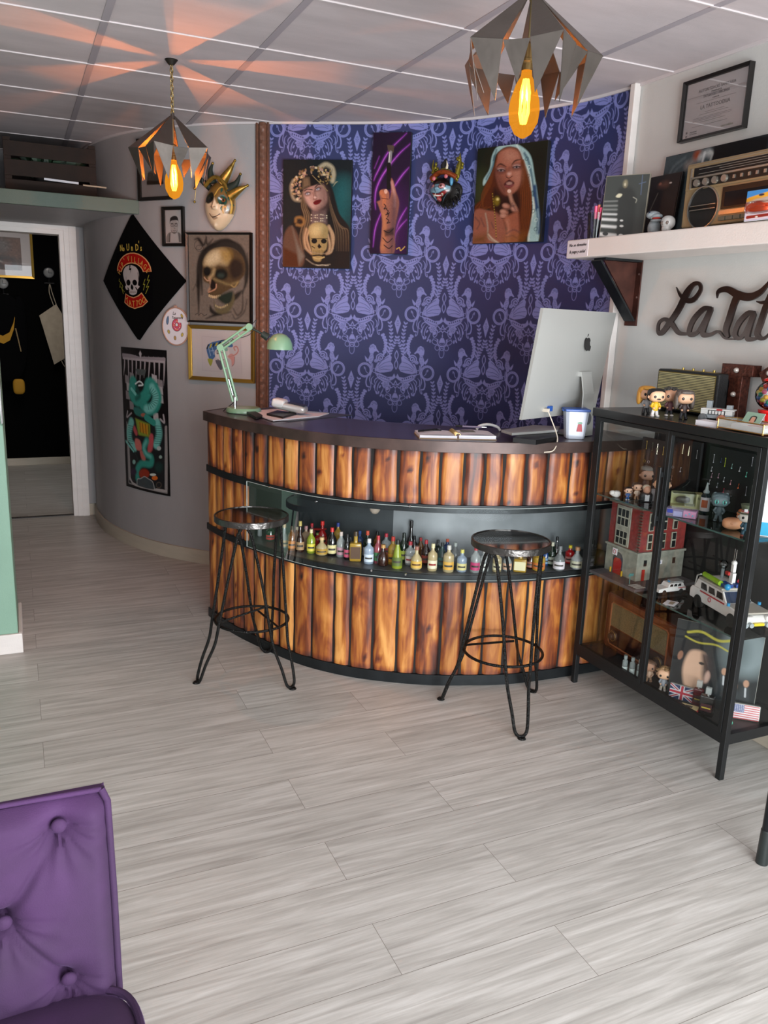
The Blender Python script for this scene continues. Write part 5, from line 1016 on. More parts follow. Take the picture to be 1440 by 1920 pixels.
for x, z in ((-.05, .010), (.022, .018)): MB().sell((x, -.066, z), (.011, .007, .011), nu=14, nv=8).build('crown_rosette', mat('pink_rosette', 'c96a72', .4), t)
er = MB(); er.sell((.048, -.05, -.004), (.010, .010, .024), nu=12, nv=8); er.build('ear', mat('blue_ear', '4f8fb3', .4), t)
fg = MB(); [fg.cyl((x, -.062, z), (x+.002, -.066, z-.013), .003, .0005, 8) for x, z in ((-.038, -.062), (.0, -.060), (-.046, -.070), (.006, -.066))]; fg.build('fang', MATS['ivory'], t)
# --- certificate on the right wall
t = thing('framed_certificate', 'deep black frame holding a printed white certificate high on the right wall', 'certificate', (XR, 2.632, 2.427), -PI/2)
framed(t, .338, .229, .011, .028, M_BF, None, 1, gl=True)
M_GT = mat('grey_print', '55524f', .6)
for i, (body, sz, zz) in enumerate((('AUTORITZACIÓ SANITÀRIA', .015, .066), ("d'establiment de", .008, .054), ('TATUATGES I PÍRCINGS', .0125, .042), ('a favor de', .008, .030), ('LA TATTOOERIA', .020, .003))): text(body, sz, M_GT, t, T3(.0, -.0102, zz) @ UP, bold=.0002)
ln = MB()
for x0, x1, z in ((-.10, .10, .022), (-.05, .05, -.016), (-.08, .07, -.023), (-.11, .09, -.034), (-.11, .09, -.039), (-.11, .04, -.044), (-.07, .06, -.051), (-.11, .07, -.064)): ln.box(x0, x1, -.0104, -.0100, z-.0006, z+.0006)
ln.build('printed_line', M_GT, t); text('Ajuntament\nde Terrassa', .008, M_GT, t, T3(-.10, -.0102, -.085) @ UP); MB().cyl((-.137, -.0103, -.08), (-.137, -.0100, -.08), .005, n=12).cyl((-.137, -.0103, -.094), (-.137, -.0100, -.094), .005, n=6).build('crest', M_GT, t); text('salut pública', .012, mat('olive_print', '8a8a6d', .6), t, T3(.075, -.0102, -.085) @ UP)
# --- metal script sign "La Tattoo..."
sg = thing('metal_script_sign', 'cut steel handwritten style sign spelling La Tat... on the right wall', 'sign', (XR, 2.66, 1.60), -PI/2)
M_SG = mat('polished_dark_steel', '4a403e', .22, .85, var=.25, vscale=9)
def sc_(cx, cy):   # crop (1140,480..; 4.8x) -> local
    y, z = onx(1140+cx/4.8, 480+cy/4.8, XR-.022); return (2.66-y, -.022, z-1.60)
Y0 = [0.]
def stroke(name, P, W):
    Q = catmull([sc_(*p) for p in P], 8); n = len(Q); Wd = np.interp(np.linspace(0, 1, n), np.linspace(0, 1, len(W)), W)*.00050
    m_ = MB(); F_ = []; 
    for i in range(n):
        d_ = Q[min(i+1, n-1)]-Q[max(i-1, 0)]; d_ = d_/(np.linalg.norm(d_)+1e-9); nx, nz = -d_[2], d_[0]; w = max(Wd[i], .0006)
        F_.append(((Q[i][0]+nx*w, Q[i][2]+nz*w), (Q[i][0]-nx*w, Q[i][2]-nz*w)))
    Y0[0] -= .0004; yy = [Y0[0]-.0022*i/n for i in range(n)]
    m_.grid([[(a[0], yy[i]-.026, a[1]), (c_[0], yy[i]-.026, c_[1])] for i, (a, c_) in enumerate(F_)], False); m_.grid([[(c_[0], -.020, c_[1]), (a[0], -.020, a[1])] for a, c_ in F_], False)
    m_.grid([[(a[0], -.020, a[1]), (a[0], yy[i]-.026, a[1])] for i, (a, c_) in enumerate(F_)], False); m_.grid([[(c_[0], yy[i]-.026, c_[1]), (c_[0], -.020, c_[1])] for i, (a, c_) in enumerate(F_)], False)
    return m_.build(name, M_SG, sg)
stroke('letter_l', [(618, 280), (650, 345), (700, 395), (770, 395), (835, 310), (825, 250), (770, 260), (710, 340), (640, 480), (560, 600), (490, 690), (455, 680), (465, 600), (520, 570), (580, 610), (640, 690), (730, 700), (820, 680)], [1, 12, 20, 22, 18, 14, 20, 34, 30, 28, 24, 16, 14, 16, 22, 18, 12, 6])
stroke('letter_a', [(930, 470), (860, 480), (770, 580), (735, 690), (790, 705), (870, 600), (930, 480), (880, 610), (860, 700), (920, 710), (1000, 680), (1060, 740), (1150, 750)], [14, 22, 26, 24, 14, 24, 24, 26, 24, 16, 10, 8, 6])
stroke('letter_t', [(985, 380), (1000, 320), (1080, 300), (1180, 350), (1280, 370), (1370, 330), (1430, 270), (1480, 200)], [1, 18, 24, 30, 30, 22, 14, 4])
stroke('letter_t', [(1175, 350), (1140, 430), (1100, 560), (1070, 660), (1090, 735)], [34, 30, 30, 28, 12])
stroke('letter_a', [(1325, 510), (1260, 520), (1180, 610), (1150, 710), (1200, 740), (1270, 640), (1320, 520), (1280, 640), (1265, 740), (1330, 745), (1360, 720)], [14, 20, 24, 22, 12, 22, 22, 24, 22, 12, 6])
stroke('letter_t', [(1480, 330), (1430, 450), (1380, 600), (1350, 700), (1390, 745), (1440, 720), (1500, 650)], [24, 26, 26, 24, 14, 8, 6]); stroke('letter_t', [(1345, 410), (1400, 420), (1460, 400), (1520, 360)], [4, 12, 12, 6])
st_ = MB(); [st_.cyl((a[0], -.020, a[2]), (a[0], 0, a[2]), .004, n=8) for a in (sc_(770, 390), sc_(640, 700), sc_(870, 700), sc_(1160, 360), sc_(1090, 720), sc_(1270, 720), sc_(1400, 420))]; st_.build('standoff', MATS['chrome'], sg)

carn.scale = (1.16, 1.16, 1.16); carn.rotation_euler = (0, .14, carn.rotation_euler[2])
# ================================================================== ON THE COUNTER
M_MINT = mat('mint_green_enamel', '7fa585', .3, coat=.4); M_CHR = MATS['chrome']
def at_counter(u, v, z=ZT): return onz(u, v, z)
bx, by = onz(457, 772, ZT+.004)
lamp = thing('desk_lamp', 'mint green spring arm desk lamp on the left end of the counter', 'desk lamp', (bx, by, ZT), -YAW)
MB().lathe([(0, 0), (.082, 0), (.087, .004), (.087, .017), (.080, .026), (0, .028)], 40).build('base', M_MINT, lamp, sharp=40)
D3 = hypot(bx, by)
def lp(u, v, k=0.):      # point in the lamp's upright plane facing the viewer
    z = zat(u, v, bx, by); r = ray(u, v); t = D3/hypot(r[0], r[1]); X, Y = r[0]*t-bx, r[1]*t-by; c, s = cos(YAW), sin(YAW); return (X*c-Y*s, k, z-ZT)
A_, B_, C_, D_ = lp(440, 765), lp(412, 652), lp(468, 613), lp(497, 628)
def rod(m, a, b, k, r=.0045): m.cyl((a[0], k, a[2]), (b[0], k, b[2]), r, n=10)
m_ = MB(); m_.cyl((A_[0], 0, .02), (A_[0], 0, .075), .008, n=14).build('pivot_post', M_CHR, lamp)
A2 = (A_[0], 0, .055)
for nm, a, b in (('lower_arm', A2, B_), ('upper_arm', B_, C_)):
    m_ = MB(); d_ = Vector((b[0]-a[0], 0, b[2]-a[2])).normalized(); o = Vector((-d_.z, 0, d_.x))*.011
    for sg in (-1, 1): rod(m_, (a[0]+sg*o.x, 0, a[2]+sg*o.z), (b[0]+sg*o.x, 0, b[2]+sg*o.z), 0, .0062)
    for q in (.3, .62): p = Vector(a).lerp(Vector(b), q); m_.cyl((p.x-o.x, 0, p.z-o.z), (p.x+o.x, 0, p.z+o.z), .004, n=8)
    ar = m_.build(nm, M_MINT, lamp)
    sp_ = MB(); q0 = Vector(a).lerp(Vector(b), .12); q1 = Vector(a).lerp(Vector(b), .42)
    for k in (-.012, .012): sp_.cyl((q0.x, k, q0.z), (q1.x, k, q1.z), .0035, n=8)
    sp_.build('spring', M_CHR, ar)
for p in (B_, C_): MB().cyl((p[0], -.012, p[2]), (p[0], .012, p[2]), .017, n=18).build('joint', M_MINT, lamp)
MB().cyl((C_[0], 0, C_[2]), (D_[0]+.01, 0, D_[2]-.005), .006, n=10).cyl((D_[0]-.012, 0, D_[2]+.006), (D_[0]+.018, 0, D_[2]-.012), .016, .019, 16).build('neck', mat('lamp_dark_joint', '26302a', .4), lamp)
HC_ = lp(526, 655); MB(T3(HC_[0], 0, HC_[2])).lathe([(.0, .078), (.012, .0775), (.032, .070), (.050, .054), (.061, .03), (.064, .0), (.0625, .0), (.059, .029), (.048, .052), (.03, .067), (0, .073)], 40, caps=False).build('lamp_shade', M_MINT, lamp, sharp=60)
MB(T3(HC_[0], 0, HC_[2])).sell((0, 0, .03), (.022, .022, .028), nu=16, nv=10).build('bulb', mat('white_bulb', 'd8d8d0', .4), lamp)
cb_ = MB(); cb_.tube(catmull([lp(*p, .02) for p in ((414, 655), (404, 664), (410, 640), (440, 636), (470, 625), (480, 600), (474, 606))], 6), .0017, 6)
P = [lp(u, v, .03) for u, v in ((442, 742), (436, 755), (416, 772), (402, 790), (397, 815))]; P2 = [lp(u, v, .03) for u, v in ((396, 830), (393, 850), (398, 862), (416, 866))]
cb_.tube(catmull(P, 8), .0022, 6).tube(catmull(P2, 8), .0022, 6).build('power_cord', mat('black_plastic', '111112', .4), lamp)
a, c_ = lp(398, 809, .03), lp(395, 831, .03); MB().cyl(a, c_, .0075, n=12).build('inline_switch', MATS['black_plastic'], lamp)
def sheet_on(name, label, cat, pts, z, h, m, group=None, lines=None):
    """flat thing lying at height z whose outline is given by sight lines"""
    P = [onz(u, v, z+h) for u, v in pts]; cx = sum(p[0] for p in P)/len(P); cy = sum(p[1] for p in P)/len(P); n = len(P)
    t = thing(name, label, cat, (cx, cy, z), 0, group)
    MB().add([(x-cx, y-cy, 0) for x, y in P]+[(x-cx, y-cy, h) for x, y in P], [tuple(range(n))[::-1], tuple(range(n, 2*n))]+[(i, (i+1) % n, n+(i+1) % n, n+i) for i in range(n)]).build('sheet', m, t)
    return t
M_SHEET = mat('white_paper', 'd9d7dc', .6)
sheet_on('folder', 'dark grey plastic folder under the loose papers beside the desk lamp', 'folder', [(438, 775), (505, 763), (662, 778), (540, 790)], ZT, .003, mat('slate_folder', '3b4044', .4))
sheet_on('paper_stack', 'loose white papers under the card terminal at the left of the counter', 'papers', [(462, 771), (520, 766), (617, 774), (597, 780), (512, 788)], ZT+.003, .005, M_SHEET)
g = sheet_on('sunglasses_case', 'thin black wallet lying on the papers next to the card terminal', 'wallet', [(500, 775), (520, 769), (556, 774), (530, 781)], ZT+.008, .010, MATS['black_plastic'])
sheet_on('black_pouch', 'small black pouch on the folder right beside the lamp base', 'pouch', [(460, 770), (468, 765), (492, 778), (480, 782)], ZT+.003, .012, MATS['black_plastic'])
tx, ty = onz(548, 772, ZT+.02)
ct = thing('card_terminal', 'silver and white card payment terminal lying on the papers', 'card terminal', (tx, ty, ZT+.010), -YAW-.15)
m_ = MB(T3(0, 0, .032) @ RY(.16)); m_.sell((-.01, 0, 0), (.085, .042, .020), .35, .5, 28, 12).build('body', mat('silver_plastic', 'b9b6b3', .28, .3), ct); MB(T3(0, 0, .032) @ RY(.16)).sell((-.065, -.004, .008), (.034, .040, .022), .35, .5, 24, 10).build('printer_head', mat('white_plastic', 'd8d6d3', .35), ct)
MB(T3(0, 0, .032) @ RY(.16)).box(-.02, .065, -.032, .032, .0195, .0215).build('keypad', MATS['black_plastic'], ct); MB().lathe([(.022, 0), (.020, .006), (.012, .024)], 20).build('stand', M_CHR, ct)
# open notebook with pens
nx, ny = onz(853, 815, ZT+.01)
nb = thing('open_notebook', 'open white paged notebook with a ring spine lying on the counter', 'notebook', (nx, ny, ZT), -.32)
MB().box(-.165, .165, -.075, .085, 0, .004).build('cover', mat('kraft_cover', '8b7355', .7), nb)
for x0, x1, h in ((-.162, -.004, .014), (.004, .162, .018)):
    rows = [[(x0+(x1-x0)*i/12, y, .004+h*(.75+.25*sin(PI*i/12))) for y in (-.073, .083)] for i in range(13)]; pb = MB(); pb.grid(rows[::1]); pb.box(x0, x1, -.073, .083, .004, .004+h*.74); pb.build('page_block', M_SHEET, nb)
rg_ = MB()
for i in range(16): rg_.tube([(.011*cos(w), -.070+.0098*i, .014+.012*sin(w)) for w in np.linspace(0, 2*PI, 13)[:-1]], .0013, 5, True)
rg_.build('ring_spine', mat('brass_wire', 'a58a5a', .35, .7), nb); MB().box(.03, .09, .0, .055, .0225, .0235).build('photo_card', mat('olive_card', '6b6a58', .5), nb); MB().box(-.145, -.05, .05, .07, .0185, .0195).build('strip', MATS['black_plastic'], nb)
def pen(label, u, v, rz, col, z): 
    x, y = onz(u, v, z); t = thing('pen', label, 'pen', (x, y, z), rz, 'pens on the notebook'); MB().cyl((-.065, 0, .0045), (.045, 0, .0045), .0042, n=12).build('barrel', mat('pen_'+col, col, .3), t); MB().cyl((.045, 0, .0045), (.068, 0, .0045), .0042, .001, 12).build('tip', M_CHR, t); MB().cyl((-.07, 0, .0045), (-.04, 0, .0045), .005, n=12).build('cap', MATS['black_plastic'], t)
pen('black pen lying across the left page of the notebook', 806, 808, .35, '1a1a1c', ZT+.0195); pen('mauve tipped pen lying across the right page of the notebook', 884, 802, -.5, '8d7f96', ZT+.0235)
# computer seen from behind
L_, R_ = Vector((1.90, 2.80, 0)), Vector((2.47, 3.045, 0)); d_ = (R_-L_).normalized(); W_ = (R_-L_).length; mid = (L_+R_)/2
im = thing('desktop_computer', 'silver all-in-one desktop computer seen from behind on the counter', 'computer', (mid.x+.01, mid.y+.045, ZT), atan2(d_.y, d_.x))
M_ALU = mat('brushed_aluminium', 'b3b4b0', .42, .35)
LE = .062; ZB, ZH = .090, .455
rows = []
for z in np.linspace(0, 1, 22):
    r_ = []
    for x in np.linspace(-1, 1, 30):
        bulge = .030*(1-abs(x)**2.6)*(1-abs(2*z-1)**3)
        r_.append((x*W_/2, -LE*z-bulge-.006, ZB+ZH*z-.0))
    rows.append(r_)
pn = MB(); pn.grid(rows); pn.add([(-W_/2, -.006, ZB), (W_/2, -.006, ZB), (W_/2, .008, ZB), (-W_/2, .008, ZB), (-W_/2, -.006-LE, ZB+ZH), (W_/2, -.006-LE, ZB+ZH), (W_/2, .008-LE, ZB+ZH), (-W_/2, .008-LE, ZB+ZH)], [(0, 1, 2, 3), (4, 7, 6, 5), (0, 3, 7, 4), (1, 5, 6, 2)]); pn.build('back_shell', M_ALU, im, sharp=50)
MB().add([(-W_/2, .008, ZB), (W_/2, .008, ZB), (W_/2, .008-LE, ZB+ZH), (-W_/2, .008-LE, ZB+ZH)], [(3, 2, 1, 0)]).build('screen', mat('dark_screen', '0b0b0d', .1), im)
lg = MB(T3(.045, -.006-LE*.72-.0312, ZB+ZH*.70) @ RX(radians(90-7)) @ SC(.032)); ap = catmull([(0, .62), (.28, .75), (.62, .62), (.74, .35), (.6, .12), (.62, -.25), (.8, -.45), (.62, -.85), (.35, -1.02), (0, -.92), (-.35, -1.02), (-.66, -.75), (-.82, -.2), (-.75, .35), (-.5, .68), (-.25, .74)], 4, True)
k = len(ap); lg.add([(x, y, 0) for x, y in ap]+[(x, y, .06) for x, y in ap], [tuple(range(k))[::-1], tuple(range(k, 2*k))]+[(i, (i+1) % k, k+(i+1) % k, k+i) for i in range(k)]); lf = [(0, .85), (.05, 1.15), (.32, 1.4), (.28, 1.1)]; lg.add([(x, y, 0) for x, y in lf]+[(x, y, .06) for x, y in lf], [(3, 2, 1, 0), (4, 5, 6, 7), (0, 1, 5, 4), (1, 2, 6, 5), (2, 3, 7, 6), (3, 0, 4, 7)]); lg.build('fruit_logo', mat('black_logo', '141416', .2), im)
sn_ = MB(); prof = [(-.075, .190+ZB), (-.095, ZB+.10), (-.102, .03), (-.102, .004), (-.02, .004), (.055, .004)]; n = len(prof)
for i, (w0) in enumerate([0]):
    V = []
    for (y, z), w in zip(prof, (.042, .046, .052, .054, .06, .06)): V.append(((-w, y, z), (w, y, z), (w, y+.006, z+.006), (-w, y+.006, z+.006)))
    for a, b_ in zip(V[:-1], V[1:]):
        for q in range(4): sn_.add([a[q], a[(q+1) % 4], b_[(q+1) % 4], b_[q]], [(0, 1, 2, 3)])
sn_.add([V[0][i] for i in range(4)], [(0, 1, 2, 3)]); sn_.box(-.045, .045, -.076, -.03, ZB+.175, ZB+.195); [setattr(sn_, 'v', [(a+.075, b_, c_) for a, b_, c_ in sn_.v])]; sn_.build('stand', M_ALU, im)
MB().cyl((.075, -.104, ZB-.01), (.075, -.094, ZB-.01), .026, n=24).build('cable_hole', mat('grey_hole', '55565a', .5), im)
MB().box(.0, .03, -.048, -.044, ZB+.12, ZB+.19).build('vent', mat('grey_hole', '55565a', .5), im)
pts = [lambda: 0]; q = MB(); ux = -.165; q.cbox((ux, -.03, ZB+.035), (.022, .022, .014)); q.build('plug', mat('cream_plug', 'c9bfae', .4), im)
MB().cbox((ux+.03, -.028, ZB+.040), (.03, .014, .022)).build('memory_stick', mat('blue_plastic', '27509a', .35), im)
inv = (T3(*im.location) @ RZ(im.rotation_euler[2])).inverted()
cpts = [Vector((ux-.002, -.04, ZB+.035))]+[inv @ Vector(p) for p in ((*FR.off(FR.hit(1046, 850)[0]-.0, -.03), ZT+.04), (*FR.off(FR.hit(1040, 850)[0], .012), ZT+.006), (*FR.off(FR.hit(1028, 850)[0], .038), ZT-.03), (*FR.off(FR.hit(1013, 850)[0], .030), 1.046))]
MB().tube(catmull(cpts, 10), .0026, 8).build('power_cable', mat('cream_plug', 'c9bfae', .4), im)
sheet_on('closed_laptop', 'thin closed silver laptop lying on a black stand below the computer', 'laptop', [(940, 806), (1000, 797), (1050, 799), (1045, 806), (960, 812)], ZT+.022, .010, M_ALU)
sheet_on('black_stand', 'low black tray on the counter under the closed laptop', 'tray', [(962, 821), (985, 810), (1046, 808), (1044, 819), (1005, 825)], ZT, .020, MATS['black_plastic'])
mx_, my_ = onz(985, 799, ZT+.03)
mg = thing('white_glasses', 'curved white plastic frame leaning behind the notebook', 'frame', (*onz(916, 801, ZT+.02), ZT), -.3); MB().tube(catmull([(-.055, 0, .008), (-.04, 0, .026), (0, 0, .032), (.04, 0, .022), (.055, 0, .006)], 6), .006, 8).build('band', MATS['white_plastic'], mg)
# tub with blue lid and sticker
x0, y0 = onz(1093, 823, ZT)
tub = thing('plastic_tub', 'translucent white tub with a blue lid and gumball machine sticker', 'tub', (2.212, 2.872, ZT), -YAW)
tb_ = MB(); h = .122
for a_, z in ((0, 0),): pass
V = []
for z, w, d in ((0, .037, .030), (.004, .040, .033), (h, .051, .042)): V.append([(x*w, y*d, z) for x, y in ((-.75, -1), (.75, -1), (1, -.7), (1, .7), (.75, 1), (-.75, 1), (-1, .7), (-1, -.7))])
vs = [p for r in V for p in r]; tb_.add(vs, [(j*8+i, j*8+(i+1) % 8, j*8+8+(i+1) % 8, j*8+8+i) for j in range(2) for i in range(8)]+[tuple(range(8))[::-1], tuple(range(16, 24))]); tb_.build('tub_body', tinted('milky_plastic', 'c3cad6', .92, .3), tub, bevel=.004)
MB().box(-.056, .054, -.046, .046, h-.002, h+.010).box(-.062, -.05, -.012, .012, h-.004, h+.006).build('lid', mat('blue_plastic', '27509a', .35), tub, bevel=.004)
sk = MB(T3(.012, -.0385, .055) @ RX(-.06)); sk.sell((0, 0, .024), (.014, .0012, .013), nu=16, nv=8); sk.build('sticker_globe', mat('sticker_green', '7fa08a', .5), tub); sk = MB(T3(.012, -.0385, .055) @ RX(-.06)); sk.prism([(-.008, .012), (.008, .012), (.012, -.02), (-.012, -.02)], -.0008, .001); sk.prism([(-.009, .034), (.009, .034), (.005, .043), (-.005, .043)], -.0008, .001); sk.build('sticker_body', mat('sticker_red', 'a8343c', .5), tub)
# ================================================================== BOTTLES in the recess
M_LBL = {}
def lab(c): return mat('label_'+c, c, .55)
GL = dict(clear=('c9d0cf', .38), green=('123a24', .9), dgreen=('0e2216', .93), amber=('7a4a17', .85), brown=('2c120a', .94), dark=('0c0a0c', .95), gold=('a8862f', .8), lime=('8c9a2e', .82), cream=('a08468', .95), pink=('9c4a54', .85), red=('a31618', .95), blue=('27457a', .9), teal=('20433f', .85), pale=('c3b184', .7), blueclear=('b3c6da', .5), grey=('7b8080', .55))
PROF = {
 'round': [(.0, 0), (.9, 0), (1, .03), (1, .56), (.92, .64), (.42, .73), (.34, .76), (.34, .90)],
 'slim': [(.0, 0), (.92, 0), (1, .03), (1, .56), (.8, .66), (.40, .76), (.34, .90)],
 'tall': [(.0, 0), (.92, 0), (1, .03), (1, .38), (.7, .50), (.36, .62), (.32, .90)],
 'flask': [(.0, 0), (.7, 0), (.95, .06), (1, .30), (.9, .48), (.5, .62), (.3, .70), (.3, .90)],
 'taper': [(.0, 0), (.96, 0), (1, .03), (.9, .30), (.6, .62), (.36, .78), (.34, .90)]}
def bottle(u, vb, vt, wpx, shape, gl, cap, lbl, desc, capx=1., ref=None):
    x, y = onz(u, vb, .5125); d3 = sqrt(x*x+y*y+1.05**2); w = max(wpx*1.2*d3/FPX/2, .008); h = min(max(zat(u, vt, x, y)-.5125, .06), .255)
    t = thing('miniature_bottle', desc, 'bottle', (x, y, .5125), atan2(-y, -x)+PI/2, 'miniature bottles in the counter recess')
    g_, al = GL[gl]; m_ = tinted('bottle_'+gl, g_, al, .06); n = 24
    if shape == 'square': 
        b_ = MB(); b_.sell((0, 0, h*.31), (w, w*.75, h*.31), .25, .18, 28, 12); b_.lathe([(w*.4, h*.60), (w*.34, h*.66), (w*.34, h*.9)], 16); b_.build('glass_body', m_, t, sharp=30)
    else: MB().lathe([(r*w, z*h) for r, z in PROF[shape]], n).build('glass_body', m_, t, sharp=35)
    cw = w*.40*capx; MB().cyl((0, 0, h*.845), (0, 0, h), cw, cw*.94, 16).build('cap', mat('cap_'+cap, cap, .35), t)
    if lbl:
        z0, z1 = (.10, .40) if shape != 'tall' else (.08, .34); lm = MB(); rr_ = w*(1.012 if shape != 'square' else 0)
        if shape == 'square': lm.box(-w*.85, w*.85, -w*.775, -w*.755, h*z0, h*(z1+.1))
        else: lm.grid([[(rr_*sin(a), -rr_*cos(a), h*z0), (rr_*sin(a), -rr_*cos(a), h*z1)] for a in np.linspace(-1.25, 1.25, 14)][::1])
        lm.build('label', lab(lbl), t)
        if w > .012:
            bb = MB(); ra = rr_*1.01; zz = h*(z0+z1)/2
            if shape != 'square': bb.grid([[(ra*sin(a), -ra*cos(a), zz-h*.035), (ra*sin(a), -ra*cos(a), zz+h*.035)] for a in np.linspace(-.8, .8, 8)]); bb.build('label_band', lab({'d8d0b4': '8a2b22', 'd8d4cf': '9c2b30', 'c9a24a': '5c3a12'}.get(lbl, '3b3630')), t)
    return t
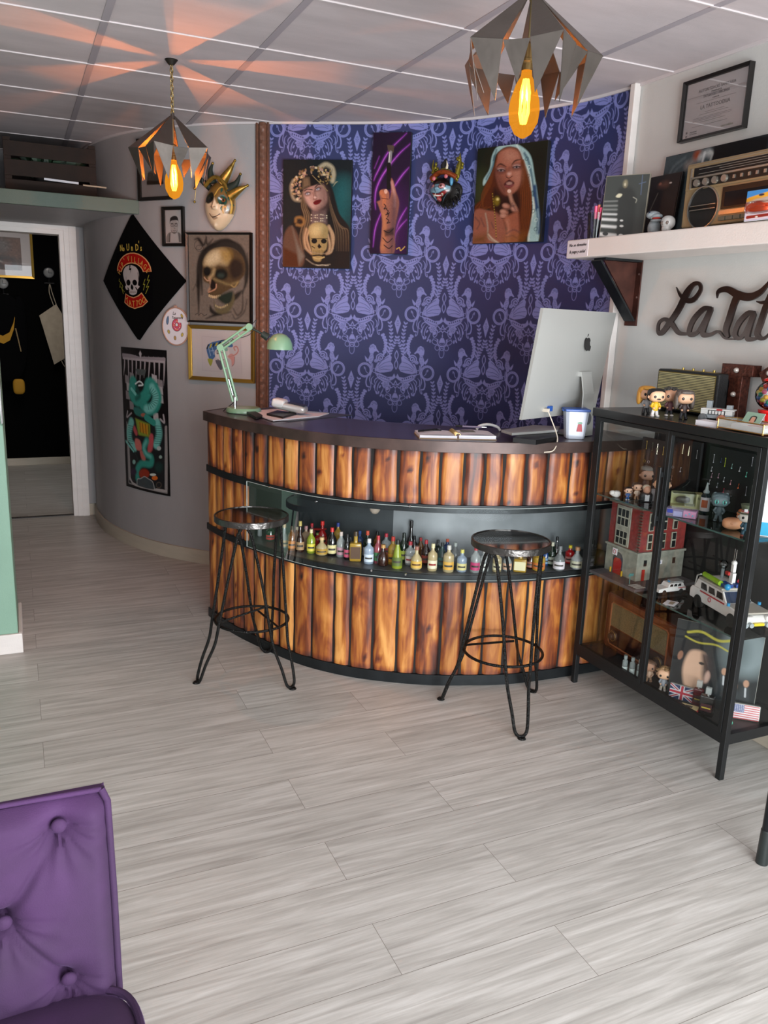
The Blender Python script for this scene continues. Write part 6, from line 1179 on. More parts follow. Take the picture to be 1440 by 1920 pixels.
BT_ = [
 (507, 1013, 984, 14, 'round', 'green', '0f2a1c', 'b5302a', 'small green glass bottle with round red label, leftmost in the recess'),
 (533, 1026, 982, 14, 'tall', 'clear', 'b09a78', 'b59c76', 'clear bottle with cork and brown paper label near the left end'),
 (547, 1031, 986, 13, 'slim', 'amber', '3b2a18', 'c07a2c', 'amber whisky miniature with an orange label near the left end'),
 (556.5, 1021, 988, 11, 'slim', 'amber', 'c9bfa0', None, 'amber miniature with cream cap half hidden behind the whisky'),
 (562.5, 1034, 977, 13, 'tall', 'brown', 'b3a25a', 'a07f58', 'tall dark brown bottle with a gold cap and tan oval label'),
 (573.6, 1025, 986, 14, 'round', 'cream', 'a8787a', None, 'beige cream liqueur miniature with a pink cap'),
 (583, 1036, 992, 13.5, 'slim', 'lime', 'd3c8a0', 'd8c94a', 'yellow-green lemon liqueur bottle with a cream cap'),
 (584.5, 1018, 981, 12, 'round', 'pink', 'b3202c', None, 'bottle with a bright red cap behind the lemon liqueur'),
 (604, 1024, 977, 15, 'flask', 'red', 'c92824', 'd04a3c', 'tequila bottle wearing a red sombrero shaped cap'),
 (595, 1024, 999, 12, 'round', 'red', '7a8a4a', None, 'short red bottle left of the sombrero bottle'),
 (603, 1040, 1007, 19, 'flask', 'pale', 'c9a878', 'a8842f', 'round bellied clear bottle with amber seal in the front row'),
 (622, 1041, 989, 14.5, 'slim', 'dark', 'c02a2a', 'cfc48e', 'black coffee liqueur bottle with red cap and cream label'),
 (633, 1027, 980, 13, 'round', 'gold', '2c3f8a', None, 'golden bottle with a blue cap in the back row'),
 (639, 1043, 997, 14, 'slim', 'clear', 'c9b8ae', 'b08a94', 'clear bottle with a pinkish label right of the coffee liqueur'),
 (650.7, 1048, 1001, 11, 'slim', 'dark', '141416', 'b84a66', 'small black bottle with a pink and white label'),
 (658, 1028, 985, 9, 'tall', 'grey', 'd8d4cf', None, 'slender bottle with tall white neck in the back row'),
 (666, 1051, 996, 18.5, 'square', 'gold', '3a2c1c', '4b2f14', 'large square bottle of golden tequila in the front row'),
 (674, 1035, 995, 12, 'round', 'blue', '2a4c8c', None, 'bottle with a blue cap behind the square tequila'),
 (688, 1045, 995, 14, 'round', 'dgreen', 'c04a32', 'd8d4cf', 'dark green bottle with red cap and white label'),
 (691, 1056, 1010, 15.5, 'round', 'blueclear', 'dcdcdc', 'c5d0dc', 'small clear vodka bottle with white cap in front'),
 (681, 1030, 1000, 11, 'slim', 'dgreen', 'c9c5b8', None, 'dark bottle with a white cap peeking over the vodka'),
 (708, 1055, 1004, 12.5, 'slim', 'pink', 'b52f38', '3f7a4a', 'pink liqueur bottle with red cap and green label'),
 (706, 1040, 996, 12, 'round', 'amber', '161414', 'c07a1c', 'amber bottle with a black cap behind the pink liqueur'),
 (723, 1042, 1000, 14, 'round', 'clear', 'b03040', 'a33a44', 'clear bottle with a dark red cap and red lettering in the back row'),
 (717.5, 1060, 1021, 18, 'flask', 'brown', 'b3864a', None, 'squat round bottle of brown liquor with cork'),
 (735.5, 1057, 1006, 15.5, 'round', 'gold', 'c03a30', 'c9902c', 'golden bottle with red cap and yellow-red label'),
 (736, 1038, 1000, 12, 'slim', 'clear', 'dedede', None, 'bottle with a white cap just behind the golden one'),
 (745, 1038, 996, 12, 'round', 'dark', '111214', 'c9c0a8', 'black capped bottle with a cream neck band in the back row'),
 (744, 1064, 1012, 17, 'taper', 'lime', '1c1f1a', '55662a', 'tapered yellow-green absinthe bottle in the very front'),
 (755.7, 1052, 999, 14, 'slim', 'dgreen', '0f1a14', '9aa83a', 'dark green bottle with a lime label'),
 (769, 1044, 976, 14.5, 'tall', 'dark', '0d0d0f', None, 'tallest black bottle at the back of the recess'),
 (775.5, 1046, 1005, 12, 'slim', 'dark', '141518', 'b8bfc0', 'black capped bottle beside the tallest black bottle'),
 (768, 1058, 1015, 15.5, 'round', 'clear', 'a8303c', 'd8d4cf', 'clear bottle with dark red cap and a big white label'),
 (780, 1067, 1024, 18, 'flask', 'pale', '8c5a4a', 'c9a24a', 'pale gold bottle with a round red and yellow label in front'),
 (787.6, 1045, 1008, 11, 'slim', 'amber', 'b0363a', None, 'slim amber bottle with a red cap'),
 (797.4, 1058, 1012, 13.5, 'slim', 'brown', 'b02c34', '8a3424', 'brown liqueur bottle with red cap and red label'),
 (797, 1040, 993, 12, 'round', 'brown', '1d2038', 'c9c0a8', 'brown bottle with a navy cap in the back row'),
 (807, 1042, 1003, 12, 'round', 'dark', 'b5303e', None, 'dark bottle with a crimson cap in the back row'),
 (813, 1038, 992, 12, 'slim', 'dgreen', '13201a', None, 'green bottle with a black cap at the back right of the crimson cap'),
 (810, 1069, 1019, 15, 'round', 'pale', 'd3cba0', 'd8d0b4', 'pale gold bottle with a cream cap and cream label'),
 (819.5, 1050, 1012, 12, 'round', 'dgreen', '15181a', None, 'dark green bottle behind the cream labelled one'),
 (827.5, 1062, 1017, 13, 'slim', 'teal', '1d2224', '3b6a66', 'dark teal bottle with lettering'),
 (837.5, 1045, 1010, 13, 'round', 'blue', 'c8502c', '2f3a6a', 'blue bottle with an orange-red cap'),
 (840, 1071, 1022, 17, 'round', 'pale', 'c8c4bc', 'd0a040', 'round shouldered clear bottle with a yellow label in front'),
 (852, 1060, 1017, 14, 'slim', 'grey', 'a8b0ac', None, 'plain clear bottle right of the yellow label'),
 (865, 1071, 1030, 15.5, 'round', 'blueclear', 'd8cf6a', 'd3ca8a', 'clear bottle with a yellow cap and cream label'),
 (890, 1072, 1024, 15, 'slim', 'clear', 'b8404a', 'b83a6a', 'clear bottle with red cap and a pink diamond label'),
 (906, 1071, 1030, 15.5, 'round', 'clear', 'a8a8a4', 'c9cec4', 'clear bottle with a pale green label under the right stool seat'),
 (931, 1071, 1031, 14, 'round', 'pale', 'c9c0a0', 'd0c8a0', 'clear bottle with a wide cream label behind the stool legs'),
 (950, 1070, 1031, 14.5, 'flask', 'clear', 'b0a090', 'c9a48a', 'clear bottle with a peach label behind the stool legs'),
 (974, 1071, 1031, 20, 'square', 'gold', 'c0b070', 'd3cca4', 'wide golden bottle with a large cream label under the seat'),
 (994, 1065, 1031, 14, 'slim', 'brown', '7a4a3a', '8a5a4a', 'brown bottle squeezed between two golden bottles'),
 (1009, 1068, 1030, 20, 'round', 'gold', 'c9b04a', 'b5642c', 'big golden bottle with an orange round label right of the stool'),
 (1021.5, 1059, 1024, 12, 'slim', 'blue', '3a5c8c', '6a94b8', 'blue labelled bottle behind the orange one'),
 (1033, 1060, 1016, 14, 'slim', 'dgreen', 'b8b8a4', 'a8b0a0', 'dark green herbal liqueur bottle with a pale cap'),
 (1042, 1045, 1006, 11, 'tall', 'dark', '0e0f11', None, 'thin black bottle behind the herbal liqueur'),
 (1047, 1069, 1023, 18, 'flask', 'grey', '5a5c5e', 'b8b4b8', 'clear grey flask with a white label and black stopper'),
 (1067, 1055, 1022, 14, 'round', 'red', 'd3c21c', 'b87a74', 'red bottle with a bright yellow cap'),
 (1080, 1066, 1025, 19, 'flask', 'clear', 'a87a54', 'a8a890', 'round clear bottle with a cork, right of the yellow cap'),
 (1109, 1060, 1012, 11, 'slim', 'dark', '1a1c1c', '6a6c68', 'dark bottle seen behind the cabinet post')]
for b_ in BT_:
    t = bottle(*b_[:8], b_[8])
    if 'sombrero' in b_[8]: MB(T3(0, 0, .075)).lathe([(.0, .008), (.016, .006), (.021, .009), (.016, .010), (0, .011)], 24).build('hat_brim', mat('cap_c92824', 'c92824', .35), t)
sp = thing('chrome_pourer', 'clear and chrome measuring cup standing near the left end of the recess', 'pourer', (*onz(487, 1005, .5125), .5125)); MB().lathe([(.010, 0), (.012, .004), (.010, .045), (.009, .05)], 18).build('cup', tinted('clear_plastic', 'c4cccb', .5), sp); MB().lathe([(.014, .05), (.015, .052), (.015, .085), (.012, .09)], 18).build('collar', MATS['white_plastic'], sp)
# ================================================================== WHITE SHELF on the right wall
ZS = 1.938
sh = thing('wall_shelf', 'thick white shelf board on the right wall carrying the cassette radio', 'shelf', (2.45, 2.45, 1.86))
pl = [(2.298, 3.158), (2.565, 3.150), (XR, 3.118), (XR, 1.72), (2.388, 1.72)]; n = len(pl); CS = T3(-2.45, -2.45, -1.86)
MB(CS).add([(x, y, 1.86) for x, y in pl]+[(x, y, ZS) for x, y in pl], [tuple(range(n)), tuple(range(2*n-1, n-1, -1))]+[(i, n+i, n+(i+1) % n, (i+1) % n) for i in range(n)]).build('board', painted('shelf_white', 'dcd2cb', .04, .5), sh, bevel=.005)
dx, dy = 2.388-2.298, 1.72-3.158; a = atan2(dy, dx); MS = T3(2.298-.0012, 3.158, 0) @ RZ(a)   # local x runs along the front edge, -y side faces the room
def shelf_M(d, z): p = Vector((2.298, 3.158, 0))+Vector((dx, dy, 0)).normalized()*d; return T3(p.x-2.45, p.y-2.45, z-1.86) @ RZ(a)
MB(shelf_M(.075, 1.899)).box(-.068, .068, -.0018, .001, -.034, .034).build('note_card', mat('pale_card', 'd6cdd0', .6), sh)
M_INK = mat('black_ink', '201c22', .5)
text('No se devuelve', .019, M_INK, sh, shelf_M(.075, 1.914) @ T3(0, -.0025, 0) @ UP, shear=.35, wid=.95); text('la paga y señal', .019, M_INK, sh, shelf_M(.075, 1.886) @ T3(0, -.0025, 0) @ UP, shear=.35, wid=.95)
br = thing('shelf_bracket', 'black and rust steel triangular bracket under the white shelf', 'bracket', (XR, 3.0, 1.72)); CB = T3(-XR, -3.0, -1.72)
MB(CB).box(XR-.007, XR-.001, 2.955, 3.035, 1.575, 1.859).build('wall_plate', mat('rusty_steel', '4a2a22', .45, .5, var=.4, vscale=15), br, bevel=.001)
MB(CB).box(2.36, XR-.007, 2.955, 3.035, 1.850, 1.859).build('top_plate', M_IRON, br)
dg_ = MB(CB @ T3(2.345, 0, 1.850) @ RY(atan2(1.850-1.60, XR-.01-2.345))); Ld = hypot(.25, XR-.01-2.345); dg_.box(0, Ld, 2.962, 3.028, -.008, .0); dg_.build('brace', M_IRON, br); 
wb = MB(CB); wb.prism([(2.38, 1.849), (XR-.008, 1.849), (XR-.008, 1.63)], 2.988, 2.996); wb.build('web_plate', MATS['rusty_steel'], br)
for y in (2.965, 3.025): 
    for z in (1.60, 1.70, 1.80): MB(CB).cyl((XR-.007, y, z), (XR-.011, y, z), .005, n=8).build('bolt', M_CHR, br)
# pen cup
t = thing('pen_cup', 'clear cup of markers and brushes at the far end of the white shelf', 'pen cup', (2.362, 3.045, ZS)); MB().lathe([(.030, 0), (.034, .002), (.041, .11), (.0395, .11), (.0325, .005), (.0, .004)], 24, caps=False).build('cup', glass('cup_plastic', 'f0f2f2', .8), t)
def marker(label, x, y, c, h, tl):
    q = thing('marker', label, 'marker', (2.362+x, 3.045+y, ZS+.006), 0, 'markers in the cup', rot=(tl[0], tl[1], 0)); MB().cyl((0, 0, 0), (0, 0, h*.62), .0055, n=10).build('barrel', mat('dark_barrel', '1b1b20', .35), q); MB().cyl((0, 0, h*.6), (0, 0, h), .0062, n=10).build('cap', mat('marker_'+c, c, .35), q)
marker('bright pink capped marker in the clear cup', -.012, -.008, 'e0507a', .132, (.10, -.10)); marker('coral capped marker in the clear cup', .004, -.006, 'e0786a', .138, (.06, -.05)); marker('green capped marker in the clear cup', .012, .008, '2f9a6a', .145, (-.05, .08)); marker('second pink capped marker leaning in the clear cup', -.004, -.016, 'd8406e', .126, (.14, -.02))
# photo frame on shelf
t = thing('photo_frame', 'upright dark stage photograph of a standing person in a thin frame on the shelf', 'picture', (2.400, 2.915, ZS), -1.02)
R = Ras(90, 125, [(600, 440), (1165, 440), (1110, 1210), (560, 1260)], '3c403d')
R.poly([(770, 640), (850, 590), (960, 620), (1010, 760), (980, 1200), (790, 1200), (780, 900)], '2f3230', 1, 4, True); R.ell(862, 550, 26, 48, '8c8468', 1, 0, 3); R.ell(858, 560, 12, 20, 'b9b096'); R.poly([(745, 720), (780, 680), (830, 690), (800, 730)], 'c9c4a8', 1, 1, True); R.line([(975, 730), (1020, 760), (1010, 800)], 10, '9a9a8c'); R.line([(1075, 450), (1068, 700)], 8, '5a6a84'); R.line([(1040, 560), (1120, 540)], 8, '5a6a84')
for i, (y, w) in enumerate(((780, 8), (840, 14), (890, 14), (950, 18), (1020, 30), (1110, 34), (1220, 50))): R.line([(590-i*4, y), (770, y-4+i*2)], w, 'd3d4d0' if i > 2 else '8c8f8b', .95, 2)
R.ell(845, 1030, 22, 12, 'c9c9c4'); R.ell(850, 1100, 26, 14, 'c9c9c4'); R.ell(850, 1220, 30, 20, 'd3d3cf'); R.line([(930, 1215), (1100, 1190)], 26, 'a9aaa8'); R.ell(640, 1210, 40, 26, '3a3c3b')
Mt = T3(0, 0, .129) @ RX(-.10); g_ = MB(Mt); W_, H_ = .190, .256
g_.box(-W_/2, W_/2, -.002, .010, -H_/2, H_/2); fo = g_.build('frame', mat('dark_frame_edge', '8a8474', .4), t, bevel=.001); Mi = Mt
pp_ = patch('picture', R, lambda u, v: ((u-.5)*(W_-.006), -.0032, (.5-v)*(H_-.006)), M_PRINT, t); pp_.data.transform(Mi)
st_ = MB(Mt); st_.box(-.02, .02, .010, .014, -H_/2, .05, RX(.25)); st_.build('easel_back', M_BLK, t)
# second dark picture leaning behind
t = thing('dark_picture', 'narrow dark picture leaning behind the dinosaur figure on the shelf', 'picture', (2.500, 2.815, ZS), -PI/2)
R = Ras(60, 110, [(1170, 430), (1390, 1200)], '15100f'); R.ell(1285, 540, 34, 44, '5a3a30', 1, 0, 5); R.ell(1330, 530, 9, 9, 'c9c0b8'); R.line([(1255, 640), (1220, 860)], 4, 'a9a090'); R.ell(1280, 780, 60, 160, '1e1614', 1, 0, 20); R.ell(1260, 520, 10, 18, '7a4a38')
MB(T3(0, 0, .125) @ RX(-.10)).box(-.10, .10, 0, .012, -.122, .128).build('frame', M_BF, t, bevel=.001); patch('picture', R, lambda u, v: ((u-.5)*.19, -.0012, .0+(.5-v)*.235), M_PRINT, t).data.transform(T3(0, 0, .128) @ RX(-.10))
# dinosaur figure
t = thing('dinosaur_figure', 'small grey toy dinosaur head and torso with open red mouth on the shelf', 'toy', (2.392, 2.712, ZS), -1.3); gm = mat('grey_toy', '83898c', .5, var=.2, vscale=60)
h_ = MB(); h_.sell((0, -.012, .072), (.026, .030, .016), .9, nu=20, nv=12); h_.sell((.020, -.022, .066), (.026, .018, .009), .8, nu=16, nv=10); h_.sell((0, 0, .025), (.026, .024, .034), nu=16, nv=10); h_.tube([(0, 0, .04), (0, -.006, .066)], .013, 10); h_.sell((.020, -.020, .050), (.024, .015, .006), .8, nu=16, nv=8); h_.build('body', gm, t); MB().sell((.024, -.026, .058), (.018, .012, .005), nu=14, nv=8).build('mouth', mat('red_mouth', 'a8281e', .4), t); MB().sell((-.002, -.036, .078), (.006, .005, .006), nu=12, nv=8).build('eye', mat('dark_blue_eye', '16263c', .15), t)
tt = MB(); [tt.cyl((.008+.007*i, -.034+.002*i, .062), (.008+.007*i, -.034+.002*i, .056), .0016, .0003, 6) for i in range(5)]; tt.build('teeth', MATS['ivory'], t)
# glass skull
t = thing('glass_skull', 'small clear glass skull beside the cassette radio', 'skull', (2.375, 2.615, ZS), -1.2); k = MB(); k.sell((0, 0, .036), (.026, .030, .026), .9, nu=22, nv=14); k.sell((0, -.010, .012), (.017, .017, .013), .7, nu=16, nv=8); k.build('skull', tinted('clear_resin', 'c9c6c2', .55, .1), t); [MB().sell((x, -.027, .032), (.007, .004, .007), nu=12, nv=8).build('eye_socket', mat('smoky_glass', '6d625c', .2), t) for x in (-.010, .010)]
# big dark canvas leaning on the wall
t = thing('dark_portrait_canvas', 'large dark grey portrait canvas leaning on the wall behind the cassette radio', 'painting', (2.530, 2.588, ZS), -PI/2)
R = Ras(230, 140, [(20, 200), (1415, 70), (1420, 1160), (20, 1220)], '3f4a4e')
R.poly([(700, 60), (1420, 60), (1420, 600), (690, 400), (640, 250)], '0e0d0f', 1, 6); R.ell(150, 700, 140, 300, '2a3236', .8, 0, 20); R.ell(250, 500, 240, 240, '39454a', .8, 0, 30); R.ell(200, 690, 55, 105, '8d8f8c', 1, .15, 2); R.ell(206, 690, 42, 90, '23272a', 1, .15, 2); R.ell(215, 730, 20, 40, '777b7a', 1, .2, 2)
R.line([(100, 450), (160, 320), (300, 230)], 14, '6b777c', .7, 4); R.line([(130, 520), (190, 380), (330, 280)], 10, '6b777c', .6, 4); R.line([(350, 330), (470, 260), (500, 180)], 44, '8f8782', .9, 8); R.ell(465, 210, 44, 60, '8c4226', 1, .2, 5); R.line([(520, 250), (600, 200), (650, 220)], 60, 'b0b6b6', .9, 5); R.line([(560, 300), (570, 200)], 14, 'e2e6e6', .9, 3); R.line([(670, 290), (680, 220), (640, 190)], 10, 'c3c9c6', .9, 3); R.poly([(60, 980), (130, 900), (240, 900), (250, 1200), (80, 1200)], '87908f', .8, 8, True); R.line([(150, 960), (210, 920)], 14, '101214'); R.noise(.06, 1, 2, 2)
MB(T3(0, 0, .165) @ RX(-.08)).box(-.265, .265, 0, .018, -.163, .165).build('canvas', mat('canvas_edge', '16161c', .7), t); patch('painted_front', R, lambda u, v: ((u-.5)*.528, -.0012, (.5-v)*.326), M_ART, t).data.transform(T3(0, 0, .165) @ RX(-.08))
# cassette radio
t = thing('cassette_radio', 'large vintage champagne coloured cassette radio on the white shelf', 'radio', (2.400, 2.19, ZS), -PI/2)
M_CH = mat('champagne_plastic', '9c8664', .4, .35); M_BK = mat('radio_black', '0e0d0d', .3); M_SV = mat('radio_silver', 'b5ada0', .25, .8); W, H, Dp = .76, .243, .11
MB().box(-W/2, W/2, 0, Dp, .012, H).build('body', M_CH, t, bevel=.006); MB().box(-W/2+.006, W/2-.006, -.004, 0, H*.60, H-.008).build('upper_fascia', M_CH, t, bevel=.002)
MB().box(-W/2+.045, W/2-.03, -.007, -.004, H*.79, H-.020).build('tuning_scale', M_BK, t); MB().box(-W/2+.035, W/2-.03, -.009, -.004, H*.76, H*.785).build('trim_bar', M_SV, t); MB().box(-W/2+.030, -W/2+.037, -.009, -.004, H*.61, H-.02).build('trim_bar', M_SV, t); MB().box(-W/2+.040, W/2-.03, -.0065, -.004, H*.63, H*.755).build('control_strip', M_BK, t)
for i in range(4): MB().cyl((-W/2+.068+.045*i, -.016, H*.692), (-W/2+.068+.045*i, -.006, H*.692), .0125, .0135, 20).build('knob', M_SV, t)
for i in range(6): MB().box(-W/2+.24+.034*i, -W/2+.25+.034*i, -.010, -.006, H*.67, H*.72).build('slider', M_SV, t)
tl = MB(); [tl.box(-W/2+.07+.10*(j % 2), W/2-.06, -.0075, -.0065, H*.82+.008*j, H*.82+.008*j+.0012) for j in range(5)]; tl.build('scale_line', mat('scale_print', '8c8478', .5), t)
for x in (-W/2+.108, W/2-.108):
    sp_ = MB(T3(x, 0, .077) @ RX(PI/2)).lathe([(.0, .002), (.070, .002), (.0725, .006), (.0725, .0)], 40).build('speaker', mat('speaker_grille', '14110f', .6), t, sharp=30)
    MB(T3(x, 0, .077) @ RX(PI/2)).lathe([(.0725, 0), (.0725, .008), (.077, .008), (.077, 0)], 40, caps=False).build('speaker_ring', M_SV, sp_, sharp=30); MB().box(x-.066, x+.066, -.008, -.003, .069, .087).build('speaker_bar', M_BK, sp_); MB().box(x-.064, x+.064, -.0095, -.008, .084, .087).box(x-.064, x+.064, -.0095, -.008, .069, .072).build('speaker_bar', M_SV, sp_)
MB().box(-.185, .06, -.004, 0, .062, H*.57).build('cassette_door', M_BK, t); MB().box(-.17, .04, -.0052, -.004, .07, .12).build('cassette_window', mat('dark_window', '1c1a1c', .1), t)
for i in range(7): MB().box(-.185+.035*i, -.155+.035*i, -.010, 0, .022, .036).build('key', mat('grey_key', '5d5a4c', .4), t)
MB().box(-.19, .07, -.005, 0, .043, .058).build('key_rail', M_SV, t); ft = [MB().cyl((x, .03, 0), (x, .03, .013), .010, n=12).build('foot', M_BK, t) for x in (-.34, .34)]
# toy car blister card
t = thing('toy_car_card', 'blue blister card with an orange red toy car leaning on the radio', 'toy', (2.350, 2.150, ZS), -PI/2+.05)
R = Ras(90, 75, [(1155, 700), (1620, 1110)], '2f86c9'); R.poly([(1155, 800), (1340, 760), (1460, 740), (1620, 700), (1620, 760), (1380, 830), (1155, 850)], 'e2a52f', 1, 1, True); R.poly([(1155, 860), (1300, 820), (1620, 800), (1620, 960), (1155, 960)], 'c9b9a8', 1, 3); R.poly([(1160, 930), (1200, 880), (1330, 850), (1440, 880), (1580, 900), (1590, 980), (1400, 1010), (1180, 980)], 'c8431c', 1, 1, True); R.ell(1340, 940, 34, 14, 'f0d9c0'); R.poly([(1155, 980), (1620, 1000), (1620, 1110), (1155, 1110)], 'd9c9d0', 1, 3); R.line([(1200, 1060), (1560, 1050)], 40, '8c1f18'); R.ell(1345, 1065, 22, 10, 'e8dfd0'); R.ell(1380, 770, 44, 16, '16203c')
MB().box(-.062, .062, 0, .003, 0, .10).build('card', MATS['white_plastic'], t, bevel=.001); patch('picture', R, lambda u, v: ((u-.5)*.122, -.0008, .0995-v*.098), M_PRINT, t); MB().sell((0, -.012, .042), (.050, .013, .020), .4, nu=24, nv=10).build('blister', glass('blister_plastic', 'ffffff', .8), t)
cr_ = MB(); cr_.sell((0, -.008, .036), (.038, .007, .008), .5, nu=20, nv=8); cr_.sell((.004, -.008, .044), (.020, .006, .006), .6, nu=16, nv=8); cr_.build('toy_car', mat('orange_red_toy', 'c8431c', .25), t)
# ================================================================== FIGURINES
def figurine(label, x, y, z, H, rz, skin, hair, style, top, legs, shoes='18181a', group=None, name='figurine', extra=None):
    t = thing(name, label, 'figurine', (x, y, z), rz, group); k = H/.10
    S = SC(k); ms, mh, mt, ml, mshoe = mat('skin_'+skin, skin, .45), mat('hair_'+hair, hair, .5, bump=.3, bscale=120), mat('cloth_'+top, top, .5), mat('cloth_'+legs, legs, .5), mat('cloth_'+shoes, shoes, .45)
    MB(S).sell((0, 0, .068), (.0255, .022, .0195), .62, .7, 28, 16).build('head', ms, t)
    for sx in (-1, 1):
        MB(S).sell((sx*.0125, -.0212, .066), (.0042, .0022, .0046), nu=14, nv=8).build('eye', mat('glossy_black_eye', '0a0908', .08), t)
        MB(S).sell((sx*.0262, 0, .064), (.003, .004, .005), nu=10, nv=6).build('ear', ms, t)
        MB(S).tube([(sx*.005, 0, .022), (sx*.0075, 0, .006)], .0052, 10).build('leg', ml, t); MB(S).sell((sx*.0085, -.003, .0035), (.0058, .0085, .0035), .8, nu=14, nv=8).build('shoe', mshoe, t)
        MB(S).tube([(sx*.009, 0, .045), (sx*.0145, -.002, .034), (sx*.010, -.010, .029)], [.0042, .004, .0035], 8).build('arm', mt, t); MB(S).sell((sx*.0095, -.0115, .029), (.0035, .0035, .0035), nu=10, nv=6).build('hand', ms, t)
    MB(S).lathe([(.0085, .020), (.0105, .027), (.0105, .040), (.0075, .048), (.004, .050)], 18).build('torso', mt, t)
    if style:
        h = MB(S)
        if style == 'short': h.sell((0, .004, .075), (.0268, .0225, .0165), .62, .7, 26, 12); h.sell((0, .010, .066), (.0262, .0165, .018), .6, nu=22, nv=10)
        if style == 'long': h.sell((0, .005, .076), (.029, .0235, .017), .7, .7, 26, 12); h.sell((-.025, .006, .056), (.0075, .014, .026), .8, nu=16, nv=10); h.sell((.025, .006, .056), (.0075, .014, .026), .8, nu=16, nv=10); h.sell((0, .016, .058), (.026, .010, .026), .7, nu=20, nv=10); h.sell((0, -.018, .085), (.020, .006, .005), .8, nu=16, nv=8)
        if style == 'curly':
            rr = random.Random(int(H*9999)+len(label))
            for i in range(70):
                a = rr.uniform(0, 2*PI); e = rr.uniform(-.5, 1.4); px, py, pz = .027*cos(a)*cos(e), .006+.023*sin(a)*cos(e), .070+.021*sin(e)
                if py < -.010 and pz < .080: continue
                h.sell((px, py, pz), (.0068, .0068, .0062), nu=8, nv=6)
        h.build('hair', mh, t, sharp=80)
    if extra: extra(t, S)
    return t
GF = 'big headed vinyl figurines in front of the amplifier'
ZC = CZ
def stache(t, S): MB(S).sell((0, -.0232, .0585), (.0065, .0022, .0022), nu=12, nv=6).build('moustache', mat('glossy_black_eye', '0a0908', .08), t)
figurine('figurine with long golden hair and grey top, farthest left in front of the amplifier', 2.262, 2.500, ZC, .118, -.45, 'c99a78', 'c08a32', 'long', '8c8c8c', '1a1a1e', '1a1a1c', GF)
figurine('figurine with black hair, moustache and yellow jacket in front of the amplifier', 2.222, 2.405, ZC, .118, -.35, 'd8ab88', '14120f', 'short', 'd0a81c', 'd8d4d0', 'd8d4d0', GF, extra=stache)
figurine('figurine with curly dark hair and white shoes half behind the yellow jacket one', 2.300, 2.412, ZC, .118, -.55, 'c49474', '3c3a36', 'curly', '6a4448', '1c1c22', 'd8d4d0', GF)
figurine('figurine with long grey brown hair, farthest right in front of the amplifier', 2.288, 2.325, ZC, .118, -.45, 'd3a684', '5c534c', 'long', '3a2c2a', '1c1c20', '1c1c20', GF)
# amplifier speaker
t = thing('guitar_amp_speaker', 'black speaker with pale gold striped grille on the cabinet top', 'speaker', (2.455, 2.500, ZC), -PI/2)
A_W, A_H, A_D = .33, .168, .10
MB().box(-A_W/2, A_W/2, 0, A_D, .004, A_H).build('body', mat('black_tolex', '141414', .6, bump=.3, bscale=300), t, bevel=.006)
MB().box(-A_W/2+.010, A_W/2-.010, -.003, 0, .014, A_H-.010).build('grille', mat('grille_dark', '2a2618', .6), t)
gr = MB(); [gr.box(-A_W/2+.012, A_W/2-.012, -.0045, -.003, .018+.0064*i, .018+.0064*i+.0036) for i in range(22)]; gr.build('grille_line', mat('pale_gold_cord', 'b8ad7c', .5), t)
pp_ = MB(); w_, z0_, z1_ = A_W/2-.010, .014, A_H-.010; pp_.tube([(-w_, -.004, z0_), (w_, -.004, z0_), (w_, -.004, z1_), (-w_, -.004, z1_)], .0016, 6, True); pp_.build('piping', mat('gold_piping', 'a8924c', .35, .6), t)
MB().box(-.12, .12, .03, .06, A_H, A_H+.002).build('control_plate', mat('brass_plate', '8c7440', .3, .8), t)
for i in range(4): MB().cyl((-.07+.055*i, .045, A_H+.002), (-.07+.055*i, .045, A_H+.010), .005, n=14).build('knob', mat('brass_knob', 'a8904c', .3, .8), t)
for x in (-.14, .14): MB().cyl((x, .03, 0), (x, .03, .005), .010, n=12).build('foot', M_BLK, t)
# marquee letters
M_RU = mat('hammered_rust', '4c261c', .4, .55, var=.55, vscale=90, bump=.3, bscale=60); M_LB = mat('marquee_bulb', 'b8b0a8', .12, .4)
t = thing('marquee_letter_i', 'rusty metal marquee letter I with round bulbs standing against the wall', 'letter', (2.505, 2.300, ZC), -PI/2)
MB().prism([(-.030, 0), (.030, 0), (.030, .165), (.075, .165), (.075, .208), (-.075, .208), (-.075, .165), (-.048, .160), (-.030, .145)][::-1], 0, .045).build('letter_face', M_RU, t, bevel=.002)
for x, z in ((0, .186), (0, .095), (0, .03)): MB(T3(x, 0, z) @ RX(PI/2)).lathe([(.010, 0), (.010, .006), (.006, .012), (0, .014)], 16).build('bulb', M_LB, t)
t = thing('marquee_question_mark', 'rusty metal marquee symbol with round bulb cut off at the right edge', 'letter', (2.505, 2.100, ZC), -PI/2)
Q = catmull([(-.085, .165), (-.055, .185), (-.02, .205), (.03, .205), (.06, .17), (.05, .13), (.02, .10), (0, .055)], 6); ou = []; inn = []
for i in range(len(Q)): d = Q[min(i+1, len(Q)-1)]-Q[max(i-1, 0)]; d /= np.linalg.norm(d); ou.append((Q[i][0]-d[1]*.022, Q[i][1]+d[0]*.022)); inn.append((Q[i][0]+d[1]*.022, Q[i][1]-d[0]*.022))
for (a, b_, c_, d_) in [(ou[i], ou[i+1], inn[i+1], inn[i]) for i in range(len(Q)-1)][:0]: pass
MB().prism((ou+inn[::-1])[::-1], 0, .045).build('letter_face', M_RU, t, bevel=.001); MB().box(-.024, .024, 0, .045, 0, .038).build('letter_dot', M_RU, t, bevel=.002)
for x, z in ((-.050, .186), (.045, .165)): MB(T3(x, 0, z) @ RX(PI/2)).lathe([(.010, 0), (.010, .006), (.006, .012), (0, .014)], 16).build('bulb', M_LB, t)
